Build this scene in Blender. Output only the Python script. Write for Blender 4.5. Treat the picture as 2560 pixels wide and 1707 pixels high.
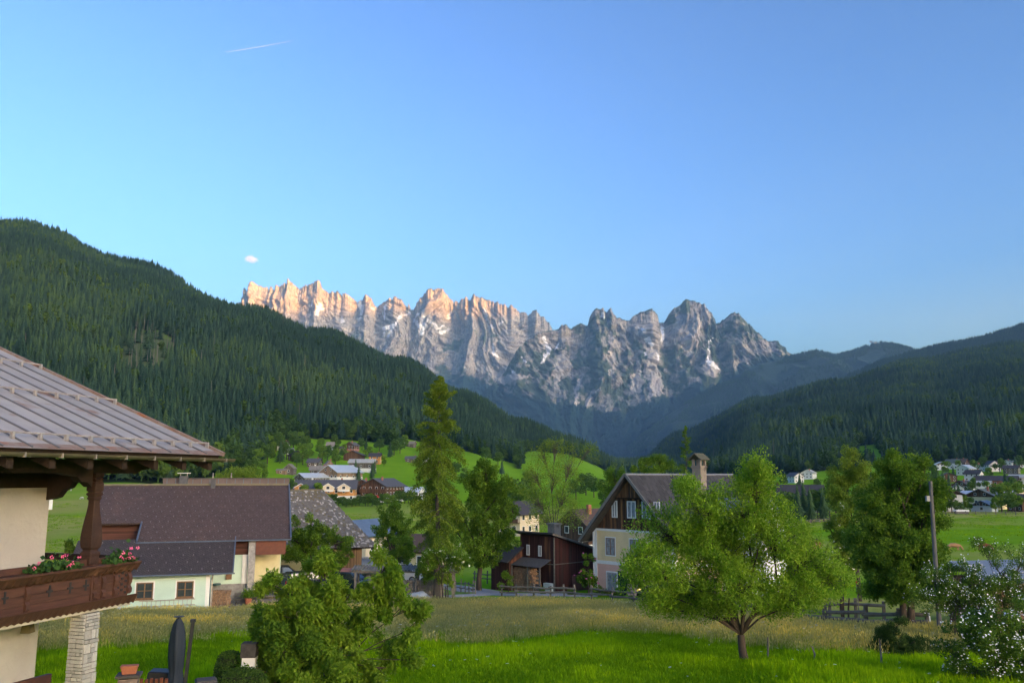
import bpy, math, random
import numpy as np
from mathutils import Vector, Matrix, noise as mnoise
R = math.radians
sc = bpy.context.scene
COL = sc.collection
for o in list(bpy.data.objects):
    bpy.data.objects.remove(o)
random.seed(7); rng = np.random.default_rng(7)

# ------------------------------------------------------------------ camera, sky, sun, exposure
EYE = 16.0                       # eye height above the valley floor
F = 2100.0; PITCH = math.atan(336.5/F); CX, CY = 1280.0, 853.5
cam = bpy.data.cameras.new('camera'); camo = bpy.data.objects.new('camera', cam); COL.objects.link(camo)
cam.sensor_width = 36; cam.lens = F/2560*36; cam.clip_start = 0.1; cam.clip_end = 120000
camo.location = (0, 0, EYE); camo.rotation_euler = (math.pi/2+PITCH, 0, 0); sc.camera = camo

SUN_EL, SUN_AZ = 5.5, 134.0      # low evening sun behind the camera, to its right
w = bpy.data.worlds.new('World'); sc.world = w; w.use_nodes = True
nt = w.node_tree; bg = nt.nodes['Background']
sky = nt.nodes.new('ShaderNodeTexSky'); sky.sky_type = 'NISHITA'; sky.sun_disc = False
sky.sun_elevation = R(SUN_EL); sky.sun_rotation = R(SUN_AZ); sky.altitude = 700
sky.air_density = 1.0; sky.dust_density = 7.5; sky.ozone_density = 2.75
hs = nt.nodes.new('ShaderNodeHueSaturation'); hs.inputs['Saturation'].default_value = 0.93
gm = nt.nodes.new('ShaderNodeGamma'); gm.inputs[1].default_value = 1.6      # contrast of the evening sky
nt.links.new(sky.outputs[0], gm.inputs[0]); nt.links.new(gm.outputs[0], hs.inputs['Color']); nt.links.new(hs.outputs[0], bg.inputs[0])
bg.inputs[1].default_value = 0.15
sl = bpy.data.lights.new('sun', 'SUN'); sl.energy = 5.0; sl.angle = R(0.5); sl.color = (1.0, 0.36, 0.0)
so = bpy.data.objects.new('sun', sl); COL.objects.link(so)
sd = Vector((math.sin(R(SUN_AZ))*math.cos(R(SUN_EL)), math.cos(R(SUN_AZ))*math.cos(R(SUN_EL)), math.sin(R(SUN_EL))))
so.rotation_euler = sd.to_track_quat('Z', 'Y').to_euler()
so.location = (0, -50, 80)
vs_ = sc.view_settings
vs_.view_transform = 'Standard'; vs_.look = 'None'; vs_.gamma = 1; vs_.use_curve_mapping = False
vs_.exposure = 1.95
sc.cycles.use_denoising = True
sc.cycles.max_bounces = 6; sc.cycles.diffuse_bounces = 3; sc.cycles.glossy_bounces = 2
sc.cycles.transmission_bounces = 3; sc.cycles.transparent_max_bounces = 8; sc.cycles.volume_bounces = 0

# ------------------------------------------------------------------ helpers
def P(u, v, Y):
    """world point seen at photo pixel (u, v) at forward distance Y"""
    xc, yc = (u-CX)/F, (CY-v)/F
    d = (xc, math.cos(PITCH)-yc*math.sin(PITCH), math.sin(PITCH)+yc*math.cos(PITCH))
    k = Y/d[1]
    return Vector((d[0]*k, Y, EYE+d[2]*k))
def V2Z(v, Y):
    return P(CX, v, Y).z
def UX(u, Y, z):
    """x of photo column u at distance Y and height z"""
    dep = Y*math.cos(PITCH)+(z-EYE)*math.sin(PITCH)
    return (u-CX)/F*dep
def proj(x, y, z):
    x = np.asarray(x, float); y = np.asarray(y, float); z = np.asarray(z, float)-EYE
    dep = y*math.cos(PITCH)+z*math.sin(PITCH); up = -y*math.sin(PITCH)+z*math.cos(PITCH)
    dep = np.where(dep < 0.1, 0.1, dep)
    return CX+F*x/dep, CY-F*up/dep

def vnoise(x, y, seed=0):
    """value noise in [0,1], vectorised"""
    x = np.asarray(x, float); y = np.asarray(y, float)
    xi = np.floor(x).astype(np.int64); yi = np.floor(y).astype(np.int64)
    fx = x-xi; fy = y-yi; fx = fx*fx*fx*(fx*(fx*6-15)+10); fy = fy*fy*fy*(fy*(fy*6-15)+10)
    def h(a, b):
        n = (a*374761393+b*668265263+seed*974634533) & 0xffffffff
        n = ((n ^ (n >> 13))*1274126177) & 0xffffffff
        return ((n ^ (n >> 16)) & 0xffff)/65535.0
    return (h(xi, yi)*(1-fx)+h(xi+1, yi)*fx)*(1-fy)+(h(xi, yi+1)*(1-fx)+h(xi+1, yi+1)*fx)*fy
def fbm(x, y, oct=4, seed=0):
    s = 0; a = 0.5; t = 0
    for i in range(oct):
        s = s+a*vnoise(x, y, seed+i); t += a; x = x*2.03+11.3; y = y*2.03+7.7; a *= 0.5
    return s/t
def ridged(x, y, oct=4, seed=0):
    s = 0; a = 0.5; t = 0
    for i in range(oct):
        s = s+a*(1-np.abs(2*vnoise(x, y, seed+i)-1)); t += a; x = x*2.03+5.1; y = y*2.03+3.3; a *= 0.5
    return s/t

def set_label(o, label=None, cat=None, group=None, kind=None):
    if label: o['label'] = label
    if cat: o['category'] = cat
    if group: o['group'] = group
    if kind: o['kind'] = kind
    return o
def thing(name, label, cat, loc=(0, 0, 0), rz=0.0, group=None):
    o = bpy.data.objects.new(name, None); COL.objects.link(o)
    o.location = loc; o.rotation_euler = (0, 0, rz); o.empty_display_size = 0.3
    return set_label(o, label, cat, group)
def copy_tree(o, parent=None):
    c = o.copy(); COL.objects.link(c); c.parent = parent
    for ch in o.children:
        copy_tree(ch, c)
    return c

def mesh_np(name, V, Fq, mats, parent=None, smooth=False, attrs=None, link=True, matidx=None):
    """V (n,3); Fq (m,k) array of equal-sized faces; attrs {name: per-face or per-vertex floats}"""
    V = np.asarray(V, np.float32); Fq = np.asarray(Fq, np.int32)
    me = bpy.data.meshes.new(name); n, (m, k) = len(V), Fq.shape
    me.vertices.add(n); me.vertices.foreach_set('co', V.ravel())
    me.loops.add(m*k); me.loops.foreach_set('vertex_index', Fq.ravel())
    me.polygons.add(m); me.polygons.foreach_set('loop_start', np.arange(0, m*k, k, dtype=np.int32))
    try: me.polygons.foreach_set('loop_total', np.full(m, k, np.int32))
    except Exception: pass
    if smooth: me.polygons.foreach_set('use_smooth', np.ones(m, bool))
    for mt in (mats if isinstance(mats, (list, tuple)) else [mats]): me.materials.append(mt)
    if matidx is not None: me.polygons.foreach_set('material_index', np.asarray(matidx, np.int32))
    me.update(calc_edges=True)
    for an, av in (attrs or {}).items():
        av = np.asarray(av, np.float32)
        a = me.attributes.new(an, 'FLOAT', 'POINT' if len(av) == n else 'FACE')
        a.data.foreach_set('value', av)
    o = bpy.data.objects.new(name, me)
    if link: COL.objects.link(o)
    if parent is not None: o.parent = parent
    return o

class MB:
    """collects shapes and links them as ONE mesh object"""
    def __init__(s): s.v = []; s.f = []
    def add(s, vs, fs):
        b = len(s.v); s.v += [tuple(p) for p in vs]; s.f += [tuple(i+b for i in f) for f in fs]; return s
    def box(s, x0, x1, y0, y1, z0, z1):
        return s.add([(x0,y0,z0),(x1,y0,z0),(x1,y1,z0),(x0,y1,z0),(x0,y0,z1),(x1,y0,z1),(x1,y1,z1),(x0,y1,z1)],
                     [(0,3,2,1),(4,5,6,7),(0,1,5,4),(1,2,6,5),(2,3,7,6),(3,0,4,7)])
    def hexa(s, p):   # 8 corners: bottom ring then top ring
        return s.add(p, [(0,3,2,1),(4,5,6,7),(0,1,5,4),(1,2,6,5),(2,3,7,6),(3,0,4,7)])
    def slab(s, a, b, c, d, t):
        """quad a,b,c,d (ccw seen from outside) thickened inward by t"""
        a, b, c, d = map(Vector, (a, b, c, d)); n = (b-a).cross(d-a).normalized()*t
        return s.hexa([a-n, b-n, c-n, d-n, a, b, c, d])
    def beam(s, p, q, w, h=None, up=(0, 0, 1)):
        p, q = Vector(p), Vector(q); h = h or w; d = (q-p).normalized(); up = Vector(up)
        if abs(d.dot(up)) > .98: up = Vector((0, 1, 0))
        x = d.cross(up).normalized()*w/2; y = x.cross(d).normalized()*h/2
        return s.hexa([p-x-y, p+x-y, p+x+y, p-x+y, q-x-y, q+x-y, q+x+y, q-x+y])
    def tube(s, pts, rad, n=6, cap=True):
        pts = [Vector(p) for p in pts]; rad = rad if hasattr(rad, '__len__') else [rad]*len(pts); b = len(s.v); prev = None
        for i, p in enumerate(pts):
            d = (pts[min(i+1, len(pts)-1)]-pts[max(i-1, 0)]).normalized()
            up = Vector((0, 0, 1)) if abs(d.z) < .95 else Vector((1, 0, 0))
            x = d.cross(up).normalized() if prev is None else (prev-d*prev.dot(d)).normalized(); prev = x; y = d.cross(x)
            for k in range(n):
                a = 2*math.pi*k/n; s.v.append(tuple(p+(x*math.cos(a)+y*math.sin(a))*rad[i]))
        for i in range(len(pts)-1):
            for k in range(n):
                s.f.append((b+i*n+k, b+i*n+(k+1) % n, b+(i+1)*n+(k+1) % n, b+(i+1)*n+k))
        if cap: s.f.append(tuple(b+k for k in reversed(range(n)))); s.f.append(tuple(b+(len(pts)-1)*n+k for k in range(n)))
        return s
    def lathe(s, prof, n=16, c=(0, 0, 0)):
        b = len(s.v)
        for r, z in prof:
            for k in range(n):
                a = 2*math.pi*(k+.5)/n; s.v.append((c[0]+r*math.cos(a), c[1]+r*math.sin(a), c[2]+z))
        for i in range(len(prof)-1):
            for k in range(n):
                s.f.append((b+i*n+k, b+i*n+(k+1) % n, b+(i+1)*n+(k+1) % n, b+(i+1)*n+k))
        s.f.append(tuple(b+k for k in reversed(range(n)))); s.f.append(tuple(b+(len(prof)-1)*n+k for k in range(n)))
        return s
    def prism(s, poly, y0, y1, axis='y'):
        """polygon in (x,z) extruded along y (or (y,z) along x, (x,y) along z)"""
        m = len(poly)
        mk = {'y': lambda p, t: (p[0], t, p[1]), 'x': lambda p, t: (t, p[0], p[1]), 'z': lambda p, t: (p[0], p[1], t)}[axis]
        b = len(s.v); s.v += [mk(p, y0) for p in poly]+[mk(p, y1) for p in poly]
        s.f.append(tuple(b+i for i in range(m))); s.f.append(tuple(b+m+i for i in reversed(range(m))))
        for i in range(m): s.f.append((b+i, b+m+i, b+m+(i+1) % m, b+(i+1) % m))
        return s
    def mesh(s, name, mat):
        import bmesh
        me = bpy.data.meshes.new(name); me.from_pydata(s.v, [], s.f)
        bm = bmesh.new(); bm.from_mesh(me); bmesh.ops.recalc_face_normals(bm, faces=bm.faces); bm.to_mesh(me); bm.free()
        me.materials.append(mat); return me
    def build(s, name, mat, parent=None, smooth=False, bevel=0, link=True):
        me = s.mesh(name, mat)
        if smooth: me.polygons.foreach_set('use_smooth', [True]*len(me.polygons))
        o = bpy.data.objects.new(name, me)
        if link: COL.objects.link(o)
        if parent is not None: o.parent = parent
        if bevel:
            b = o.modifiers.new('bevel', 'BEVEL'); b.width = bevel; b.segments = 1; b.limit_method = 'ANGLE'
        return o
def link_mesh(name, me, parent=None, loc=(0, 0, 0), rot=(0, 0, 0), scale=(1, 1, 1)):
    o = bpy.data.objects.new(name, me); COL.objects.link(o); o.parent = parent
    o.location = loc; o.rotation_euler = rot; o.scale = scale; return o

# ------------------------------------------------------------------ materials
MATS = {}
def nodes_of(m): return m.node_tree.nodes, m.node_tree.links
def mat(name, c1, c2=None, scale=4.0, rough=0.8, bump=0.0, bscale=None, stretch=(1, 1, 1), metal=0.0, rand=0.0,
        detail=5.0, spec=0.3, coords='Object', c3=None, s3=0.6, thr3=0.6):
    """noise-mixed surface: c1<->c2 by noise, optional third colour patches, per-object value jitter, bump"""
    if name in MATS: return MATS[name]
    m = bpy.data.materials.new(name); m.use_nodes = True; N, L = nodes_of(m); b = N['Principled BSDF']
    b.inputs['Roughness'].default_value = rough; b.inputs['Metallic'].default_value = metal
    b.inputs['Specular IOR Level'].default_value = spec
    tc = N.new('ShaderNodeTexCoord'); mp = N.new('ShaderNodeMapping'); mp.inputs['Scale'].default_value = stretch
    L.new(tc.outputs[coords], mp.inputs[0])
    nz = N.new('ShaderNodeTexNoise'); nz.inputs['Scale'].default_value = scale; nz.inputs['Detail'].default_value = detail
    nz.inputs['Roughness'].default_value = 0.62
    src = mp.outputs[0]
    oi = N.new('ShaderNodeObjectInfo')
    if rand > 0:
        ad = N.new('ShaderNodeVectorMath'); ad.operation = 'MULTIPLY_ADD'; ad.inputs[1].default_value = (1, 1, 1)
        L.new(mp.outputs[0], ad.inputs[0])
        ml = N.new('ShaderNodeMath'); ml.operation = 'MULTIPLY'; ml.inputs[1].default_value = 37.0; L.new(oi.outputs['Random'], ml.inputs[0])
        L.new(ml.outputs[0], ad.inputs[2]); src = ad.outputs[0]
    L.new(src, nz.inputs['Vector'])
    c2 = c2 or tuple(x*0.75 for x in c1)
    mr = N.new('ShaderNodeMapRange'); mr.inputs[1].default_value = 0.32; mr.inputs[2].default_value = 0.68; L.new(nz.outputs['Fac'], mr.inputs[0])
    mx = N.new('ShaderNodeMix'); mx.data_type = 'RGBA'; mx.inputs[6].default_value = (*c1, 1); mx.inputs[7].default_value = (*c2, 1)
    L.new(mr.outputs[0], mx.inputs[0]); out = mx.outputs[2]
    if c3:
        n3 = N.new('ShaderNodeTexNoise'); n3.inputs['Scale'].default_value = s3; n3.inputs['Detail'].default_value = 6; L.new(src, n3.inputs['Vector'])
        m3 = N.new('ShaderNodeMapRange'); m3.inputs[1].default_value = thr3; m3.inputs[2].default_value = thr3+0.12; L.new(n3.outputs['Fac'], m3.inputs[0])
        x3 = N.new('ShaderNodeMix'); x3.data_type = 'RGBA'; x3.inputs[7].default_value = (*c3, 1); L.new(m3.outputs[0], x3.inputs[0]); L.new(out, x3.inputs[6]); out = x3.outputs[2]
    if rand > 0:
        hv = N.new('ShaderNodeHueSaturation'); mr2 = N.new('ShaderNodeMapRange'); mr2.inputs[3].default_value = 1-rand; mr2.inputs[4].default_value = 1+rand
        L.new(oi.outputs['Random'], mr2.inputs[0]); L.new(mr2.outputs[0], hv.inputs['Value']); L.new(out, hv.inputs['Color']); out = hv.outputs[0]
    L.new(out, b.inputs['Base Color'])
    if bump > 0:
        nb = N.new('ShaderNodeTexNoise'); nb.inputs['Scale'].default_value = bscale or scale*4; nb.inputs['Detail'].default_value = 4; L.new(src, nb.inputs['Vector'])
        bp = N.new('ShaderNodeBump'); bp.inputs['Strength'].default_value = min(1.0, bump); bp.inputs['Distance'].default_value = 0.03*max(1, bump)
        L.new(nb.outputs['Fac'], bp.inputs['Height']); L.new(bp.outputs[0], b.inputs['Normal'])
    MATS[name] = m; return m
def leaf_mat(name, dark, light, trans=0.35, attr='c', instancer=False, rough=0.6, spec=.12):
    if name in MATS: return MATS[name]
    m = bpy.data.materials.new(name); m.use_nodes = True; N, L = nodes_of(m); b = N['Principled BSDF']; out = N['Material Output']
    b.inputs['Roughness'].default_value = rough; b.inputs['Specular IOR Level'].default_value = 0.0 if instancer else spec
    at = N.new('ShaderNodeAttribute'); at.attribute_name = attr
    mx = N.new('ShaderNodeMix'); mx.data_type = 'RGBA'; mx.inputs[6].default_value = (*dark, 1); mx.inputs[7].default_value = (*light, 1)
    L.new(at.outputs['Fac'], mx.inputs[0]); col = mx.outputs[2]
    if instancer:
        ti = N.new('ShaderNodeAttribute'); ti.attribute_type = 'INSTANCER'; ti.attribute_name = 'tint'
        ra = N.new('ShaderNodeValToRGB'); ra.color_ramp.elements[0].color = (.62, .70, .72, 1); ra.color_ramp.elements[1].color = (1.75, 1.5, .9, 1)
        e = ra.color_ramp.elements.new(.5); e.color = (1, 1, 1, 1)
        L.new(ti.outputs['Fac'], ra.inputs[0])
        mu = N.new('ShaderNodeMix'); mu.data_type = 'RGBA'; mu.blend_type = 'MULTIPLY'; mu.inputs[0].default_value = 1
        L.new(col, mu.inputs[6]); L.new(ra.outputs[0], mu.inputs[7]); col = mu.outputs[2]
    L.new(col, b.inputs['Base Color'])
    tr = N.new('ShaderNodeBsdfTranslucent'); L.new(col, tr.inputs[0])
    ms = N.new('ShaderNodeMixShader'); ms.inputs[0].default_value = trans
    L.new(b.outputs[0], ms.inputs[1]); L.new(tr.outputs[0], ms.inputs[2]); L.new(ms.outputs[0], out.inputs[0])
    MATS[name] = m; return m

# ------------------------------------------------------------------ scatter by geometry nodes (only for what nobody could count)
def gn_group():
    g = bpy.data.node_groups.new('scatter', 'GeometryNodeTree')
    g.interface.new_socket('Geometry', in_out='INPUT', socket_type='NodeSocketGeometry')
    g.interface.new_socket('Kinds', in_out='INPUT', socket_type='NodeSocketCollection')
    g.interface.new_socket('Geometry', in_out='OUTPUT', socket_type='NodeSocketGeometry')
    N, L = g.nodes, g.links
    gi = N.new('NodeGroupInput'); go = N.new('NodeGroupOutput')
    m2p = N.new('GeometryNodeMeshToPoints'); iop = N.new('GeometryNodeInstanceOnPoints')
    ci = N.new('GeometryNodeCollectionInfo'); ci.inputs['Separate Children'].default_value = True; ci.inputs['Reset Children'].default_value = True
    def na(nm, t):
        n = N.new('GeometryNodeInputNamedAttribute'); n.data_type = t; n.inputs[0].default_value = nm; return n.outputs[0]
    L.new(gi.outputs[0], m2p.inputs['Mesh']); L.new(m2p.outputs[0], iop.inputs['Points'])
    L.new(gi.outputs[1], ci.inputs[0]); L.new(ci.outputs[0], iop.inputs['Instance'])
    iop.inputs['Pick Instance'].default_value = True
    L.new(na('idx', 'INT'), iop.inputs['Instance Index'])
    cx = N.new('ShaderNodeCombineXYZ'); L.new(na('rot', 'FLOAT'), cx.inputs[2]); L.new(na('lean', 'FLOAT'), cx.inputs[0])
    e2r = N.new('FunctionNodeEulerToRotation'); L.new(cx.outputs[0], e2r.inputs[0]); L.new(e2r.outputs[0], iop.inputs['Rotation'])
    L.new(na('scl', 'FLOAT_VECTOR'), iop.inputs['Scale'])
    L.new(iop.outputs[0], go.inputs[0]); return g
GN = gn_group()
def kinds(name, objs):
    c = bpy.data.collections.new(name)
    for o in objs: c.objects.link(o)
    return c
def scatter(name, label, pts, coll, scl, idx, tint, lean=None):
    n = len(pts); me = bpy.data.meshes.new(name); me.vertices.add(n); me.vertices.foreach_set('co', np.asarray(pts, np.float32).ravel())
    def at(nm, t, v):
        a = me.attributes.new(nm, t, 'POINT'); a.data.foreach_set('vector' if t == 'FLOAT_VECTOR' else 'value', np.asarray(v).ravel())
    s = np.asarray(scl, np.float32); s = np.repeat(s[:, None], 3, 1) if s.ndim == 1 else s
    at('rot', 'FLOAT', rng.uniform(0, 6.283, n).astype(np.float32)); at('scl', 'FLOAT_VECTOR', s)
    at('lean', 'FLOAT', (np.zeros(n) if lean is None else lean).astype(np.float32))
    at('idx', 'INT', np.asarray(idx, np.int32)); at('tint', 'FLOAT', np.asarray(tint, np.float32))
    o = bpy.data.objects.new(name, me); COL.objects.link(o)
    md = o.modifiers.new('scatter', 'NODES'); md.node_group = GN
    ident = [i.identifier for i in GN.interface.items_tree if i.name == 'Kinds'][0]
    md[ident] = coll
    set_label(o, label, kind='stuff'); return o
# ------------------------------------------------------------------ terrain: meadow slope, valley floor and the wooded hills (one heightfield)
YK = [0, 24, 31, 58, 73, 91, 120, 165, 250, 350, 450, 550, 650, 800, 1000, 1300, 1700, 2000, 2300, 3000, 3600]
NEAR = [-5.75, -6.0, -6.5, -8.8, -9.9, -11.1, -12.5, -14.0]
HT = {  # photo column : heights (relative to the eye) at 250 m and beyond
 -1500: [-13, -8, 2, 25, 55, 120, 230, 400, 640, 700, 650, 500, 400],
 0:     [-13.5, -9.5, 0, 26, 60, 125, 215, 350, 508, 500, 420, 260, 200],
 300:   [-13.5, -9.5, 0, 24, 52, 100, 170, 286, 418, 405, 340, 200, 150],
 600:   [-13.8, -11.5, -5, 8, 25, 70, 135, 235, 329, 322, 260, 130, 100],
 800:   [-14, -13.4, -8, 2, 16, 40, 92, 176, 276, 272, 220, 100, 80],
 1000:  [-14, -13.6, -10, -3, 12, 38, 82, 145, 212, 216, 170, 60, 40],
 1150:  [-14, -13.9, -11, -5, 5, 24, 52, 96, 150, 160, 130, 40, 20],
 1300:  [-14, -14, -13, -10, -6, 7, 24, 50, 86, 104, 80, 20, 10],
 1420:  [-14, -14, -13.5, -12, -9, -3, 19, 36, 58, 70, 56, 10, 0],
 1560:  [-14, -14, -14, -13.5, -12, -10, -5, 0, 12, 20, 16, 2, -5],
 1700:  [-14, -14.2, -14, -13.5, -12.5, -10, -6, -1, 12, 26, 48, 136, 110],
 1900:  [-14, -14.2, -13.8, -12, -8, 0, 17, 50, 100, 138, 178, 266, 240],
 2100:  [-14, -14.2, -13, -11, -7, 4, 26, 70, 136, 180, 226, 345, 330],
 2300:  [-14, -14.2, -12.2, -9.2, -3, 8, 35, 86, 160, 208, 262, 402, 390],
 2560:  [-14, -14.2, -12.2, -8, -1, 12, 46, 104, 190, 245, 312, 464, 450],
 4000:  [-14, -14, -12, -8, 0, 20, 60, 140, 250, 330, 400, 560, 540]}
UK = sorted(HT); TAB = np.array([NEAR+HT[k] for k in UK], float)
def ground(x, y):
    x = np.asarray(x, float); y = np.asarray(y, float)
    u = np.clip(CX+F*x/np.maximum(y, 80), UK[0], UK[-1]-1e-6); yy = np.clip(y, 0, YK[-1]-1e-6)
    iu = np.clip(np.searchsorted(UK, u, side='right')-1, 0, len(UK)-2); iy = np.clip(np.searchsorted(YK, yy, side='right')-1, 0, len(YK)-2)
    UA = np.array(UK, float); YA = np.array(YK, float)
    fu = (u-UA[iu])/(UA[iu+1]-UA[iu]); fu = fu*fu*(3-2*fu); fy = (yy-YA[iy])/(YA[iy+1]-YA[iy])
    z = (TAB[iu, iy]*(1-fu)+TAB[iu+1, iy]*fu)*(1-fy)+(TAB[iu, iy+1]*(1-fu)+TAB[iu+1, iy+1]*fu)*fy
    far = np.clip((y-500)/700, 0, 1); 
    z = z+far*((ridged((x+.35*y)/420, (y-.2*x)/900, 3, 5)-.62)*45*np.clip((y-700)/900, 0, 1)+(fbm(x/160, y/160, 3, 9)-.5)*24)
    z = z+(fbm(x/37, y/37, 2, 3)-.5)*np.clip((y-100)/150, 0, 1)*1.5+(fbm(x/9, y/9, 2, 4)-.5)*0.12
    z = z+1.0*np.exp(-((x+19.5)/6)**2-((y-79)/9)**2)       # raised yard by the barn
    return z+EYE
def gz(x, y): return float(ground(x, y))
def on_ground(u, Y, dz=0.0):
    x = 0.0
    for _ in range(4):
        z = gz(x, Y); x = UX(u, Y, z)
    return Vector((x, Y, gz(x, Y)+dz))

def in_poly(u, v, poly):
    u = np.asarray(u); v = np.asarray(v); ins = np.zeros(u.shape, bool); n = len(poly)
    for i in range(n):
        (x1, y1), (x2, y2) = poly[i], poly[(i+1) % n]
        c = ((y1 > v) != (y2 > v)) & (u < (x2-x1)*(v-y1)/((y2-y1) if y2 != y1 else 1e-9)+x1); ins ^= c
    return ins

def grass_mat():
    m = bpy.data.materials.new('grass_land'); m.use_nodes = True; N, L = nodes_of(m); b = N['Principled BSDF']
    b.inputs['Roughness'].default_value = 1.0; b.inputs['Specular IOR Level'].default_value = 0.0
    tc = N.new('ShaderNodeTexCoord')
    def noise(s, d=5, st=(1, 1, 1)):
        mp = N.new('ShaderNodeMapping'); mp.inputs['Scale'].default_value = st; L.new(tc.outputs['Object'], mp.inputs[0])
        n = N.new('ShaderNodeTexNoise'); n.inputs['Scale'].default_value = s; n.inputs['Detail'].default_value = d; L.new(mp.outputs[0], n.inputs['Vector']); return n.outputs['Fac']
    def mix(f, a, c):
        x = N.new('ShaderNodeMix'); x.data_type = 'RGBA'; L.new(f, x.inputs[0])
        for s, k in ((a, 6), (c, 7)):
            if isinstance(s, tuple): x.inputs[k].default_value = (*s, 1)
            else: L.new(s, x.inputs[k])
        return x.outputs[2]
    def rng_(f, lo, hi):
        r = N.new('ShaderNodeMapRange'); r.inputs[1].default_value = lo; r.inputs[2].default_value = hi; L.new(f, r.inputs[0]); return r.outputs[0]
    def attr(n):
        a = N.new('ShaderNodeAttribute'); a.attribute_name = n; return a.outputs['Fac']
    green = mix(rng_(noise(.06), .35, .65), (.14, .29, .010), (.20, .36, .016))
    green = mix(rng_(noise(1.4), .3, .7), green, (.15, .30, .014))
    dry = mix(rng_(noise(.25), .35, .65), (.34, .34, .07), (.29, .32, .06))
    dry = mix(rng_(noise(3.0), .45, .75), dry, (.38, .35, .12))
    c = mix(attr('dry'), green, dry)
    c = mix(attr('wood'), c, (.018, .028, .012))
    c = mix(attr('bare'), c, (.085, .115, .050))
    L.new(c, b.inputs['Base Color'])
    bp = N.new('ShaderNodeBump'); bp.inputs['Strength'].default_value = .7; bp.inputs['Distance'].default_value = .25
    L.new(noise(2.2, 8), bp.inputs['Height']); L.new(bp.outputs[0], b.inputs['Normal'])
    return m

# meadow (not wood) areas of the hillsides, outlined as they lie in the photograph
MEADOWS = [
 [(-400, 1212), (200, 1212), (420, 1208), (560, 1190), (640, 1165), (705, 1100), (770, 1096), (850, 1098), (930, 1105), (990, 1118), (998, 1092), (1048, 1104), (1157, 1127), (1280, 1158), (1330, 1200), (1330, 1320), (-400, 1600)],
 [(1304, 1190), (1304, 1136), (1330, 1127), (1426, 1137), (1500, 1168), (1545, 1195), (1545, 1400), (1200, 1400)],
 [(1545, 1196), (1700, 1196), (1830, 1192), (1900, 1190), (2000, 1184), (2160, 1166), (2330, 1156), (2700, 1150), (2700, 1700), (1545, 1700)],
 [(2130, 1150), (2150, 1116), (2185, 1112), (2206, 1130), (2200, 1165)]]
def is_meadow(x, y, z):
    u, v = proj(x, y, z); m = np.zeros(u.shape, bool)
    for p in MEADOWS: m |= in_poly(u, v, p)
    return m | (y < 420)
CLEAR = [(295, 915), (300, 850), (340, 822), (400, 830), (440, 850), (430, 900), (380, 925)]

def dry_of(x, y):
    """share of tall dry hay grass (the mown part nearer the house is lush)"""
    edge = 38+2.0*np.sin(x*.35)+7*(fbm(x/5, y/5, 3, 21)-.5)-np.clip((-x-9)*.35, 0, 4.5)
    d = np.clip((y-edge)/4.0+.2, 0, 1)*np.clip((70-y)/3+.4, .0, 1)
    mid = np.clip((y-92)/20, 0, 1)*(0.35+0.65*np.clip((fbm(x/60, y/40, 3, 31)-.35)*4, 0, 1))*np.clip((420-y)/80, 0, 1)
    lush = np.exp(-((y-205)/38)**2)*np.clip((x-60)/25, 0, 1)       # the green pasture strip by the village
    return np.clip(np.maximum(d, mid)-lush, 0, 1)

ny, nx = 380, 440
yy = np.exp(np.linspace(math.log(14), math.log(3640), ny))-45; aa = np.linspace(-1.5, 1.35, nx)
Yg, Ag = np.meshgrid(yy, aa, indexing='ij'); Xg = Ag*(Yg+45); Zg = ground(Xg, Yg)
idx = np.arange(ny*nx).reshape(ny, nx)
quads = np.stack([idx[:-1, :-1], idx[:-1, 1:], idx[1:, 1:], idx[1:, :-1]], -1).reshape(-1, 4)
md = is_meadow(Xg.ravel(), Yg.ravel(), Zg.ravel()); uu_, vv_ = proj(Xg.ravel(), Yg.ravel(), Zg.ravel())
clr = (in_poly(uu_, vv_, CLEAR) | in_poly(uu_, vv_-26, CLEAR)) & (Yg.ravel() > 500)
GRASS = grass_mat()
go = mesh_np('ground', np.stack([Xg, Yg, Zg], -1).reshape(-1, 3), quads, GRASS, smooth=True,
             attrs={'dry': dry_of(Xg.ravel(), Yg.ravel()), 'wood': (~md & ~clr).astype(float), 'bare': clr.astype(float)})
set_label(go, 'grassy valley floor and slopes rising to the wooded hills', kind='structure')
VALLEY = mat('valley_floor', (.05, .10, .03), (.03, .06, .03), scale=.002, rough=.95)
set_label(MB().add([(-6500, -2500, -6), (8000, -2500, -6), (8000, 14500, -6), (-6500, 14500, -6)], [(0, 1, 2, 3)]).build('valley_floor', VALLEY),
          'wide valley floor under the hills', kind='structure')

# ------------------------------------------------------------------ woods on the hills
def tri_obj(name, V, T, m, c):
    return mesh_np(name, V, T, m, attrs={'c': c}, link=False)
def spruce(name, m, seed, tiers=11, slim=.17, lean=0):
    r = np.random.default_rng(seed); V = []; T = []; C = []
    def tri(a, b, c_, col): T.append((a, b, c_)); C.append(col)
    # unit-height tree
    V += [(.008, 0, 0), (-.004, .007, 0), (-.004, -.007, 0), (0, 0, .5)]; tri(0, 1, 3, 0); tri(1, 2, 3, 0); tri(2, 0, 3, 0)
    for t in range(tiers):
        f = t/(tiers-1); z = .10+.80*f**.95; rad = slim*(1-f)**.85*(1+.25*r.uniform(-1, 1))+.012; n = 9 if t < tiers-3 else 6
        b = len(V); V.append((0, 0, z+.13*(1-.35*f))); ph = r.uniform(0, 6.28)
        for k in range(2*n):
            a = ph+math.pi*k/n; rr = rad*(1+.3*r.uniform(-1, 1)) if k % 2 == 0 else rad*.42
            V.append((rr*math.cos(a), rr*math.sin(a), z-(.045 if k % 2 == 0 else -.01)*(1+.5*r.uniform(-1, 1))))
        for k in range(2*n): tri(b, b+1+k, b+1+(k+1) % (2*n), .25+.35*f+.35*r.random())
    return tri_obj(name, V, T, m, C)
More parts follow.
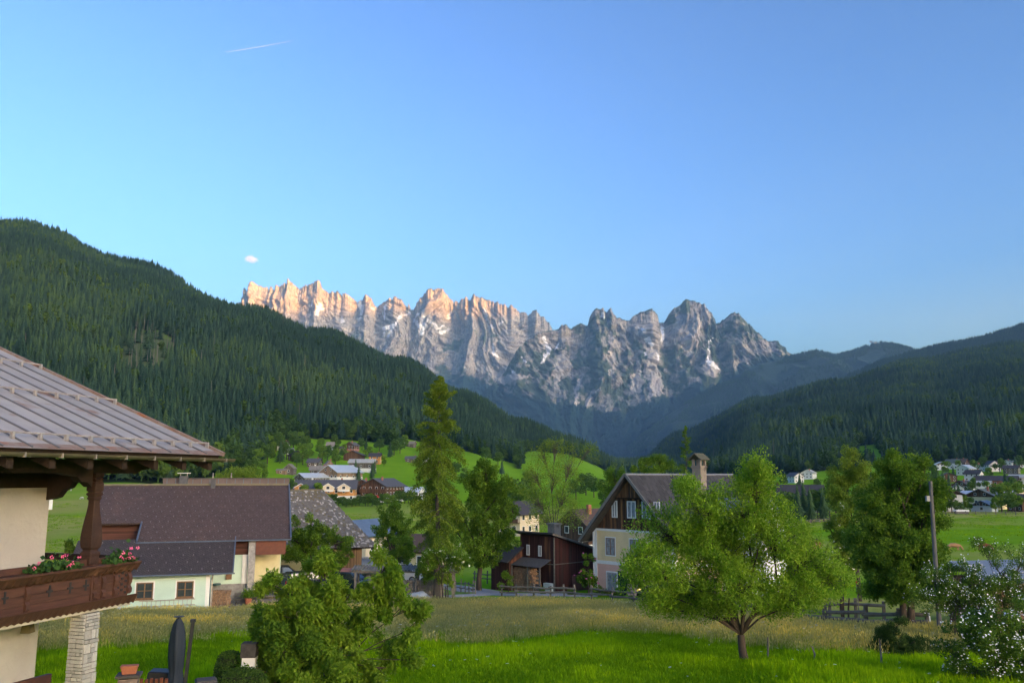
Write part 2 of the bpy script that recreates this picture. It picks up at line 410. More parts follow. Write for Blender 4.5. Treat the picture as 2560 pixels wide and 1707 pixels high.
def leafball(name, m, seed, n=420, lobes=9, sx=.30, size=.055, trunk=True):
    r = np.random.default_rng(seed); cs = []
    for i in range(lobes):
        th = r.uniform(0, 6.28); q = r.uniform(.2, 1)**.6; zz = r.uniform(.3, .92); w_ = sx*math.sqrt(max(.05, 1-((zz-.52)/.5)**2))
        cs.append((q*w_*math.cos(th)*.7, q*w_*math.sin(th)*.7, zz, r.uniform(.09, .17)))
    cs = np.array(cs); k = r.integers(0, lobes, n); d = r.normal(size=(n, 3)); d /= np.linalg.norm(d, axis=1)[:, None]
    p = cs[k, :3]+d*(cs[k, 3]*r.uniform(.6, 1.05, n))[:, None]
    nrm = d+r.normal(size=(n, 3))*.55; nrm /= np.linalg.norm(nrm, axis=1)[:, None]
    t1 = np.cross(nrm, r.normal(size=(n, 3))); t1 /= np.linalg.norm(t1, axis=1)[:, None]; t2 = np.cross(nrm, t1)
    s = (size*r.uniform(.6, 1.3, n))[:, None]
    V = np.concatenate([p+t1*s, p+t2*s*.8, p-t1*s, p-t2*s*.8]).reshape(4, n, 3).transpose(1, 0, 2).reshape(-1, 3)
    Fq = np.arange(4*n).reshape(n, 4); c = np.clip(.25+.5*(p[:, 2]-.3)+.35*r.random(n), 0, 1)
    if trunk:
        b = len(V); q = .022
        V = np.vstack([V, [(q, 0, 0), (0, q, 0), (-q, 0, 0), (0, -q, 0), (q*.5, 0, .5), (0, q*.5, .5), (-q*.5, 0, .5), (0, -q*.5, .5)]])
        Fq = np.vstack([Fq, [(b, b+1, b+5, b+4), (b+1, b+2, b+6, b+5), (b+2, b+3, b+7, b+6), (b+3, b, b+4, b+7)]]); c = np.append(c, [0]*4)
    return mesh_np(name, V, Fq, m, attrs={'c': c}, link=False)
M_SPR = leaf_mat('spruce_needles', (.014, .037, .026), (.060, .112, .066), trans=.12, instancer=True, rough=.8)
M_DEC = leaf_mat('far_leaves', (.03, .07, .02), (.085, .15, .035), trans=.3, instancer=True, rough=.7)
M_SNAG = mat('grey_snag', (.22, .2, .18), (.14, .12, .11), scale=6, rough=.9)
sp = [spruce('spruce_kind', M_SPR, 10+i, tiers=[11, 12, 10, 13][i], slim=[.20, .17, .24, .19][i]) for i in range(4)]
dc = [leafball('leaf_kind', M_DEC, 30+i, sx=[.30, .26][i]) for i in range(2)]
snag = MB().tube([(0, 0, 0), (.004, 0, .5), (0, .003, 1)], [.011, .008, .003], 4).build('snag_kind', M_SNAG, link=False)
WOOD = kinds('wood_kinds', sp+dc+[snag])       # children are ordered by name, so look the slots up
order = sorted([o.name for o in WOOD.objects]); slot = {o.name: i for i, o in enumerate([bpy.data.objects[n] for n in order])}
SP = [slot[o.name] for o in sp]; DC = [slot[o.name] for o in dc]; SN = slot[snag.name]

def wood(name, label, u0, u1, y0, y1, spacing, hmin, hmax, decid=.06, front=None):
    """trees on a jittered grid over the hillside, between two photo columns and two distances"""
    pts = []
    ys = np.arange(y0, y1, spacing*.9)
    for y in ys:
        x0, x1 = (u0-CX)/F*y, (u1-CX)/F*y
        xs = np.arange(x0, x1, spacing); pts.append(np.stack([xs+rng.uniform(-.48, .48, len(xs))*spacing, np.full(len(xs), y)+rng.uniform(-.45, .45, len(xs))*spacing], 1))
    p = np.concatenate(pts); z = ground(p[:, 0], p[:, 1]); keep = ~is_meadow(p[:, 0], p[:, 1], z)
    u, v = proj(p[:, 0], p[:, 1], z)
    if front is not None:   # drop what lies beyond the crest
        yr = np.interp(u, front[0], front[1]); keep &= p[:, 1] < yr
    cl = (in_poly(u, v, CLEAR) | in_poly(u, v-26, CLEAR)) & (p[:, 1] > 500); keep &= ~(cl & (rng.random(len(p)) < .80))
    nearedge = np.zeros(len(p), bool)
    for dx, dy in ((0, -45), (30, -20), (-30, -20)): nearedge |= is_meadow(p[:, 0]+dx, p[:, 1]+dy, ground(p[:, 0]+dx, p[:, 1]+dy))
    p, z, u, v, nearedge, cl = p[keep], z[keep], u[keep], v[keep], nearedge[keep], cl[keep]; n = len(p)
    patch = fbm(p[:, 0]/110, p[:, 1]/110, 3, 77); isd = rng.random(n) < np.where(nearedge, .6, np.where(patch > .60, decid*4, decid))
    big = fbm(p[:, 0]/330, p[:, 1]/330, 3, 79); h = rng.uniform(hmin*.8, hmax, n)*(.62+.45*patch+.35*big); h = np.where(isd, h*.72, h); wd = h*rng.uniform(.85, 1.25, n); wd = np.where(isd, h*rng.uniform(.9, 1.3, n), wd)
    ix = np.where(isd, rng.choice(DC, n), rng.choice(SP, n)); sn = (rng.random(n) < .006) | (cl & (rng.random(n) < .5)); ix = np.where(sn, SN, ix)
    tint = np.clip(.45+(patch-.5)*1.0+(big-.5)*1.0+rng.normal(0, .22, n), 0, 1)
    return scatter(name, label, np.stack([p[:, 0], p[:, 1], z-.6], 1), WOOD, np.stack([wd, wd, h], 1), ix, tint)
crest = ([-1500, 0, 600, 1000, 1300, 1560], [1760, 1790, 1800, 1980, 2020, 2060])
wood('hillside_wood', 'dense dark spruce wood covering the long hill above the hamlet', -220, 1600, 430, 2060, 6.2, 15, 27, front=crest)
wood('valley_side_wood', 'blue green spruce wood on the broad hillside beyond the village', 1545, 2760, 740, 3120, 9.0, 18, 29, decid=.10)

# ------------------------------------------------------------------ farther ridges
def ridge_hill(name, label, sky_pts, Y, foot_z, run, back, mt, cols=260, rows=70, tree=None, amp=60, vt=14):
    us = np.linspace(sky_pts[0][0], sky_pts[-1][0], cols); vs = np.interp(us, [p[0] for p in sky_pts], [p[1] for p in sky_pts])+vt
    t = np.linspace(0, 1.25, rows); U, Tt = np.meshgrid(us, t, indexing='xy'); Vs = np.broadcast_to(vs, U.shape)
    zr = (1190-Vs)/F*Y; Yy = Y-run*(1-Tt)
    prof = np.where(Tt <= 1, np.clip(Tt, 0, 1)**1.05, 1-(Tt-1)*1.6); Z = foot_z+(zr-foot_z)*prof
    X = (U-CX)/F*Y*1.013
    Z = Z+(ridged(X/480, Yy/900, 3, 41)-.6)*amp*np.clip((1-Tt)*4, 0, 1)*np.clip(Tt*4, 0, 1)*2+(fbm(X/140, Yy/140, 3, 44)-.5)*amp*.35*np.clip(abs(1-Tt)*6, .15, 1)
    V = np.stack([X, Yy, Z+EYE], -1).reshape(-1, 3); id_ = np.arange(rows*cols).reshape(rows, cols)
    q = np.stack([id_[:-1, :-1], id_[:-1, 1:], id_[1:, 1:], id_[1:, :-1]], -1).reshape(-1, 4)
    o = mesh_np(name, V, q, mt, smooth=True); set_label(o, label, kind='structure')
    if tree:
        nm, lb, n, h0, h1 = tree; r_ = rng.uniform(0, rows-2.01, n); r_ = np.where(rng.random(n) < .15, rng.uniform((rows-1)/1.25-4, (rows-1)/1.25+.5, n), r_); c_ = rng.uniform(0, cols-1.01, n); G = V.reshape(rows, cols, 3)
        ri, ci = r_.astype(int), c_.astype(int); fr, fc = (r_-ri)[:, None], (c_-ci)[:, None]
        p = (G[ri, ci]*(1-fc)+G[ri, ci+1]*fc)*(1-fr)+(G[ri+1, ci]*(1-fc)+G[ri+1, ci+1]*fc)*fr
        pa = fbm(p[:, 0]/260, p[:, 1]/260, 3, 71); k = (pa < .60) & (p[:, 1] < Y+run*.04); p = p[k]; pa = pa[k]; h = rng.uniform(h0, h1, len(p)); wd = h*rng.uniform(1.0, 1.5, len(p))
        scatter(nm, lb, p-np.array([0, 0, 1.5]), WOOD, np.stack([wd, wd, h], 1), rng.choice(SP, len(p)), np.clip(.45+(pa-.5)+rng.normal(0, .15, len(p)), 0, 1))
    return o
FARHILL = mat('far_hill', (.018, .042, .036), (.030, .062, .046), scale=.012, rough=.95, c3=(.07, .105, .04), s3=.0022, thr3=.58)
ridge_hill('upper_hill', 'higher wooded hill rising behind the broad hillside',
           [(2050, 960), (2200, 893), (2290, 868), (2340, 852), (2400, 843), (2450, 832), (2500, 818), (2560, 799), (2700, 760), (2900, 730)],
           4700, 180, 1300, 800, FARHILL, tree=('upper_hill_wood', 'far blue spruce wood on the higher hill with a jagged crest', 15000, 22, 34))
ridge_hill('alm_ridge', 'grassy and wooded saddle ridge with pastures below the rock peaks',
           [(1560, 1120), (1650, 1040), (1760, 975), (1850, 925), (1900, 903), (1975, 888), (2000, 880), (2040, 872), (2085, 884), (2120, 876), (2150, 864), (2200, 852), (2235, 856), (2290, 872), (2340, 872), (2420, 885), (2520, 900)],
           6800, -10, 2300, 900, FARHILL, cols=330, rows=90, tree=('alm_wood', 'distant wood scattered over the saddle ridge', 17000, 24, 36), amp=110, vt=6)
ridge_hill('side_ridge', 'thin blue wooded ridge showing just behind the long hill',
           [(330, 690), (400, 690), (440, 700), (500, 716), (560, 738), (610, 768), (660, 800), (760, 860)],
           2600, 150, 500, 400, FARHILL, cols=90, rows=30, tree=('side_ridge_wood', 'blue spruces along the ridge behind the long hill', 2500, 18, 28), amp=10, vt=20)
set_label(MB().tube([(0, 0, 0), (0, 0, 62)], [1.6, .5], 5).build('mast', M_SNAG), 'thin pale mast on the saddle ridge', 'mast').location = P(2012, 884, 6740)
for (u_, v_) in ((2178, 853), (2188, 855)):
    t_ = thing('lift_station', 'small dark lift building with slanting roof on the rounded ridge top', 'lift station', P(u_, v_+3, 6750), group='lift buildings on the saddle ridge')
    MB().box(-9, 9, -6, 6, 0, 9).build('cabin', M_SNAG, t_); MB().hexa([(-15, -8, 10), (15, -8, 15), (15, 8, 15), (-15, 8, 10), (-15, -8, 12), (15, -8, 17), (15, 8, 17), (-15, 8, 12)]).build('roof', FARHILL, t_)

# ------------------------------------------------------------------ limestone peaks
SKY_L = [(520,790),(560,770),(588,745),(595,738),(598,720),(602,721),(605,731),(610,712),(619,706),(629,709),(644,717),(651,711),(656,718),(662,712),(670,717),(680,707),(689,714),(699,703),(710,695),(717,701),(729,714),(744,711),(753,708),(770,706),(782,700),(791,703),(794,718),(799,715),(809,729),(818,725),(833,723),(843,732),(854,728),(866,735),(870,742),(883,753),(895,745),(909,738),(922,745),(931,762),(949,754),(964,748),(982,739),(989,747),(997,744),(1003,753),(1013,762),(1016,751),(1022,765),(1025,768),(1044,745),(1059,729),(1073,716),(1083,723),(1092,719),(1102,719),(1113,733),(1128,748),(1141,751),(1150,745),(1162,737),(1172,744),(1180,736),(1193,737),(1208,747),(1232,750),(1250,756),(1262,759),(1270,769),(1280,762),(1294,774),(1307,776),(1321,785),(1336,776),(1345,778),(1351,788),(1362,793),(1372,807),(1390,825),(1430,850),(1480,900)]
SKY_R = [(1090,1075),(1180,1012),(1230,965),(1262,930),(1290,880),(1320,850),(1350,832),(1385,822),(1399,824),(1407,813),(1419,813),(1430,822),(1443,810),(1453,807),(1467,807),(1474,808),(1476,795),(1484,778),(1496,771),(1503,776),(1511,769),(1519,776),(1530,771),(1538,783),(1552,793),(1569,797),(1581,798),(1586,790),(1606,781),(1620,774),(1634,774),(1644,781),(1654,793),(1657,803),(1669,802),(1678,785),(1692,768),(1710,761),(1714,754),(1725,748),(1736,751),(1756,756),(1773,764),(1787,781),(1797,791),(1805,805),(1821,796),(1831,786),(1843,782),(1858,790),(1879,807),(1902,829),(1919,846),(1936,853),(1953,856),(1970,870),(1977,881),(2010,900),(2060,930)]
def rock_mat():
    m = bpy.data.materials.new('limestone'); m.use_nodes = True; N, L = nodes_of(m); b = N['Principled BSDF']
    b.inputs['Roughness'].default_value = .95; b.inputs['Specular IOR Level'].default_value = .05
    tc = N.new('ShaderNodeTexCoord')
    def noise(s, d, st):
        mp = N.new('ShaderNodeMapping'); mp.inputs['Scale'].default_value = st; L.new(tc.outputs['Object'], mp.inputs[0])
        n = N.new('ShaderNodeTexNoise'); n.inputs['Scale'].default_value = s; n.inputs['Detail'].default_value = d; n.inputs['Roughness'].default_value = .65; L.new(mp.outputs[0], n.inputs['Vector']); return n.outputs['Fac']
    def mix(f, a, c):
        x = N.new('ShaderNodeMix'); x.data_type = 'RGBA'; L.new(f, x.inputs[0])
        for s, k in ((a, 6), (c, 7)):
            if isinstance(s, tuple): x.inputs[k].default_value = (*s, 1)
            else: L.new(s, x.inputs[k])
        return x.outputs[2]
    def rg(f, lo, hi):
        r = N.new('ShaderNodeMapRange'); r.inputs[1].default_value = lo; r.inputs[2].default_value = hi; L.new(f, r.inputs[0]); return r.outputs[0]
    def at(n):
        a = N.new('ShaderNodeAttribute'); a.attribute_name = n; return a.outputs['Fac']
    c = mix(rg(noise(.010, 8, (1, 1, .35)), .35, .65), (.20, .185, .18), (.34, .315, .295))
    c = mix(rg(noise(.035, 6, (1, 1, .5)), .5, .72), c, (.11, .105, .11))
    c = mix(rg(noise(.06, 10, (1, 1, .45)), .52, .60), c, (.38, .355, .335))
    c = mix(rg(noise(.045, 12, (1.2, 1, .3)), .55, .60), c, (.085, .085, .10))
    c = mix(at('veg'), c, (.050, .070, .040))
    c = mix(at('scree'), c, (.34, .32, .31))
    c = mix(at('wood'), c, (.016, .040, .036))
    c = mix(at('snow'), c, (.70, .73, .78))
    L.new(c, b.inputs['Base Color'])
    bp = N.new('ShaderNodeBump'); bp.inputs['Strength'].default_value = .9; bp.inputs['Distance'].default_value = 14
    L.new(noise(.022, 8, (1, 1, .6)), bp.inputs['Height']); L.new(bp.outputs[0], b.inputs['Normal'])
    return m
def lin(x, y, seed):
    xi = np.floor(x).astype(np.int64); yi = np.floor(y).astype(np.int64); fx = x-xi; fy = y-yi
    def h(a, c):
        n = (a*374761393+c*668265263+seed*974634533) & 0xffffffff; n = ((n ^ (n >> 13))*1274126177) & 0xffffffff
        return ((n ^ (n >> 16)) & 0xffff)/65535.0
    a, b_, c, d = h(xi, yi), h(xi+1, yi), h(xi, yi+1), h(xi+1, yi+1)
    up = fx+fy > 1      # two flat facets per cell
    return np.where(up, d+(c-d)*(1-fx)+(b_-d)*(1-fy), a+(b_-a)*fx+(c-a)*fy)
def facets(x, y, oct, seed):
    s = 0; a_ = .5; t = 0
    for i in range(oct):
        xr, yr = x*.94+y*.34, y*.94-x*.34
        s = s+a_*(1-np.abs(2*lin(xr, yr, seed+i)-1)); t += a_; x = x*2.07+5.1; y = y*2.07+3.3; a_ *= .55
    return s/t
# where snow lies in the couloirs (photo outline points and half widths), where scree and scrub cover the faces
SNOW = [([(737,721),(736,745)],3),([(793,757),(788,790)],4),([(800,765),(792,778)],3),([(775,753),(775,764)],3),([(849,793),(852,806)],5),([(889,753),(898,778)],6),([(903,763),(896,782)],3),([(895,796),(887,800)],5),([(931,763),(925,772)],3),([(959,766),(956,799)],4),([(962,822),(980,821)],7),([(961,835),(960,845)],3),([(1017,775),(997,799),(988,817),(973,846)],4),([(1038,781),(1032,793),(1044,817),(1053,840)],5),([(1056,781),(1053,796),(1056,826)],6),([(1068,802),(1060,817)],4),([(1075,805),(1092,823),(1104,811)],4),([(1101,831),(1116,823)],5),([(1125,769),(1117,790)],3),([(1211,778),(1217,796)],5),([(1223,803),(1235,821)],3),([(1250,811),(1256,808)],4),([(1232,870),(1233,888),(1244,897)],4),([(1360,844),(1368,863),(1375,876),(1364,893),(1353,910)],5),([(1396,859),(1389,873)],3),([(1508,785),(1509,795)],3),([(1596,822),(1610,836)],3),([(1615,854),(1627,870)],6),([(1664,812),(1658,853),(1649,861)],4),([(1637,897),(1639,907)],5),([(1783,849),(1770,863),(1766,890),(1760,917)],3),([(1757,917),(1787,927)],6),([(1610,890),(1607,897)],4),([(1305,899),(1314,910)],3),([(1284,938),(1276,926)],3)]
SCREE = [[(1605,915),(1622,862),(1640,900),(1640,950),(1655,985),(1610,1010)],[(1575,950),(1590,900),(1600,940),(1585,1000),(1555,995)],[(1429,1025),(1436,985),(1452,940),(1456,944),(1444,990),(1438,1028)],[(1450,1026),(1464,1000),(1492,982),(1474,1008),(1500,1036),(1478,1032)],[(1168,878),(1230,930),(1290,948),(1332,952),(1300,964),(1240,955),(1190,930)],[(1740,930),(1760,910),(1790,930),(1775,960),(1760,955)],[(1380,940),(1395,880),(1412,872),(1408,930),(1392,985)],[(1515,930),(1524,840),(1536,850),(1532,920),(1520,965)],[(1700,880),(1730,800),(1760,800),(1740,870),(1715,900)]]
SCRUB = [[(1290,975),(1318,905),(1360,880),(1410,866),(1404,905),(1392,960),(1350,1000)],[(1420,905),(1470,860),(1520,822),(1516,950),(1480,985),(1440,945)],[(1636,935),(1650,885),(1690,852),(1740,890),(1752,922),(1700,945),(1660,965)],[(1790,850),(1845,788),(1900,838),(1925,852),(1850,862),(1800,905),(1768,945)],[(1535,985),(1545,925),(1570,905),(1580,945),(1560,1000)],[(1660,800),(1690,770),(1705,772),(1685,815)],[(1100,880),(1130,850),(1175,860),(1160,890)],[(1190,830),(1225,815),(1245,850),(1210,870)]]
TREEL = ([1000,1180,1240,1300,1350,1400,1450,1500,1560,1600,1640,1700,1760,1800,1850,1900,2000],[930,955,968,985,1012,1020,1035,1040,1030,1015,1005,985,968,945,925,905,885])
def line_dist(u, v, pts):
    d = np.full(u.shape, 1e9)
    for (x1, y1), (x2, y2) in zip(pts[:-1], pts[1:]):
        dx, dy = x2-x1, y2-y1; t = np.clip(((u-x1)*dx+(v-y1)*dy)/(dx*dx+dy*dy+1e-9), 0, 1); d = np.minimum(d, np.hypot(u-x1-t*dx, v-y1-t*dy))
    return d
ROCK = rock_mat()
def blur(a, k, axis):
    w_ = np.ones(k)/k; pad = [(0, 0)]*a.ndim; pad[axis] = (k//2, k-1-k//2)
    return np.apply_along_axis(lambda r: np.convolve(r, w_, 'valid'), axis, np.pad(a, pad, mode='edge'))
def massif(name, label, sk, Y, step, rows, seed, treeline, snow_alt, vegk, jag):
    us = np.arange(sk[0][0], sk[-1][0], step); cols = len(us)
    v = np.interp(us, [p[0] for p in sk], [p[1] for p in sk]); v = v+(fbm(us/9., us*0, 3, seed)-.5)*7-(ridged(us/6.5, us*0, 2, seed+2)-.5)*jag
    zr = (1190-v)/F*Y; PKS = [zr-blur(zr, int(90/step), 0)]+[blur(zr, int(q/step), 0)-blur(zr, int(110/step), 0) for q in (10, 24, 55)]
    s = np.linspace(0, 1, rows)**.93; S = s[:, None]; zb = -40.0
    Zb = zb+(zr[None]-zb)*S; X0 = ((us-CX)/F*Y)[None]+0*S
    sk_ = (fbm(X0/900, Zb/1500, 2, seed+3)-.5)*1.6           # ribs lean one way or the other
    Xs = X0+sk_*(Zb-900)+(fbm(X0/330, Zb/300, 3, seed+5)-.5)*130; Zw = Zb+(fbm(X0/260, Zb/260, 3, seed+7)-.5)*90
    fade = np.clip((1-S)*12, .12, 1)
    lv = np.clip((1-S)*9, 0, 2.999); li = lv.astype(int); lf = lv-li; PK = np.stack(PKS); pkm = (PK[li[:, 0]]*(1-lf)+PK[np.minimum(li[:, 0]+1, 3)]*lf)
    N1 = ridged(Xs/520, Zw/1500, 3, seed+11); N2 = facets(Xs/230+3, Zw/420, 4, seed+15); N3 = facets(Xs/75, Zw/110, 3, seed+19); N4 = fbm(Xs/22, Zb/30, 3, seed+23)
    low = np.clip(1.15-S*1.0, .25, 1)
    D = 520*(1-S)+2900*np.clip(.62-S, 0, 1)**1.55
    step_ = (fbm(X0/700, Zb/170, 3, seed+29)-.5)*90*fade      # ledges
    prot = pkm*1.3*np.clip(1.25-(1-S)*1.0, 0, 1)+(N1-.6)*800*low*fade+(N2-.6)*240*fade+(N3-.6)*75*np.clip(fade, .3, 1)+(N4-.5)*34+step_
    Yy = Y-D-prot
    xr = X0*(Yy/Y)**.15
    back = np.stack([xr[-1], Yy[-1]+500, Zb[-1]-650], -1)
    G = np.concatenate([np.stack([xr, Yy, Zb], -1), back[None]], 0); G[..., 2] += EYE
    du = np.gradient(G, axis=1); dv = np.gradient(G, axis=0); nrm = np.cross(du, dv); nrm /= np.linalg.norm(nrm, axis=2)[..., None]+1e-9
    nz = np.abs(nrm[..., 2]); alt = G[..., 2]-EYE; vpx = 1190-alt/Y*F
    gul = G[..., 1]-blur(blur(G[..., 1], int(22/step), 1), 9, 0)       # recessed = gully
    gulw = G[..., 1]-blur(blur(G[..., 1], int(60/step), 1), 21, 0)
    n1 = fbm(G[..., 0]/170, alt/210, 4, seed+51); n2 = fbm(G[..., 0]/420, alt/420, 3, seed+55); n3 = fbm(G[..., 0]/60, alt/60, 3, seed+57)
    ug = np.broadcast_to(us[None], vpx.shape); ju = ug+(fbm(ug/7, vpx/7, 3, seed+61)-.5)*16+(fbm(ug/22, vpx/22, 2, seed+63)-.5)*20; jv = vpx+(fbm(ug/7, vpx/7, 3, seed+62)-.5)*16+(fbm(ug/20, vpx/20, 2, seed+64)-.5)*22
    tl = np.interp(ug, *TREEL)+(n1-.5)*46+(n2-.5)*30
    wood_ = np.clip((vpx-tl)/7, 0, 1)
    inscrub = np.zeros(vpx.shape, bool); inscree = np.zeros(vpx.shape, bool)
    for q in SCRUB: inscrub |= in_poly(ju, jv, q)
    for q in SCREE: inscree |= in_poly(ju, jv, q)
    veg = np.clip((n1-.60+(vpx-vegk)/520-gul*.002+inscrub*.30)*9, 0, 1)*np.clip((n3-.30)*6, .25, 1)
    scree = np.maximum(inscree*1.0, np.clip((gulw-60)/40, 0, 1)*np.clip((vpx-850)/50, 0, 1)*(n2 > .5)*.6); wood_ = wood_*(1-inscree)
    veg = veg*(1-.8*inscree); snow = np.zeros(vpx.shape); sj = (fbm(ug/5, vpx/5, 2, seed+65)-.5)*7; iu = ug+(ju-ug)*.35; iv = vpx+(jv-vpx)*.35
    for q, hw_ in SNOW: snow = np.maximum(snow, np.clip((hw_-line_dist(iu, iv, q)+sj)/1.6, 0, 1))
    snow = np.maximum(snow, np.clip((gul-52-(n3-.5)*60)/9, 0, 1)*np.clip((n2-.52)*12, 0, 1)*(vpx > 745)*(vpx < 890))
    G[-1, :, :] = back
    id_ = np.arange((rows+1)*cols).reshape(rows+1, cols)
    q = np.stack([id_[:-1, :-1], id_[:-1, 1:], id_[1:, 1:], id_[1:, :-1]], -1).reshape(-1, 4)
    f = lambda a: a.ravel()
    o = mesh_np(name, G.reshape(-1, 3), q, ROCK, smooth=False, attrs={'snow': f(snow), 'veg': f(veg), 'scree': f(scree), 'wood': f(wood_)})
    return set_label(o, label, kind='structure')
massif('rock_massif', 'jagged limestone range with sunlit orange peaks and snow gullies', SKY_L, 10500, 1.4, 250, 100, 985, .40, 880, 9)
massif('rock_massif', 'broad grey limestone mountains with scree fans in shade', SKY_R, 8300, 1.4, 270, 200, 975, .50, 770, 5)

# unseen range behind the camera, its height and place shaped to shade the valley
sdx, sdy = math.sin(R(SUN_AZ)), math.cos(R(SUN_AZ)); tt_ = np.linspace(-4500, 12500, 130)
hz_ = 2030+28400*math.tan(R(SUN_EL))+(fbm(tt_/900, tt_*0, 4, 9)-.5)*380; hz_ = hz_*np.clip((tt_+4500)/1200, .02, 1)*np.clip((12500-tt_)/1500, .02, 1)
def wr_(d, h): return np.stack([sdx*d-sdy*tt_, sdy*d+sdx*tt_, h+0*tt_], 1)
Vb = np.concatenate([wr_(17800., -5.), wr_(20000., hz_), wr_(23000., -5.)]); i0 = np.arange(129)
qb = np.concatenate([np.stack([i0, i0+1, i0+131, i0+130], 1), np.stack([i0+130, i0+131, i0+261, i0+260], 1)])
set_label(mesh_np('shading_range', Vb, qb, FARHILL), 'unseen range behind the camera, shaped to shade the valley', kind='structure')

# ------------------------------------------------------------------ air, cloud, contrail
hz = bpy.data.materials.new('haze_air'); hz.use_nodes = True; N, L = nodes_of(hz); N.remove(N['Principled BSDF'])
pv = N.new('ShaderNodeVolumePrincipled'); pv.inputs['Color'].default_value = (.36, .66, 1, 1); pv.inputs['Density'].default_value = 4.4e-5; pv.inputs['Anisotropy'].default_value = 0
L.new(pv.outputs[0], N['Material Output'].inputs['Volume'])
set_label(MB().box(-6600, 8100, -2600, 14600, -7, 2750).build('haze', hz), 'thin blue evening haze filling the valley', kind='stuff')
def vol_mat(name, dens, scale, thr):
    m = bpy.data.materials.new(name); m.use_nodes = True; N, L = nodes_of(m); N.remove(N['Principled BSDF'])
    p_ = N.new('ShaderNodeVolumePrincipled'); p_.inputs['Color'].default_value = (1, 1, 1, 1); L.new(p_.outputs[0], N['Material Output'].inputs['Volume'])
    tc = N.new('ShaderNodeTexCoord'); n_ = N.new('ShaderNodeTexNoise'); n_.inputs['Scale'].default_value = scale; n_.inputs['Detail'].default_value = 4; L.new(tc.outputs['Object'], n_.inputs[0])
    ln = N.new('ShaderNodeVectorMath'); ln.operation = 'LENGTH'; L.new(tc.outputs['Object'], ln.inputs[0])
    r_ = N.new('ShaderNodeMapRange'); r_.inputs[1].default_value = 1.25; r_.inputs[2].default_value = 0; L.new(ln.outputs['Value'], r_.inputs[0])
    ad = N.new('ShaderNodeMath'); ad.operation = 'MULTIPLY'; L.new(n_.outputs['Fac'], ad.inputs[0]); L.new(r_.outputs[0], ad.inputs[1])
    r2 = N.new('ShaderNodeMapRange'); r2.inputs[1].default_value = thr; r2.inputs[2].default_value = thr+.25; r2.inputs[3].default_value = 0; r2.inputs[4].default_value = dens
    L.new(ad.outputs[0], r2.inputs[0]); L.new(r2.outputs[0], p_.inputs['Density']); return m
cm_ = MB(); rc = random.Random(3)
for (cx_, cz_, rr0) in ((-.15, .05, .75), (.35, -.1, .6), (-.6, -.2, .42), (.75, -.25, .38), (-.1, .45, .5), (.15, -.3, .6)):
    cm_.lathe([(rr0*math.sin(t)*rc.uniform(.85, 1.1)+.01, rr0*.85*-math.cos(t)) for t in np.linspace(.05, 3.09, 8)], 12, (cx_, rc.uniform(-.2, .2), cz_))
cl = cm_.build('cloud', vol_mat('cloud_vapour', .0045, 2.4, .06))
cl.location = P(628, 648, 17500); cl.scale = (165, 150, 105); set_label(cl, 'small pink puff of cloud above the long hill', 'cloud')
CON = mat('contrail_ice', (.8, .8, .8), (.8, .8, .8), rough=1)
N, L = nodes_of(CON); tr_ = N.new('ShaderNodeBsdfTransparent'); mx_ = N.new('ShaderNodeMixShader'); mx_.inputs[0].default_value = .07
L.new(tr_.outputs[0], mx_.inputs[1]); L.new(N['Principled BSDF'].outputs[0], mx_.inputs[2]); L.new(mx_.outputs[0], N['Material Output'].inputs[0])
set_label(MB().tube([P(562, 131, 20000), P(600, 126, 20000), P(660, 116, 20000), P(735, 102, 20000)], [4, 9, 9, 4], 6).build('contrail', CON), 'short white contrail crossing the blue sky', 'contrail')
# ------------------------------------------------------------------ building materials
def board_mat(name, c1, c2, period, axis='X', rough=.85, dirt=None):
    """boards: value jitter per board and a thin dark groove between them"""
    if name in MATS: return MATS[name]
    m = mat(name, c1, c2, scale=2.2, rough=rough, stretch=(3, 3, .35) if axis != 'Z' else (.35, .35, 3), bump=.2, bscale=6, c3=dirt, s3=.5, thr3=.55)
    N, L = nodes_of(m); b = N['Principled BSDF']; src = b.inputs['Base Color'].links[0].from_socket
    tc = N.new('ShaderNodeTexCoord'); sx = N.new('ShaderNodeSeparateXYZ'); L.new(tc.outputs['Object'], sx.inputs[0])
    dv = N.new('ShaderNodeMath'); dv.operation = 'DIVIDE'; dv.inputs[1].default_value = period
    if axis == 'XY':
        ad = N.new('ShaderNodeMath'); ad.operation = 'ADD'; L.new(sx.outputs[0], ad.inputs[0]); L.new(sx.outputs[1], ad.inputs[1]); L.new(ad.outputs[0], dv.inputs[0])
    else: L.new(sx.outputs['XYZ'.index(axis)], dv.inputs[0])
    fl = N.new('ShaderNodeMath'); fl.operation = 'FLOOR'; L.new(dv.outputs[0], fl.inputs[0])
    fr = N.new('ShaderNodeMath'); fr.operation = 'FRACT'; L.new(dv.outputs[0], fr.inputs[0])
    wn = N.new('ShaderNodeTexWhiteNoise'); wn.noise_dimensions = '1D'; L.new(fl.outputs[0], wn.inputs['W'])
    mr = N.new('ShaderNodeMapRange'); mr.inputs[3].default_value = .65; mr.inputs[4].default_value = 1.3; L.new(wn.outputs['Value'], mr.inputs[0])
    gr = N.new('ShaderNodeMapRange'); gr.inputs[1].default_value = 0; gr.inputs[2].default_value = .12; gr.inputs[3].default_value = .35; L.new(fr.outputs[0], gr.inputs[0])
    mu = N.new('ShaderNodeMath'); mu.operation = 'MULTIPLY'; L.new(mr.outputs[0], mu.inputs[0]); L.new(gr.outputs[0], mu.inputs[1])
    hv = N.new('ShaderNodeHueSaturation'); L.new(mu.outputs[0], hv.inputs['Value']); L.new(src, hv.inputs['Color']); L.new(hv.outputs[0], b.inputs['Base Color'])
    return m
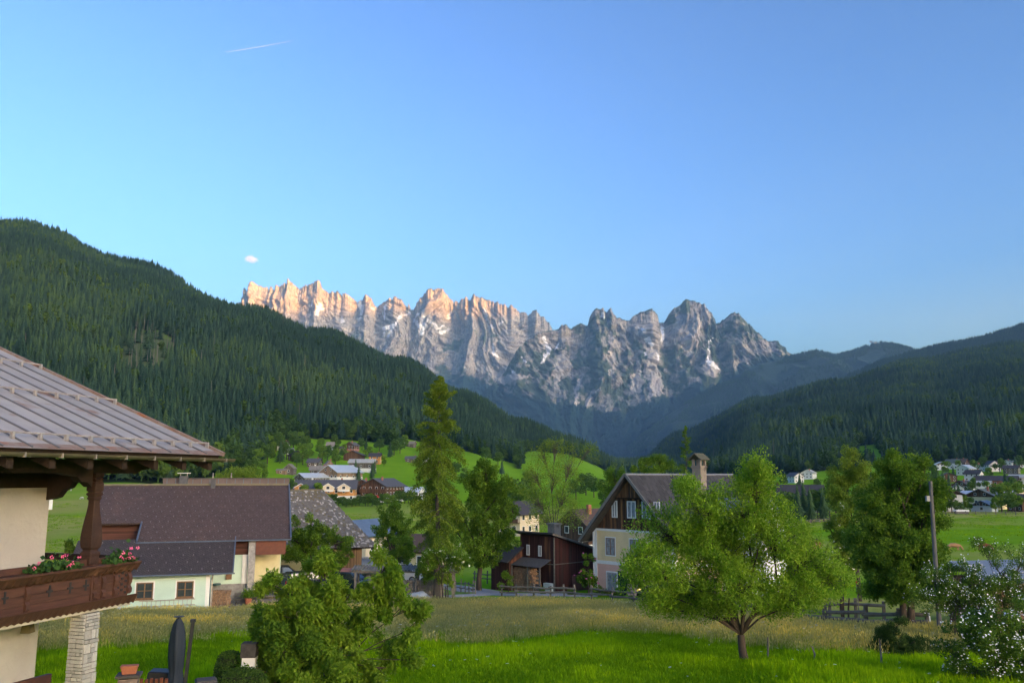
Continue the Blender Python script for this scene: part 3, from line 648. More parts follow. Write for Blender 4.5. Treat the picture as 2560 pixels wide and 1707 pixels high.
def tile_mat(name, c1, c2, c3, w_, h_, mort=.02, rough=.7, bump=.5, zk=1.0):
    """small roof tiles in courses, too fine to pick apart"""
    if name in MATS: return MATS[name]
    m = mat(name, c1, c2, scale=.8, rough=rough, c3=c3, s3=.45, thr3=.57)
    N, L = nodes_of(m); b = N['Principled BSDF']; src = b.inputs['Base Color'].links[0].from_socket
    tc = N.new('ShaderNodeTexCoord'); sx = N.new('ShaderNodeSeparateXYZ'); L.new(tc.outputs['Object'], sx.inputs[0])
    mz = N.new('ShaderNodeMath'); mz.operation = 'MULTIPLY'; mz.inputs[1].default_value = zk; L.new(sx.outputs[2], mz.inputs[0])
    cb = N.new('ShaderNodeCombineXYZ'); L.new(sx.outputs[0], cb.inputs[0]); L.new(mz.outputs[0], cb.inputs[1])
    br = N.new('ShaderNodeTexBrick'); br.inputs['Scale'].default_value = 1; br.inputs['Brick Width'].default_value = w_; br.inputs['Row Height'].default_value = h_; br.inputs['Mortar Size'].default_value = mort
    br.inputs['Color1'].default_value = (.75, .75, .75, 1); br.inputs['Color2'].default_value = (1.15, 1.15, 1.15, 1); br.inputs['Mortar'].default_value = (.4, .4, .4, 1)
    L.new(cb.outputs[0], br.inputs['Vector'])
    mu = N.new('ShaderNodeMix'); mu.data_type = 'RGBA'; mu.blend_type = 'MULTIPLY'; mu.inputs[0].default_value = 1; L.new(src, mu.inputs[6]); L.new(br.outputs['Color'], mu.inputs[7]); L.new(mu.outputs[2], b.inputs['Base Color'])
    bp = N.new('ShaderNodeBump'); bp.inputs['Strength'].default_value = bump; bp.inputs['Distance'].default_value = .02; L.new(br.outputs['Fac'], bp.inputs['Height']); bp.invert = True; L.new(bp.outputs[0], b.inputs['Normal'])
    return m
PLASTER = mat('cream_plaster', (.47, .45, .42), (.42, .40, .37), scale=1.2, rough=.95, bump=.8, bscale=9, c3=(.36, .34, .305), s3=.35, thr3=.6)
WHITE = mat('white_paint', (.80, .79, .77), (.70, .69, .67), scale=2, rough=.7, bump=.15)
DKWOOD = mat('brown_stain', (.105, .046, .030), (.065, .030, .021), scale=3, rough=.65, stretch=(1, 1, 1), bump=.3, bscale=14, rand=.12, c3=(.19, .09, .055), s3=1.3, thr3=.6)
DKWOOD2 = mat('dark_eave_wood', (.040, .024, .017), (.022, .014, .011), scale=4, rough=.85, bump=.2)
SHEET = mat('zinc_sheet', (.40, .375, .355), (.33, .305, .29), scale=1.4, rough=.8, spec=.15, metal=0.0, stretch=(1, 1, 1), bump=.08, bscale=5, c3=(.26, .15, .10), s3=1.1, thr3=.62, rand=.07)
RUST = mat('rusty_edge', (.22, .12, .075), (.30, .24, .20), scale=4, rough=.7, bump=.3, c3=(.32, .13, .06), s3=2, thr3=.55)
COPPER = mat('gutter_metal', (.20, .17, .11), (.13, .11, .075), scale=3, rough=.4, metal=.5)
STEEL = mat('galvanised_bar', (.52, .48, .44), (.36, .28, .23), scale=5, rough=.5, metal=.4)
GLASS = mat('window_glass', (.030, .040, .048), (.05, .06, .065), scale=3, rough=.08, spec=.8)
CURTAIN = mat('curtained_glass', (.42, .44, .46), (.12, .14, .16), scale=5, rough=.25, spec=.6, stretch=(3, 3, .6))
STONE = mat('wall_stone', (.56, .53, .48), (.44, .41, .37), scale=5, rough=.9, bump=.6, bscale=18, rand=.22)
MORTAR = mat('mortar', (.05, .046, .042), (.035, .032, .03), scale=8, rough=.95)
BLACK = mat('black_iron', (.02, .02, .022), (.03, .03, .03), scale=6, rough=.5)
GREYW = mat('weathered_wood', (.20, .18, .155), (.11, .098, .085), scale=3, rough=.9, stretch=(1, 1, 1), bump=.5, bscale=12, rand=.2)

# ------------------------------------------------------------------ neighbour chalet with the balcony (left)
tx, ty = .305, .952
CH = thing('chalet', 'cream chalet with metal roof, carved brown balcony and stone pillar', 'house', (-8.8, 18.0, EYE), math.atan2(ty, tx))
# local x runs along the facade (away from the camera), y into the house, z from eye level
GR = gz(-8.8, 18.0)-EYE
MB().box(-9, 0, 1.2, 9, GR-.3, -.24).build('wall', PLASTER, CH)
MB().box(-9, .02, 1.18, 9.02, -.24, .75).build('upper_boards', DKWOOD2, CH)
MB().prism([(1.18, .75), (9.02, .75), (9.02, 3.2), (8, 3.6)], -9, .03, 'x').build('gable_wall', DKWOOD2, CH)
tp = .395; ye, ze = -1.15, .50
# roof sheets, one panel between each pair of standing seams
def rz_(y): return ze+(y-ye)*tp
pn = 0.6; x = 2.68; ytop = 8.4
deck = MB().slab((-10, ye+.05, rz_(ye+.05)-.012), (2.62, ye+.05, rz_(ye+.05)-.012), (2.62, ytop, rz_(ytop)-.012), (-10, ytop, rz_(ytop)-.012), .12).build('roof_deck', DKWOOD2, CH)
seg = [ye, 1.6, 5.1, ytop]
pm = {}
for i in range(21):
    x1 = 2.68-i*pn; x0 = x1-pn
    for j in range(3):
        y0, y1 = seg[j], seg[j+1]
        if j not in pm:
            pm[j] = MB().slab((0, y0, rz_(y0)), (pn-.012, y0, rz_(y0)), (pn-.012, y1-.01, rz_(y1-.01)), (0, y1-.01, rz_(y1-.01)), .008).mesh('sheet', SHEET)
        link_mesh('roof_sheet', pm[j], CH, (x0, 0, random.uniform(0, .004)))
    if i == 0: sm = MB().slab((-.015, ye, rz_(ye)+.035), (.015, ye, rz_(ye)+.035), (.015, ytop, rz_(ytop)+.035), (-.015, ytop, rz_(ytop)+.035), .04).mesh('seam', mat('seam_zinc', (.20, .19, .19), (.15, .14, .14), rough=.5, metal=.3))
    link_mesh('standing_seam', sm, CH, (x0, 0, 0))
MB().slab((-10, ye-.03, rz_(ye)-.012), (2.70, ye-.03, rz_(ye)-.012), (2.70, ye+.20, rz_(ye+.2)+.012), (-10, ye+.20, rz_(ye+.2)+.012), .004).build('eave_strip', RUST, CH)
MB().beam((2.70, ye, rz_(ye)+.01), (2.70, ytop, rz_(ytop)+.01), .09, .10).build('verge_strip', RUST, CH)
for y in (ye+.42, 2.1, 4.6):      # snow bars with a clamp on each seam
    bar = MB().tube([(-10, y, rz_(y)+.12), (2.66, y, rz_(y)+.12)], .02, 6).build('snow_bar', STEEL, CH)
    cm = MB().box(-.028, .028, -.035, .035, .0, .13).mesh('clamp', STEEL)
    for i in range(21): link_mesh('clamp', cm, bar, (2.62-i*pn, y, rz_(y)))
g = MB(); pr = [(math.cos(a)*.075, math.sin(a)*.075) for a in np.linspace(math.pi, 2*math.pi, 9)]; pr += [(q[0]*.9, q[1]*.9) for q in reversed(pr)]
g.prism([(ye-.09+q[0], .41+q[1]) for q in pr], -10, 2.95, 'x'); gut = g.build('gutter', COPPER, CH)
hk = MB().box(-.012, .012, -.085, .085, -.085, .0).mesh('gutter_hook', STEEL)
for i in range(16): link_mesh('gutter_hook', hk, gut, (2.6-i*.8, ye-.09, .415))
rf = MB().hexa([(-.07, ye+.06, .14), (.07, ye+.06, .14), (.07, 4, 1.95), (-.07, 4, 1.95), (-.07, ye+.06, .38), (.07, ye+.06, .38), (.07, 4, 2.3), (-.07, 4, 2.3)]).mesh('rafter', DKWOOD2)
for i in range(14): link_mesh('rafter', rf, CH, (2.3-i*.9, 0, 0))
MB().prism([(-8, .06), (1.05, .06), (1.18, .13), (1.40, .16), (1.48, .24), (1.48, .34), (-8, .34)], -.13, .13, 'y').build('purlin', DKWOOD2, CH)
for (xx, yy0, yy1) in ((-.02, .2, 1.2),):   # cross beam from wall to post with a scrolled bracket below
    MB().box(xx-.10, xx+.10, .13, 1.25, -.02, .32).build('cross_beam', DKWOOD2, CH)
    MB().prism([(1.19, -.02), (.35, -.02), (.40, -.10), (.52, -.14), (.60, -.24), (.78, -.30), (.90, -.44), (1.05, -.48), (1.19, -.5)], xx-.08, xx+.08, 'x').build('bracket', DKWOOD2, CH)
MB().prism([(-1.0, .06), (-.2, .06), (-.2, -.22), (-.34, -.12), (-.5, -.1), (-.62, .0), (-.8, .02)], -.11, .11, 'y').build('post_bracket', DKWOOD2, CH)
# turned square post
q = 1.414
prof = [(.155, -1.80), (.155, -1.63), (.17, -1.62), (.17, -1.57), (.13, -1.53), (.13, -1.50), (.165, -1.47), (.18, -1.38), (.185, -1.25), (.17, -1.1), (.145, -.92), (.118, -.75), (.10, -.60), (.098, -.50), (.125, -.47), (.125, -.44), (.105, -.42), (.145, -.385), (.145, -.355), (.108, -.325), (.145, -.30), (.145, -.13), (.108, -.10), (.14, -.08), (.14, -.055), (.108, -.03), (.14, .0), (.14, .03), (.13, .06)]
MB().lathe([(r*q*.82, z) for r, z in prof], 4).build('balcony_post', mat('dark_post', (.060, .030, .021), (.034, .018, .013), scale=3, rough=.7, bump=.3, bscale=12), CH, bevel=.008)
# balcony
BX0, BX1 = -7.0, 1.08
bal = MB().box(BX0, BX1, -.16, 1.2, -2.76, -2.68).build('balcony_floor', mat('pale_soffit', (.50, .45, .36), (.42, .37, .29), scale=3, rough=.8), CH)
def scallop(z0, z1, y0, y1, n, x0=BX0, x1=BX1+.05):
    """board with a wavy lower edge, leaning out at the top"""
    m = MB(); w_ = (x1-x0)/n; vs = []; fs = []
    pts = []
    for i in range(n):
        for k in range(4):
            pts.append((x0+w_*(i+k/4), z0+.028*math.sin(math.pi*k/4)))
    pts.append((x1, z0))
    b = 0
    for px, pz in pts:
        vs += [(px, y0, pz), (px, y1, z1), (px, y1+.03, z1), (px, y0+.03, pz)]
    for i in range(len(pts)-1):
        a = 4*i; c = 4*(i+1)
        fs += [(a, c, c+1, a+1), (a+1, c+1, c+2, a+2), (a+2, c+2, c+3, a+3), (a+3, c+3, c, a)]
    fs += [(0, 1, 2, 3), (len(vs)-1, len(vs)-2, len(vs)-3, len(vs)-4)]
    return m.add(vs, fs)
tray = scallop(-2.03, -1.84, -.22, -.36, 56).build('scalloped_rail', DKWOOD, CH)
scallop(-2.72, -2.52, -.20, -.30, 54).build('scalloped_skirt', DKWOOD, CH)
MB().box(BX0, BX1+.04, -.36, -.02, -1.86, -1.82).build('flower_shelf', DKWOOD, CH)
MB().box(BX0, BX1, -.05, -.01, -1.82, -1.70).build('handrail', DKWOOD, CH)
# parapet boards (each its own), with raised black crosses standing in for shaded cut-outs
bm_ = MB().box(0, 1, -.14, -.11, 0, 1).mesh('board', DKWOOD)
zz = [-2.56, -2.40, -2.22, -2.05, -1.92]
for i in range(4):
    for a, b_ in ((BX0, -3.4), (-3.4, -1.6), (-1.6, .12), (.12, .60), (.60, 1.0)):
        link_mesh('parapet_board', bm_, CH, (a+.006, random.uniform(-.004, .004), zz[i]), (0, 0, 0), (b_-a-.012, 1, zz[i+1]-zz[i]-.008))
MB().box(BX0, BX1-.1, -.11, -.07, -2.6, -1.9).build('parapet_backing', DKWOOD2, CH)
cmh = MB().box(-.022, .022, -.152, -.142, -.11, .11); cmh.box(-.075, .075, -.1535, -.1425, -.03, .014)
cmh = cmh.mesh('cutout_shade', BLACK)
for xx in (-6.2, -5.3, -4.6, -3.0, -2.5, -2.1, -1.1, -.6, -.2): link_mesh('cutout_shade', cmh, CH, (xx, 0, -2.2))
cb_ = MB()
for i in range(3):
    for k in range(4): cb_.box(.66+i*.11, .72+i*.11, -.155, -.142, -2.5+k*.12+(i % 2)*.06, -2.45+k*.12+(i % 2)*.06)
cb_.build('carved_blocks', BLACK, CH)
sb = [(-.15, 0), (-.20, .04), (-.205, .12), (-.16, .18), (-.19, .24), (-.205, .33), (-.18, .41), (-.15, .45), (-.2, .5), (-.28, .56), (-.30, .62), (-.13, .62), (-.13, 0)]
bk = MB().prism(sb, -.05, .05, 'x').mesh('scroll_bracket', DKWOOD)
for xx in (-6.9, -5.2, -3.4, -1.62, .02, .26, .6, 1.0): link_mesh('scroll_bracket', bk, CH, (xx, 0, -2.52))
MB().box(-.08, .08, -.17, -.02, -2.52, -1.80).build('rail_post', DKWOOD, CH)
MB().box(BX1-.06, BX1, -.1, 6, -1.86, -1.72).build('end_handrail', DKWOOD2, CH)
MB().box(BX1-.05, BX1-.01, 0, 6, -2.6, -1.95).build('end_parapet', DKWOOD2, CH)
# stone pillar: cut stones in uneven courses round a mortar core
hw = .19
MB().box(-hw+.015, hw-.015, -hw+.015, hw-.015, GR-.2, -2.76).build('pillar_core', MORTAR, CH)
sm_ = MB().box(-.5, .5, -.5, .5, -.5, .5).mesh('stone', STONE)
for face in range(2):
    z = GR-.1
    while z < -2.78:
        h = random.choice([.06, .07, .07, .08, .13, .19]); h = min(h, -2.77-z)
        s = -hw
        while s < hw-.01:
            l = min(random.choice([.08, .12, .16, .22, .28]) if h < .1 else random.choice([.12, .18, .24]), hw-s)
            if hw-s-l < .05: l = hw-s
            t = random.uniform(.012, .03); c = s+l/2; off = hw-.012+t/2
            nsub = 2 if (h > .1 and random.random() < .5) else 1
            for k in range(nsub):
                loc = {0: (c, -off), 1: (-off, c), 2: (c, off), 3: (off, c)}[face]
                sc_ = {0: (l-.02, t+.02), 1: (t+.02, l-.02), 2: (l-.02, t+.02), 3: (t+.02, l-.02)}[face]
                hh = h/nsub
                link_mesh('stone', sm_, CH, (loc[0], loc[1], z+hh*(k+.5)), (0, 0, 0), (sc_[0], sc_[1], hh-.016))
            s += l
        z += h
# wall fittings
wf = MB().box(-4.2, -3.05, 1.15, 1.22, -2.0, -.62).build('window_frame', mat('grey_frame', (.16, .17, .19), (.12, .13, .14), rough=.6), CH)
MB().box(-4.1, -3.2, 1.13, 1.145, -1.9, -.72).build('window_pane', GLASS, CH)
MB().box(-1.72, -1.5, 1.12, 1.2, -.78, -.5).build('cable_box', mat('grey_plastic', (.36, .35, .33), (.30, .29, .27), rough=.6), CH)
cab = MB(); cab.tube([(-1.55, 1.185, -.24), (-1.57, 1.185, -.5)], .006, 4); cab.tube([(-1.62, 1.185, -.78), (-1.60, 1.185, -1.3), (-1.55, 1.185, -1.75), (-1.62, 1.185, -1.8), (-1.66, 1.185, -1.7), (-1.66, 1.185, -.78)], .006, 4)
cab.build('cable', BLACK, CH)
lampt = thing('wall_lamp', 'small iron lantern hanging under the balcony by the wall corner', 'lamp')
lampt.parent = None; lm = CH.matrix_world
def chl(x_, y_, z_):
    c, s = math.cos(CH.rotation_euler.z), math.sin(CH.rotation_euler.z); return (CH.location.x+c*x_-s*y_, CH.location.y+s*x_+c*y_, EYE+z_)
lampt.location = chl(-.55, .9, -2.86)
MB().lathe([(.02, .1), (.2, .02), (.21, .0), (.02, .01)], 4).build('lamp_cap', BLACK, lampt); MB().lathe([(.09, 0), (.14, -.26), (.13, -.27)], 4).build('lamp_glass', mat('amber_glass', (.16, .13, .07), (.11, .09, .05), rough=.2), lampt)
MB().tube([(0, 0, .1), (0, 0, .2)], .012, 5).build('hook', BLACK, lampt)
br = thing('wall_bracket', 'black wrought iron scroll bracket on the cream wall', 'bracket', chl(-2.25, 1.14, -3.95))
MB().box(-.03, .03, -.02, .05, -.22, .22).build('plate', BLACK, br)
sp_ = MB(); sp_.tube([(0, -.0, .1), (0, -.25, .12), (0, -.42, .05), (0, -.36, -.04), (0, -.28, .02)], .014, 5); sp_.tube([(0, 0, -.15), (0, -.14, -.12), (0, -.2, 0), (0, -.3, .04)], .012, 5); sp_.build('scroll', BLACK, br)
br.rotation_euler.z = CH.rotation_euler.z
pl = thing('wall_plate', 'round grey decorative plate on the cream wall', 'plate', chl(-2.1, 1.16, -4.55)); pl.rotation_euler = (math.pi/2, 0, CH.rotation_euler.z)
MB().lathe([(.16, 0), (.16, .02), (.11, .03), (.11, .02), (.05, .02), (.04, .04)], 20).build('disc', mat('grey_pottery', (.30, .30, .30), (.42, .42, .41), scale=9, rough=.5), pl)
# lower window box
lb = thing('window_box', 'brown scalloped window box on the lower chalet wall', 'planter', chl(0, 0, 0), CH.rotation_euler.z)
scallop(-4.62, -4.35, .62, .50, 11, -.9, .55).build('front_board', DKWOOD, lb); MB().box(-.9, .55, .6, 1.2, -4.42, -4.36).build('shelf', DKWOOD, lb); MB().box(-.7, .3, 1.0, 1.2, -5.4, -4.62).build('bracket', DKWOOD2, lb)
MB().box(-.9, .35, 1.1, 1.2, -4.30, -4.12).build('back_rail', DKWOOD, lb)

# geraniums
M_GER = leaf_mat('geranium_leaf', (.02, .06, .02), (.06, .13, .03), trans=.2)
M_PINK = mat('pink_petal', (.75, .05, .22), (.85, .25, .42), scale=20, rough=.6, rand=.25)
def geranium(label, xs, n, nb, seed, side=0):
    r = np.random.default_rng(seed); t = thing('geranium', label, 'flowers', chl((xs[0]+xs[1])/2, -.22, -1.82), CH.rotation_euler.z)
    L_ = xs[1]-xs[0]; c = np.stack([r.uniform(-L_/2, L_/2, n), r.normal(-.02, .09, n), np.abs(r.normal(.06, .09, n))], 1)
    c[:, 2] *= (1.3-np.abs(c[:, 0])/(L_/2)*.8)
    nr = r.normal(size=(n, 3))+np.array([0, -.4, .8]); nr /= np.linalg.norm(nr, axis=1)[:, None]
    a = np.cross(nr, r.normal(size=(n, 3))); a /= np.linalg.norm(a, axis=1)[:, None]; b = np.cross(nr, a); s = r.uniform(.025, .055, n)[:, None]
    V = np.stack([c+a*s, c+b*s, c-a*s, c-b*s], 1).reshape(-1, 3)
    mesh_np('foliage', V, np.arange(4*n).reshape(n, 4), M_GER, t, attrs={'c': r.random(n)})
    for k in range(nb):
        p = (r.uniform(-L_/2, L_/2), r.normal(-.08, .08), r.uniform(.05, .30)); q_ = MB()
        for j in range(9):
            d = Vector(r.normal(size=3)).normalized(); o_ = Vector(p)+d*.03; e = .017; q_.add([o_+Vector((e, 0, 0)), o_+Vector((0, e, 0)), o_+Vector((-e, 0, 0)), o_+Vector((0, -e, 0)), o_+Vector((0, 0, e)), o_+Vector((0, 0, -e))], [(0, 1, 4), (1, 2, 4), (2, 3, 4), (3, 0, 4), (1, 0, 5), (2, 1, 5), (3, 2, 5), (0, 3, 5)])
        q_.build('blossom', M_PINK, t)
geranium('pink geraniums on the balcony rail beside the turned post', (.2, .98), 330, 9, 1)
geranium('trailing pink geraniums on the balcony rail before the cream wall', (-1.7, -.55), 380, 9, 2)
geranium('geranium tuft with one pink bloom farther along the balcony rail', (-3.9, -3.2), 200, 3, 3)

# ------------------------------------------------------------------ mint green house with two brown tiled roofs
ex, ey_ = .956, .292
MH = thing('mint_house', 'mint green house with two broad brown tiled roofs', 'house', (-25.75, 56.87, EYE), math.atan2(ey_, ex))
MINT = mat('mint_plaster', (.55, .70, .60), (.50, .64, .55), scale=1.5, rough=.95, bump=.3, bscale=12, c3=(.40, .57, .47), s3=.8, thr3=.6)
TILE1 = tile_mat('brown_tiles', (.135, .090, .076), (.110, .075, .066), (.165, .102, .082), .22, .10, zk=1.8)
TILE2 = tile_mat('dark_brown_tiles', (.092, .072, .066), (.076, .062, .058), (.108, .082, .072), .22, .10, zk=1.8)
TRIM = mat('blue_grey_flashing', (.14, .18, .23), (.10, .13, .17), scale=3, rough=.5, metal=.3)
SGUARD = mat('snow_guard', (.17, .15, .145), (.14, .12, .12), rough=.6)
g0 = gz(-23, 57)-EYE
MB().box(0, 5.6, 0, 4.0, g0-.4, -6.42).build('annex_wall', MINT, MH)
MB().box(-.02, .24, -.02, .3, g0-.2, -6.44).build('white_quoin', WHITE, MH); MB().box(5.36, 5.62, -.02, .3, g0-.2, -6.44).build('white_quoin', WHITE, MH)
WINBR = mat('brown_window_wood', (.20, .11, .055), (.15, .08, .04), scale=6, rough=.6)
def cross_window(parent, x, y, z, w_, h, frame, pane, surround=None, cols=2, rows=2, ax='y', th=.05):
    """window on a wall facing local -y: surround, frame with bars, panes"""
    t = bpy.data.objects.new('window', None); COL.objects.link(t); t.parent = parent; t.location = (x, y, z)
    if surround:
        s = .09; m = MB(); m.box(-s, w_+s, -.018, .0, -s, 0); m.box(-s, w_+s, -.018, .0, h, h+s); m.box(-s, 0, -.018, .0, 0, h); m.box(w_, w_+s, -.018, .0, 0, h); m.build('surround', surround, t)
    m = MB(); f = th
    m.box(0, w_, -.03, .03, 0, f); m.box(0, w_, -.03, .03, h-f, h); m.box(0, f, -.03, .03, f, h-f); m.box(w_-f, w_, -.03, .03, f, h-f)
    for i in range(1, cols): m.box(w_*i/cols-f*.5, w_*i/cols+f*.5, -.034, .03, f, h-f)
    for j in range(1, rows): m.box(f, w_-f, -.026, .02, h*j/rows-f*.25, h*j/rows+f*.25)
    m.build('frame', frame, t)
    MB().box(f*.5, w_-f*.5, -.008, .008, f*.5, h-f*.5).build('pane', pane, t); return t
for xx in (1.05, 3.55):
    wn_ = cross_window(MH, xx, -.005, -7.98, 1.05, 1.05, WINBR, GLASS, WHITE, th=.075)
    MB().box(-.06, 1.11, -.09, .0, -.07, .0).build('sill', WINBR, wn_)
vent = MB()
for k in range(4): vent.box(.36+k*.06, .40+k*.06, -.012, .0, -7.0, -6.8)
vent.build('vent', BLACK, MH)
pk_ = .548
def roof2(name, X0, X1, Y0, Z0, Y1, mt, th=.14):
    Z1 = Z0+(Y1-Y0)*pk_
    return MB().slab((X0, Y0, Z0), (X1, Y0, Z0), (X1, Y1, Z1), (X0, Y1, Z1), th).build(name, mt, MH)
r1 = roof2('annex_roof', -3.2, 7.05, -.5, -6.40, 3.25, TILE2)
r2 = roof2('main_roof', .55, 10.9, 2.9, -4.47, 9.8, TILE1); r3 = roof2('main_roof_wing', -3.2, .55, 5.0, -4.47+2.1*pk_, 9.8, TILE1)
def guards(roof, X0, X1, Y0, Z0, Y1, n, m, mt):
    q_ = MB()
    for j in range(m):
        for i in range(n):
            y = Y0+(Y1-Y0)*(j+.5)/m; x = X0+(X1-X0)*(i+.5*(j % 2)+.25)/n; z = Z0+(y-Y0)*pk_+.0
            q_.box(x-.02, x+.02, y-.05, y+.05, z, z+.09)
    o = q_.build('snow_guards', mt, roof); o['kind'] = 'stuff'
guards(r1, -3.1, 6.9, -.5, -6.40, 3.25, 15, 5, SGUARD); guards(r2, .7, 10.7, 2.9, -4.47, 9.7, 17, 11, SGUARD); guards(r3, -3.1, .5, 5, -4.47+2.1*pk_, 9.7, 6, 7, SGUARD)
zr_ = -4.47+6.9*pk_
MB().slab((-3.2, 9.8, zr_), (-3.2, 16.7, -4.47), (10.9, 16.7, -4.47), (10.9, 9.8, zr_), -.14).build('rear_roof', TILE1, MH)
MB().tube([(-3.2, 9.8, zr_+.02), (10.95, 9.8, zr_+.02)], .10, 6).build('ridge_cap', mat('mossy_ridge', (.16, .13, .11), (.22, .20, .10), scale=3, rough=.9), MH)
m = MB(); m.box(1.3, 10.95, 10.4, 11.4, zr_-.3, zr_+.50); st = m.build('ridge_housing', mat('brown_sheet', (.15, .11, .105), (.12, .09, .085), scale=2, rough=.6), MH)
se = MB().box(-.02, .02, 10.37, 10.4, zr_-.1, zr_+.50).mesh('housing_seam', TRIM)
for k in range(15): link_mesh('housing_seam', se, st, (1.6+k*.64, 0, 0))
MB().box(1.2, 11.0, 10.3, 11.5, zr_+.50, zr_+.55).build('housing_cap', mat('brown_cap', (.10, .085, .085), (.08, .07, .07), rough=.6), st)
def stack(x, y, z, w_, h, cap):
    c_ = MB().box(x-w_/2, x+w_/2, y-w_/2, y+w_/2, z-.6, z+h).build('chimney', mat('slate_cladding', (.10, .10, .11), (.075, .075, .08), rough=.7), MH)
    if cap:
        MB().box(x-w_*.75, x+w_*.75, y-w_*.7, y+w_*.7, z+h+.18, z+h+.24).build('chimney_hood', mat('bright_sheet', (.55, .57, .6), (.45, .47, .5), rough=.35, metal=.6), c_)
        for sx_ in (-1, 1): MB().box(x+sx_*w_*.4-.02, x+sx_*w_*.4+.02, y-.02, y+.02, z+h, z+h+.18).build('hood_leg', STEEL, c_)
stack(2.85, 10.1, zr_+.1, .62, .62, True); stack(5.1, 9.5, zr_-.2, .34, .66, False)
for xx in (5.0, 6.4): MB().tube([(xx, 10.7, zr_+.4), (xx, 10.7, zr_+.95)], .045, 6).build('vent_pipe', STEEL, MH)
MB().beam((.56, 2.9, -4.42), (.56, 5.05, -4.42+2.1*pk_), .10, .16).build('verge_flashing', TRIM, MH)
MB().beam((10.93, 2.85, -4.44), (10.93, 9.8, zr_+.02), .10, .18).build('verge_flashing', TRIM, MH); MB().beam((7.08, -.52, -6.40), (7.08, 3.25, -4.33), .08, .16).build('verge_flashing', TRIM, MH)
MB().tube([(-3.2, -.56, -6.46), (7.2, -.56, -6.46)], .055, 6).build('gutter', TRIM, MH); MB().tube([(.5, 2.82, -4.56), (10.95, 2.82, -4.56)], .055, 6).build('gutter', TRIM, MH)
REDBR = board_mat('red_brown_boards', (.10, .04, .028), (.07, .03, .022), .14, 'Z')
MB().box(-2.3, .6, 5.6, 6.0, -7, -3.2).build('loggia_wall', REDBR, MH)
MB().box(-3.0, 10.4, 6.2, 14.5, g0-1.5, -3.9).build('main_wall', MINT, MH)
MB().box(5.62, 8.0, 3.6, 6.3, g0-1.2, -5.6).build('porch_wall', MINT, MH); MB().box(5.60, 8.0, 3.55, 6.25, -5.6, -4.5).build('porch_boards', REDBR, MH)
MB().box(5.64, 8.0, 3.50, 3.62, g0-1.2, -7.62).build('stone_plinth', mat('rubble', (.30, .29, .28), (.18, .17, .17), scale=5, rough=.95, bump=.8, bscale=10), MH)
MB().box(7.62, 7.98, 3.46, 3.6, -7.62, -5.6).build('white_quoin', WHITE, MH)
MB().box(8.02, 8.5, 3.1, 3.6, g0-1.0, -4.6).build('stone_pier', mat('rubble_pale', (.42, .40, .38), (.25, .24, .23), scale=6, rough=.95, bump=.9, bscale=9), MH)
MB().box(8.5, 10.3, 4.9, 5.3, g0-1.2, -5.7).build('cream_wall', mat('yellow_plaster', (.70, .62, .36), (.62, .54, .31), scale=2, rough=.95), MH); MB().box(8.5, 10.6, 3.0, 3.3, -5.6, -4.55).build('porch_beam', mat('red_beam', (.17, .06, .035), (.12, .045, .03), rough=.7), MH)
MB().box(6.55, 6.95, 3.44, 3.5, -7.3, -6.75).build('notice_board', WINBR, MH)
MB().lathe([(.02, 0), (.3, .02), (.3, .14), (.02, .16)], 10, (5.95, 3.3, -7.66)).build('lantern_shade', mat('teal_enamel', (.05, .12, .13), (.04, .09, .1), rough=.3), MH)
MB().tube([(5.8, -.3, -6.5), (5.75, .1, -6.9), (5.75, .06, g0)], .045, 6).build('downpipe', STEEL, MH)
# ladder hung along the annex wall
ld = thing('ladder', 'grey ladder hung lengthwise on the mint green annex wall', 'ladder', (-25.75, 56.87, EYE), math.atan2(ey_, ex))
for z_ in (g0+.26, g0+.62): MB().tube([(1.3, -.07, z_), (4.75, -.07, z_+.02)], .028, 6).build('rail', STEEL, ld)
for k in range(12): MB().tube([(1.5+k*.275, -.07, g0+.26), (1.5+k*.275, -.07, g0+.62)], .018, 5).build('rung', STEEL, ld)
# ------------------------------------------------------------------ farmhouse with the wooden gable
FX, FY = .686, -.728
fb = gz(9, 75)-EYE
FH = thing('farmhouse', 'old farmhouse with weathered plank gable over yellow and pink walls', 'house', (7.3, 76.3, EYE+fb), math.atan2(FY, FX))
FW, FL, FHW = 8.6, 15.6, 5.35
OCHRE = mat('ochre_plaster', (.76, .60, .34), (.68, .53, .30), scale=1.2, rough=.95, bump=.4, bscale=12, c3=(.60, .46, .26), s3=.7, thr3=.6)
PINK = mat('pink_plaster', (.72, .44, .36), (.64, .39, .32), scale=1.2, rough=.95, bump=.4, bscale=12, c3=(.58, .36, .30), s3=.8, thr3=.6)
OLDPLANK = mat('old_gable_plank', (.24, .115, .045), (.11, .055, .028), scale=2.0, rough=.9, stretch=(4, 4, .4), bump=.4, bscale=10, rand=.42, c3=(.035, .024, .018), s3=1.0, thr3=.5)
BLKPLANK = mat('blackened_plank', (.085, .045, .025), (.035, .022, .016), scale=2.0, rough=.9, stretch=(4, 4, .4), bump=.4, bscale=10, rand=.35)
MB().box(0, FW, 0, FL-.4, -1.0, 2.5).build('lower_wall', PINK, FH); MB().box(.01, FW-.01, .01, FL-.41, 2.78, FHW).build('upper_wall', OCHRE, FH)
MB().box(-.03, FW+.03, -.03, FL-.37, 2.5, 2.78).build('white_band', WHITE, FH); MB().box(-.03, FW+.03, -.03, FL-.37, FHW-.02, FHW+.16).build('white_band', WHITE, FH)
for a, b_ in ((-.025, .30), (FW-.30, FW+.025)): MB().box(a, b_, -.025, .3, -1.0, 2.5).build('white_quoin', WHITE, FH); MB().box(a, b_, -.025, .3, 2.78, FHW-.02).build('white_quoin', WHITE, FH)
TP = 1.08; APX = FHW+.15+FW/2*TP
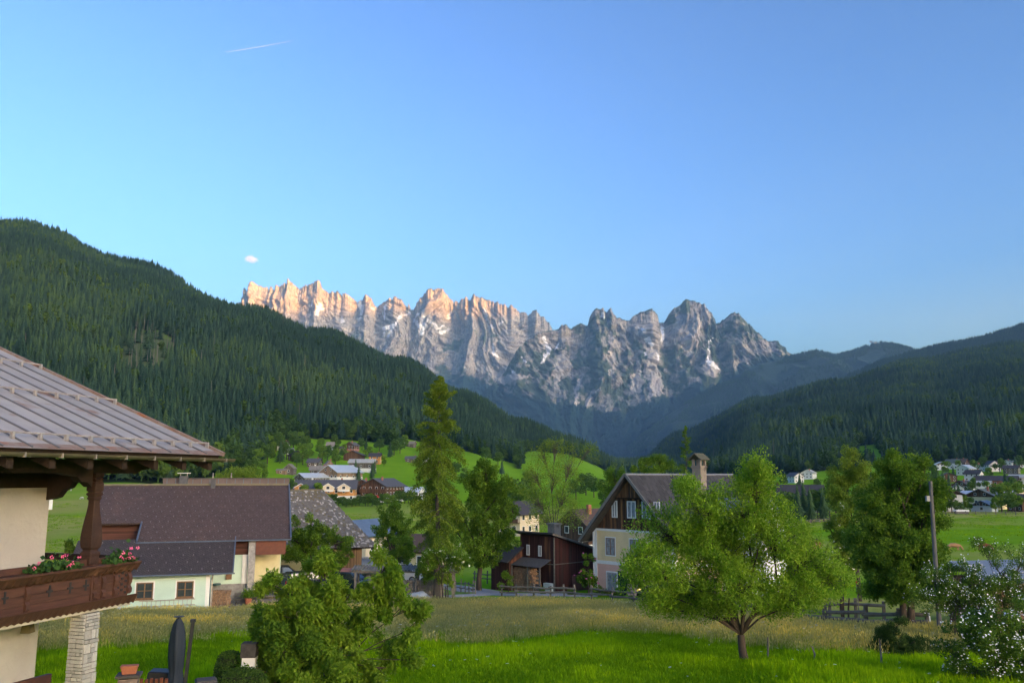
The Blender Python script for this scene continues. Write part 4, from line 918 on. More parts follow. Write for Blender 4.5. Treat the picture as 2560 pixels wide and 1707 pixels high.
MB().prism([(0, FHW+.16), (FW, FHW+.16), (FW/2, APX-.25)], .12, FL-.5, 'y').build('gable_core', DKWOOD2, FH)
def rl(x): return FHW+.15+(FW/2-abs(x-FW/2))*TP-.06   # under the roof
nb = 34; LEDGE = 8.25
for i in range(nb):
    x0 = FW*i/nb; x1 = FW*(i+1)/nb-.012; zt = min(rl(x0), rl(x1), LEDGE)
    if zt > FHW+.2:
        MB().hexa([(x0, .05, FHW+.17), (x1, .05, FHW+.17), (x1, .11, FHW+.17), (x0, .11, FHW+.17), (x0, .05, min(rl(x0), LEDGE)), (x1, .05, min(rl(x1), LEDGE)), (x1, .11, min(rl(x1), LEDGE)), (x0, .11, min(rl(x0), LEDGE))]).build('gable_plank', BLKPLANK if (i*7) % 5 < 3 else OLDPLANK, FH)
xa = FW/2-(APX-.2-LEDGE)/TP; xb = FW-xa; nu = 22
for i in range(nu):
    x0 = xa+(xb-xa)*i/nu; x1 = xa+(xb-xa)*(i+1)/nu-.012; j = random.uniform(-.06, .06)
    MB().hexa([(x0, -.22, LEDGE-.12+j), (x1, -.22, LEDGE-.12+j), (x1, -.16, LEDGE-.12+j), (x0, -.16, LEDGE-.12+j), (x0, -.22, rl(x0)), (x1, -.22, rl(x1)), (x1, -.16, rl(x1)), (x0, -.16, rl(x0))]).build('gable_plank', OLDPLANK, FH)
MB().prism([(xa-.7, LEDGE-.45), (xa-.1, LEDGE-.1), (xb+.1, LEDGE-.1), (xb+.7, LEDGE-.45), (xb+.2, LEDGE-.02), (xa-.2, LEDGE-.02)], -.26, .05, 'y').build('gable_ledge', DKWOOD2, FH)
WWHITE = mat('white_window_frame', (.78, .78, .77), (.68, .68, .67), rough=.5)
for xx, ww in ((2.05, .62), (3.75, .95), (5.35, .95), (6.6, .62)): cross_window(FH, xx, .03, FHW+1.15, ww, 1.45, WWHITE, CURTAIN, None, 2, 1, th=.09)
for xx in (1.35, 4.0, 6.2): cross_window(FH, xx, -.005, 3.3, 1.0, 1.45, WINBR, CURTAIN, WWHITE, 2, 2, th=.06)
for xx in (1.4, 6.1):
    w_ = cross_window(FH, xx, -.005, .25, 1.1, 1.6, mat('grey_sash', (.42, .40, .38), (.34, .32, .3), rough=.6), CURTAIN, WHITE, 2, 2, th=.06)
fbx = thing('flower_box', 'red flower box under the pink wall window', 'planter', FH.matrix_basis @ Vector((1.3, -.22, .1)), FH.rotation_euler.z)
MB().box(0, 1.25, -.12, .15, -.12, .12).build('box', mat('red_box', (.22, .04, .03), (.16, .03, .02), rough=.6), fbx)
MB().box(2.6, 3.6, -.012, .005, -.2, 2.05).build('door', mat('green_black_door', (.025, .04, .035), (.02, .03, .028), rough=.5), FH)
MB().tube([(-.08, -.06, -1), (-.08, -.06, FHW+.3), (-.5, -.1, FHW+.6)], .05, 6).build('downpipe', mat('pale_pipe', (.5, .56, .62), (.42, .48, .53), rough=.4), FH)
# roof: fibre-cement slates, one object each on the visible slope
SLATE = mat('grey_slate', (.055, .052, .054), (.038, .037, .039), scale=2.5, rough=.75, bump=.2, rand=.20, c3=(.075, .07, .065), s3=1.2, thr3=.6)
OV, OF = 1.0, .85; SL = math.hypot(1, TP); HS = (FW/2+OV)*SL
def rp(side, t, y, lift=0.0):   # t: metres down the slope from the ridge
    h = t/SL; n_ = (TP/SL, 1/SL); x = FW/2+side*(h+lift*n_[0]); return (x, y, APX+.0-h*TP+lift*n_[1])
for side in (-1, 1):
    a, b_, c_, d_ = rp(side, 0, -OF), rp(side, HS, -OF), rp(side, HS, FL+.3), rp(side, 0, FL+.3)
    MB().slab(*( (a, b_, c_, d_) if side > 0 else (a, d_, c_, b_)), .16).build('roof_slope', SLATE if side < 0 else DKWOOD2, FH)
cw, chh = .62, .60; ncol = int((FL+OF)/cw); nrow = int(HS/chh)
ang = math.atan(TP); s_m = MB().slab((0, 0, .03), (chh*1.12, 0, .03), (chh*1.12, cw-.025, .03), (0, cw-.025, .03), .014).mesh('slate', SLATE)
for j in range(nrow):
    for i in range(ncol):
        p = rp(1, j*chh, -OF+.03+i*cw+(.3 if j % 2 else 0), .0)
        if p[1]+cw > FL+.3: continue
        link_mesh('slate', s_m, FH, p, (0, ang+.02, 0))
MB().tube([(FW/2, -OF-.05, APX+.05), (FW/2, FL+.35, APX+.05)], .11, 6).build('ridge_roll', mat('ridge_metal', (.22, .23, .25), (.17, .18, .2), rough=.5), FH)
for side in (-1, 1): MB().beam(rp(side, -.05, -OF-.02, .05), rp(side, HS+.05, -OF-.02, .05), .10, .22).build('barge_board', mat('pale_barge', (.17, .18, .175), (.12, .125, .12), scale=3, rough=.8), FH)
MB().beam(rp(-1, HS+.02, -OF, -.1), rp(-1, HS+.02, FL, -.1), .14, .12).build('gutter', GREYW, FH)
for k in range(4): MB().beam((-.9+.0, .5+k*.1, FHW-.1), (.2, .5+k*.1, FHW+.35), .12, .16).build('eave_beam', DKWOOD2, FH)
# chimney with its little saddle roof
ck = bpy.data.objects.new('chimney', None); COL.objects.link(ck); ck.parent = FH; cy_ = 7.9; cxx = FW/2+1.55
ck.location = (cxx, cy_, 0); zc = APX+1.0
CHP = mat('chimney_plaster', (.32, .26, .20), (.23, .19, .155), scale=2, rough=.95, bump=.5, c3=(.10, .085, .075), s3=1.0, thr3=.55)
MB().box(-.46, .46, -.46, .46, APX-3.2, zc-.35).build('shaft', CHP, ck); MB().box(-.53, .53, -.53, .53, zc-.35, zc-.15).build('collar', CHP, ck)
for a, b_ in ((-.46, -.46), (.46-.2, -.46), (-.46, .46-.2), (.46-.2, .46-.2)): MB().box(a, a+.2, b_, b_+.2, zc-.15, zc+.42).build('pier', CHP, ck)
for s in (-1, 1): MB().slab(*(((0, -.72, zc+.98), (.74*s, -.72, zc+.40), (.74*s, .72, zc+.40), (0, .72, zc+.98)) if s > 0 else ((0, -.72, zc+.98), (0, .72, zc+.98), (.74*s, .72, zc+.40), (.74*s, -.72, zc+.40))), .09).build('chimney_roof', mat('mossy_shingle', (.13, .11, .09), (.09, .10, .05), scale=4, rough=.95, bump=.6), ck)
# cross dormer roof of grey sheet on the visible slope
ZD = APX-2.0
for s in (-1, 1):
    a = (FW/2+1.7, 9.6, ZD); b_ = (FW+3.4, 9.6, ZD); c_ = (FW+3.4, 9.6+s*3.1, ZD-2.6); d_ = (FW/2+1.7+2.4, 9.6+s*3.1, ZD-2.6)
    MB().slab(*((a, d_, c_, b_) if s < 0 else (a, b_, c_, d_)), .08).build('dormer_roof', mat('blue_sheet', (.22, .26, .31), (.18, .21, .25), scale=2, rough=.45, metal=.3), FH)
MB().prism([(9.6-2.8, 0), (9.6+2.8, 0), (9.6+2.8, ZD-2.5), (9.6, ZD-.15), (9.6-2.8, ZD-2.5)], FW, FW+3.0, 'x').build('wing_wall', WHITE, FH)

# ------------------------------------------------------------------ dark red shed
sb_ = gz(4, 78)-EYE
SH = thing('red_shed', 'dark red wooden shed with sloping roof beside the farmhouse', 'shed', (3.8, 78.0, EYE+sb_), math.atan2(.686, .728))
REDW = board_mat('dark_red_boards', (.075, .024, .019), (.050, .017, .014), .16, 'X', dirt=(.04, .022, .018))
REDW2 = board_mat('dark_red_boards_side', (.062, .024, .019), (.040, .016, .014), .16, 'Y', dirt=(.14, .06, .03))
SLX, SLY = 6.2, 4.4
def shz(x): return 4.85-x*.27
MB().hexa([(0, 0, -1), (SLX, 0, -1), (SLX, SLY, -1), (0, SLY, -1), (0, 0, shz(0)), (SLX, 0, shz(SLX)), (SLX, SLY, shz(SLX)), (0, SLY, shz(0))]).build('wall', REDW, SH)
MB().box(-.03, 0, .02, SLY-.02, -.9, 4.8).build('end_wall', REDW2, SH)
MB().slab((-.55, -.35, shz(-.55)+.22), (SLX+.4, -.35, shz(SLX+.4)+.22), (SLX+.4, SLY+.5, shz(SLX+.4)+.22), (-.55, SLY+.5, shz(-.55)+.22), .14).build('roof', mat('tar_roof', (.055, .052, .052), (.04, .038, .038), scale=3, rough=.85), SH)
MB().beam((-.5, -.36, shz(-.5)+.12), (SLX+.4, -.36, shz(SLX+.4)+.12), .05, .2).build('barge_board', GREYW, SH)
MB().box(-.05, .06, -.06, .05, -.8, 4.75).build('corner_board', GREYW, SH); MB().box(.05, SLX, -.035, -.01, 2.35, 2.42).build('rail_board', GREYW, SH); MB().box(-.06, -.03, .05, SLY, 2.35, 2.42).build('rail_board', GREYW, SH)
MB().box(2.3, 5.2, -.05, -.02, -.6, 1.25).build('sheet_panel', mat('faded_red_sheet', (.20, .085, .065), (.15, .06, .05), scale=1.5, rough=.8), SH)
for yy in (1.55, 3.1):
    t = cross_window(SH, -.035, yy, 3.0, .42, .95, WWHITE, GLASS, None, 2, 1, th=.07); t.rotation_euler.z = -math.pi/2
    t.location = (-.035, yy+.42, 3.0)
cq = MB().box(3.6, 4.5, 3.4, 4.3, 2.5, 5.6).build('chimney', CHP, SH); MB().box(3.5, 4.6, 3.3, 4.4, 5.6, 5.75).build('chimney_cap', CHP, cq)
# lean-to with stacked firewood on the end wall
MB().slab((-.03, .3, 2.75), (-.03, 4.3, 2.75), (-1.5, 4.3, 2.15), (-1.5, .3, 2.15), -.06).build('lean_to_roof', mat('grey_shake', (.13, .12, .115), (.075, .07, .068), scale=4, rough=.9, stretch=(.3, 4, 1), bump=.6), SH)
for yy in (.45, 2.0, 4.1): MB().beam((-1.4, yy, -.9), (-1.4, yy, 2.15), .12).build('post', GREYW, SH)
for k in range(5): MB().box(-1.36, -1.32, .5, 1.0, .2+k*.4, .3+k*.4).build('slat', GREYW, SH)
MB().hexa([(-2.2+.5, SLY-.3, -1), (-.0, SLY-.3, -1), (0, SLY+2.2, -1), (-1.7, SLY+2.2, -1), (-1.7, SLY-.3, 2.4), (0, SLY-.3, 3.4), (0, SLY+2.2, 3.4), (-1.7, SLY+2.2, 2.4)]).build('side_bay', REDW2, SH)
MB().slab((0, SLY-.5, 3.62), (0, SLY+2.5, 3.62), (-2.1, SLY+2.5, 2.36), (-2.1, SLY-.5, 2.36), -.1).build('side_bay_roof', mat('tar_roof', (.05, .05, .05)), SH)
LOGEND = mat('cut_log', (.50, .32, .19), (.20, .11, .065), scale=7, rough=.9, bump=.3); LOGEND2 = mat('cut_log_grey', (.40, .33, .27), (.28, .22, .17), scale=9, rough=.9)
def woodpile(name, label, loc, rz, L_, H_, depth, face, r=.085, wedge=False, mt=LOGEND):
    """stack of split logs: every log is modelled, joined as they are too small to pick apart"""
    rr = np.random.default_rng(abs(hash(label)) % 999); t = thing(name, label, 'firewood', loc, rz); q_ = MB(); z = r
    while z < H_:
        x = r+rr.uniform(0, r)
        while x < L_*(1-(z/H_*.35 if wedge else 0)):
            k = 5 if rr.random() < .6 else 6; rad = r*rr.uniform(.5, .95); ph = rr.uniform(0, 6.3); dy = rr.uniform(-.06, .06); pts = [(x+rad*math.cos(ph+2*math.pi*i/k)*rr.uniform(.7, 1.1), z+rad*math.sin(ph+2*math.pi*i/k)*rr.uniform(.7, 1.1)) for i in range(k)]
            q_.prism(pts, dy, depth+dy, 'y'); x += rad*1.9
        z += r*1.5
    o = q_.build('logs', mt, t); o['kind'] = 'stuff'; return t
woodpile('woodpile', 'tall stack of split firewood under the red shed lean-to', SH.matrix_basis @ Vector((-1.25, 4.05, -.5)), SH.rotation_euler.z-math.pi/2, 3.3, 2.5, .9, 0, wedge=True)
cabn = thing('meter_cabinet', 'pale grey metal cabinet standing by the red shed corner', 'cabinet', SH.matrix_basis @ Vector((-1.0, -.1, -.35)), SH.rotation_euler.z-math.pi/2)
MB().box(-.1, .75, -.4, 0, 0, 1.25).build('body', mat('cabinet_grey', (.50, .52, .50), (.44, .46, .44), rough=.5), cabn); MB().box(-.05, .70, -.42, -.401, .06, 1.2).build('door', mat('cabinet_grey', (.5, .52, .5)), cabn)

# ------------------------------------------------------------------ barn house with the shingle roof
bb = gz(-19, 84)-EYE
BH = thing('shingle_barn', 'yellow barn house under a weathered grey shingle roof', 'barn', (-22.6, 78.5, EYE+bb), math.atan2(.42, .907))
# local: x along the eave facing the camera, y inward
SHING = mat('grey_shingle', (.17, .16, .155), (.095, .09, .088), scale=3, rough=.95, bump=.4, rand=.1, c3=(.13, .11, .06), s3=.5, thr3=.58)
SHPAL = mat('bleached_shingle', (.38, .365, .35), (.30, .285, .27), scale=3, rough=.95); SHMOS = mat('mossy_brown_shingle', (.15, .115, .075), (.11, .105, .06), scale=3, rough=.95)
BZ0, BY1, BPK = 3.3, 8.0, .60      # eave height, ridge distance, slope
BX_0, BX_1 = -7.5, 10.4
def brz(y): return BZ0+(y+.6)*BPK
MB().slab((BX_0, -.6, brz(-.6)-.05), (BX_1, -.6, brz(-.6)-.05), (BX_1-3.5, BY1, brz(BY1)-.05), (BX_0, BY1, brz(BY1)-.05), .12).build('roof_boarding', DKWOOD2, BH)
MB().slab((BX_0, BY1, brz(BY1)-.05), (BX_1-3.5, BY1, brz(BY1)-.05), (BX_1, 2*BY1+.6, brz(-.6)-.05), (BX_0, 2*BY1+.6, brz(-.6)-.05), .12).build('rear_roof', SHING, BH)
rows = []
Vb_, Fb_, mi = [], [], []; rr = np.random.default_rng(5); sl = math.hypot(1, BPK)
y = -.62; j = 0
while y < BY1-.1:
    xend = BX_1-3.5*(y+.6)/(BY1+.6); x = BX_0+rr.uniform(0, .2)
    while x < xend-.1:
        w_ = rr.uniform(.10, .24); w_ = min(w_, xend-x); l = .42; t0 = .02+rr.uniform(0, .035); yo = y+rr.uniform(-.05, .04); b = len(Vb_)
        z0, z1 = brz(yo)+t0, brz(yo+l)+.0
        Vb_ += [(x, yo, z0), (x+w_-.01, yo, z0), (x+w_-.01, yo+l, z1), (x, yo+l, z1), (x, yo, z0-.035), (x+w_-.01, yo, z0-.035)]
        Fb_ += [(b, b+1, b+2, b+3), (b+4, b+5, b+1, b)]
        k_ = 1 if rr.random() < .13 else (2 if rr.random() < .12+.35*(y > 6.5) else 0); mi += [k_, k_]; x += w_
    y += .21; j += 1
so_ = mesh_np('shingles', Vb_, Fb_, [SHING, SHPAL, SHMOS], BH, matidx=mi); so_['kind'] = 'stuff'
MB().beam((BX_0, BY1, brz(BY1)+.08), (BX_1-3.45, BY1, brz(BY1)+.08), .22, .12).build('ridge_board', mat('mossy_ridge', (.16, .13, .11)), BH)
MB().box(-7.2, 9.0, 0, 15.5, -1, 3.2).build('wall', mat('barn_yellow', (.68, .56, .24), (.60, .49, .21), scale=1.5, rough=.95), BH)
MB().prism([(0, 3.2), (15.5, 3.2), (7.75, 7.8)], -7.1, 6.8, 'x').build('gable', DKWOOD2, BH)
MB().box(7.0, 9.1, -.08, 0, -.8, 3.15).build('board_cladding', board_mat('tan_boards', (.23, .135, .07), (.17, .10, .055), .12, 'X'), BH)
MB().beam((6.9, -.7, 4.2), (6.7, -.55, 0), .16).build('leaning_post', mat('reddish_pole', (.20, .09, .05), (.15, .07, .04), rough=.8), BH)
woodpile('woodpile', 'low pile of fresh logs by the yellow barn wall', BH.matrix_basis @ Vector((3.8, -1.0, .6)), BH.rotation_euler.z, 2.6, 1.1, .5, 0)

# ------------------------------------------------------------------ village and hamlet houses
PAL = {'white': mat('far_white', (.66, .66, .66), (.58, .58, .58), scale=.8, rough=.95), 'cream': mat('far_cream', (.66, .56, .40), (.60, .50, .36), scale=.8, rough=.95), 'yellow': mat('far_yellow', (.68, .58, .34), (.62, .52, .30), scale=.8, rough=.95),
       'orange': mat('far_orange', (.52, .25, .08), (.46, .22, .07), scale=.8, rough=.95), 'pink': mat('far_pink', (.60, .38, .32), (.54, .34, .29), scale=.8, rough=.95), 'brown': board_mat('far_brown', (.12, .065, .04), (.085, .045, .03), .5, 'XY'),
       'greywood': board_mat('far_greywood', (.15, .125, .11), (.10, .085, .075), .5, 'XY'), 'tan': board_mat('far_tan', (.27, .18, .12), (.22, .15, .10), .4, 'XY'), 'brick': mat('far_brick', (.36, .15, .10), (.30, .12, .08), scale=1, rough=.95), 'bluewall': mat('far_blue', (.52, .60, .70), (.48, .56, .65), rough=.9)}
ROOF = {'slate': mat('far_slate', (.095, .095, .105), (.075, .075, .085), scale=.8, rough=.8), 'brown': mat('far_brown_roof', (.12, .08, .065), (.09, .06, .05), scale=.8, rough=.85), 'dark': mat('far_dark_roof', (.060, .055, .060), (.045, .042, .046), scale=.8, rough=.85), 'pale': mat('far_pale_roof', (.42, .42, .40), (.34, .34, .32), scale=.6, rough=.7), 'metal': mat('far_metal_roof', (.50, .55, .60), (.44, .49, .54), scale=.5, rough=.45, metal=.2),
        'blue': mat('far_blue_roof', (.13, .18, .25), (.10, .14, .20), scale=.8, rough=.5), 'green': mat('far_green_roof', (.10, .125, .12), (.08, .10, .095), scale=.8, rough=.7), 'red': mat('far_red_roof', (.34, .10, .07), (.28, .08, .06), scale=.8, rough=.8), 'shingle': mat('far_shingle_roof', (.24, .22, .20), (.16, .145, .13), scale=1, rough=.95)}
DWIN = mat('far_pane', (.035, .04, .05), (.05, .055, .065), rough=.12, spec=.7)
win_me = MB().box(-.5, .5, -.02, .02, -.5, .5).mesh('pane', DWIN); frm_me = None
_f = MB(); _f.box(-.56, .56, -.035, .0, -.58, -.48); _f.box(-.56, .56, -.035, .0, .48, .58); _f.box(-.56, -.46, -.035, .0, -.48, .48); _f.box(.46, .56, -.035, .0, -.48, .48); frm_me = _f.mesh('frame', WHITE)
def win(parent, x, y, z, w_, h, rz=0.0):
    e = link_mesh('window', frm_me, parent, (x, y, z), (0, 0, rz), (w_, 1, h)); link_mesh('pane', win_me, e, (0, -.01, 0)); return e
HOUSES = []
def house(name, label, cat, u, Y, W_, L_, hw_, pitch, face, wall, roof, upper=None, uh=.5, wins=(3, 2), swins=(4, 2), chim=1, balcony=False, ov=.8, group=None, dz=0.0, base=None, bh=.4):
    """gable house: local front gable at y=0 facing -y, ridge along y. face: turn in degrees (0 = gable to the camera, 90 = eave side)"""
    p = on_ground(u, Y, dz); t = thing(name, label, cat, p, R(face)-math.atan2(p.x, p.y), group)
    HOUSES.append((p, label)); rise = W_/2*math.tan(R(pitch)); w2 = W_/2; y0, y1 = -L_/2, L_/2
    zu = hw_*uh if upper else hw_
    z_b = -2.5
    if base: MB().box(-w2, w2, y0, y1, z_b, hw_*bh).build('base_wall', PAL[base], t); z_b = hw_*bh
    MB().box(-w2+(.02 if base else 0), w2-(.02 if base else 0), y0+(.02 if base else 0), y1-(.02 if base else 0), z_b, zu).build('wall', PAL[wall], t)
    up = PAL[upper] if upper else PAL[wall]
    MB().prism([(-w2-.03*bool(upper), zu), (w2+.03*bool(upper), zu), (w2+.03*bool(upper), hw_), (0, hw_+rise), (-w2-.03*bool(upper), hw_)], y0-.03*bool(upper), y1+.03*bool(upper), 'y').build('gable', up, t)
    tp_ = math.tan(R(pitch)); zt = hw_+rise+.12
    for s in (-1, 1):
        a, b_, c_, d_ = (0, y0-ov, zt), (s*(w2+ov), y0-ov, zt-(w2+ov)*tp_), (s*(w2+ov), y1+ov, zt-(w2+ov)*tp_), (0, y1+ov, zt)
        MB().slab(*((a, b_, c_, d_) if s > 0 else (a, d_, c_, b_)), .22).build('roof', ROOF[roof], t)
    n, m_ = wins; sth = hw_/max(1, m_)
    for j in range(m_):
        for i in range(n): win(t, -w2+W_*(i+.5)/n, y0-.06, sth*(j+.55), min(1.1, W_/n*.42), min(1.3, sth*.45))
    if upper and W_ > 7: 
        for i in (-1, 1): win(t, i*W_*.14, y0-.09, hw_+rise*.30, .9, 1.0)
    n, m_ = swins; sth = hw_/max(1, m_)
    for j in range(m_):
        for i in range(n):
            for s in (-1, 1): win(t, s*(w2+.06), y0+L_*(i+.5)/n, sth*(j+.55), min(1.1, L_/n*.4), min(1.3, sth*.45), s*math.pi/2)
    for k in range(chim):
        MB().box(w2*.3-.35, w2*.3+.35, (-.25+.5*k)*L_-.35, (-.25+.5*k)*L_+.35, hw_+rise*.3, hw_+rise+.9).build('chimney', PAL['white' if k % 2 else 'brick'], t)
    if balcony:
        b_ = MB().box(-w2-.2, w2+.2, y0-1.3, y0-.05, hw_*.55, hw_*.55+.12).build('balcony', PAL['brown'], t); MB().box(-w2-.2, w2+.2, y0-1.34, y0-1.26, hw_*.55, hw_*.55+1.0).build('railing', PAL['brown'], b_)
    return t
# hamlet on the left slope
h1 = house('hotel', 'large brown wooden chalet hotel with balconies and white base', 'hotel', 957, 405, 13, 19, 7.4, 27, -28, 'brown', 'slate', base='white', bh=.38, wins=(4, 3), swins=(6, 3), balcony=True, ov=1.3)
for z_ in (5.0,): MB().box(-6.8, 6.8, -10.6, -9.6, z_, z_+.9).build('balcony', PAL['brown'], h1)
MB().prism([(-5, 6.5), (5, 6.5), (0, 9.3)], -2.8, 2.8, 'y').build('cross_gable', PAL['brown'], h1).location = (-8, 3, 0)
house('hotel_wing', 'side wing of the brown hotel with dark cross gable', 'hotel', 908, 408, 11, 10, 6.8, 27, -10, 'brown', 'slate', base='white', bh=.4, wins=(3, 2), swins=(3, 2), balcony=True, ov=1.0)
ap = house('apartment_house', 'long ochre apartment house with white rimmed dormers and slate roof', 'building', 815, 392, 13, 27, 5.6, 30, 84, 'orange', 'slate', base='white', bh=.42, wins=(3, 2), swins=(8, 2), chim=2)
for yy in (-8.5, -1.5, 10.5):
    d = MB().prism([(yy-2.7, 4.4), (yy+2.7, 4.4), (yy+2.7, 6.0), (yy, 7.6), (yy-2.7, 6.0)], -8.0, -4, 'x').build('dormer', PAL['orange' if yy > 5 else 'cream'], ap)
    for s in (-1, 1): MB().beam((-8.15, yy, 7.85), (-8.15, yy+s*3.2, 5.85), .5, .28).build('white_rim', PAL['white'], d)
    MB().box(-8.6, -8.0, yy-2.4, yy+2.4, 4.2, 5.0).build('dormer_balcony', PAL['white'], d); win(d, -8.05, yy, 5.9, 1.5, 1.3, -math.pi/2)
house('barn', 'large barn with pale metal roof and tan plank gable', 'barn', 852, 505, 13.5, 24, 5.5, 31, -38, 'white', 'metal', upper='tan', uh=.5, wins=(5, 1), swins=(4, 1), chim=0)
house('cow_shed', 'long low farm shed with pale metal roof beside the plank barn', 'barn', 782, 490, 9, 19, 3.4, 27, -52, 'cream', 'metal', upper='greywood', uh=.55, wins=(2, 1), swins=(8, 1), chim=0)
house('hay_barn', 'long grey timber barn with faded roof and white stone end', 'barn', 906, 580, 9.5, 17, 5.6, 26, 78, 'greywood', 'pale', base='white', bh=.3, wins=(0, 1), swins=(3, 1), chim=0)
house('shed', 'small grey wooden shed with light roof edge on the slope', 'shed', 725, 530, 6, 6.5, 3.6, 42, -18, 'greywood', 'shingle', wins=(1, 1), swins=(1, 1), chim=0, ov=.4)
house('shed', 'low open timber lean-to beside the small grey shed', 'shed', 705, 526, 4.5, 6, 2.2, 20, 70, 'tan', 'shingle', wins=(1, 1), swins=(1, 1), chim=0, ov=.4)
house('barn', 'dark timber barn with low broad roof behind the long grey barn', 'barn', 885, 630, 13, 12, 4.2, 24, -14, 'brown', 'dark', wins=(0, 1), swins=(0, 1), chim=0, ov=1.2)
house('house', 'small orange house with dark hipped roof above the long barn', 'house', 938, 625, 7.5, 8, 5.4, 32, 80, 'orange', 'dark', wins=(2, 2), swins=(2, 2), chim=1)
house('house', 'wooden gabled house with pointed shingle roof among hamlet trees', 'house', 821, 560, 5.6, 7, 3.8, 46, 12, 'tan', 'shingle', wins=(2, 1), swins=(2, 1), chim=1, ov=.5)
house('house', 'low house with long grey shingle roof behind the metal roofed shed', 'house', 798, 540, 7, 11, 2.8, 34, 85, 'greywood', 'shingle', wins=(1, 1), swins=(3, 1), chim=2)
house('house', 'house with plain dark grey roof left of the pointed wooden gable', 'house', 786, 578, 7, 8, 3.2, 36, 68, 'greywood', 'slate', wins=(2, 1), swins=(2, 1), chim=1)
house('house', 'brown steep roofed house half hidden by hamlet trees', 'house', 737, 600, 6.5, 8, 4.2, 42, 30, 'brown', 'dark', wins=(2, 2), swins=(2, 1), chim=1)
house('house', 'white house with dark roof at the edge of the spruce wood', 'house', 708, 655, 6, 7, 5.0, 40, 55, 'white', 'brown', wins=(2, 2), swins=(2, 2), chim=1)
house('house', 'tiny white house with pale roof below the wood edge', 'house', 722, 640, 5, 6, 3.0, 30, 75, 'white', 'pale', wins=(1, 1), swins=(2, 1), chim=0)
house('house', 'narrow white house with grey shingle roof high on the meadow', 'house', 826, 690, 4.6, 5.5, 3.6, 48, 82, 'white', 'shingle', wins=(1, 1), swins=(1, 1), chim=0)
house('house', 'brown timber house with brick red base high in the hamlet', 'house', 880, 685, 8.5, 9, 4.4, 32, -30, 'brown', 'slate', base='brick', bh=.35, wins=(3, 2), swins=(3, 2), chim=1)
house('shed', 'low dark roofed hut with cream front between the upper hamlet houses', 'shed', 850, 676, 6, 7, 2.4, 28, 70, 'cream', 'dark', wins=(2, 1), swins=(2, 1), chim=0)
house('shed', 'small weathered hut on the upper meadow near the tall larch', 'shed', 1026, 735, 6, 8, 2.6, 34, 65, 'greywood', 'shingle', wins=(0, 1), swins=(1, 1), chim=0)
house('house', 'dark roofed cottage at the meadow path near the tall larch', 'house', 1030, 650, 6.5, 9, 2.8, 30, 76, 'greywood', 'slate', wins=(1, 1), swins=(2, 1), chim=1)
house('house', 'white cottage with pale roof beside the tall larch top', 'house', 1070, 665, 6, 9, 3.0, 26, 70, 'white', 'pale', wins=(2, 1), swins=(2, 1), chim=0)
house('house', 'grey roofed white house partly behind the tall larch', 'house', 1030, 425, 8, 10, 4.0, 28, 66, 'white', 'metal', wins=(2, 2), swins=(3, 2), chim=0)
house('house', 'small stone chapel house with pointed roof on the sheep pasture', 'house', 112, 300, 3.4, 5, 4.4, 46, 14, 'white', 'brown', wins=(1, 1), swins=(1, 1), chim=0, ov=.4)
# houses on the near fields
house('house', 'cream house with dark gable and wooden balcony behind the red shed', 'house', 1296, 210, 6.5, 9, 5.6, 36, -32, 'cream', 'dark', upper='brown', uh=.85, wins=(2, 2), swins=(3, 2), chim=0, balcony=True, ov=1.0)
house('house', 'dark brown timber house with brown roof left of the farmhouse gable', 'house', 1490, 165, 8, 11, 5.2, 33, -48, 'brown', 'brown', base='white', bh=.3, wins=(2, 2), swins=(3, 2), chim=1)
house('house', 'new house with blue ribbed roof and bright timber gable', 'house', 905, 140, 6.4, 7.0, 4.4, 30, -36, 'cream', 'blue', upper='tan', uh=.8, wins=(1, 2), swins=(2, 1), chim=0, ov=.9)
house('house', 'small pale yellow cottage with dark shingle roof beside the white van', 'house', 1046, 107, 4.6, 5.5, 3.0, 36, 66, 'yellow', 'brown', wins=(1, 1), swins=(2, 1), chim=0, ov=.4)
house('church', 'large building with steep dark roof and orange gable edge', 'building', 2000, 345, 14, 18, 4.2, 42, 80, 'cream', 'dark', wins=(2, 1), swins=(3, 1), chim=0)
house('house', 'gabled house with dark roof behind the farmhouse ridge', 'house', 1928, 360, 9, 10, 6.5, 46, 34, 'orange', 'dark', wins=(2, 2), swins=(2, 2), chim=0)
house('shed', 'low white hall with pale flat roof in the middle of the valley', 'building', 1992, 520, 9, 24, 3.4, 12, 86, 'white', 'pale', wins=(2, 1), swins=(6, 1), chim=0)
# village on the right
house('house', 'big white house with brown plank gable and shuttered windows', 'house', 2350, 345, 15, 13, 7.4, 22, 8, 'white', 'brown', upper='brown', uh=.92, wins=(3, 3), swins=(3, 2), chim=1, ov=1.3)
house('house', 'white annex with pale grey roof beside the big white house', 'house', 2404, 385, 8, 11, 5.2, 26, 72, 'white', 'metal', wins=(2, 2), swins=(3, 1), chim=0)
house('house', 'yellow house with dark green roof and brown timber gable', 'house', 2470, 372, 13.5, 14, 5.4, 25, -22, 'yellow', 'green', upper='brown', uh=.95, wins=(4, 1), swins=(4, 1), chim=1, ov=1.3)
house('garage', 'small pale blue garage with blue roof before the yellow house', 'garage', 2462, 352, 8, 7, 2.6, 27, -18, 'bluewall', 'blue', upper='brown', uh=.98, wins=(1, 1), swins=(1, 1), chim=0)
house('house', 'pinkish roofed house behind the yellow house', 'house', 2520, 430, 10, 13, 4.6, 24, 74, 'cream', 'pale', wins=(3, 1), swins=(4, 1), chim=2)
house('house', 'slim white tower house between garden trees', 'house', 2396, 440, 5.2, 6, 6.8, 32, 10, 'white', 'slate', wins=(2, 2), swins=(2, 2), chim=0)
house('house', 'brown roofed timber house at the right edge of the village', 'house', 2566, 352, 9, 10, 4.6, 28, 30, 'brown', 'brown', wins=(2, 2), swins=(3, 2), chim=0)
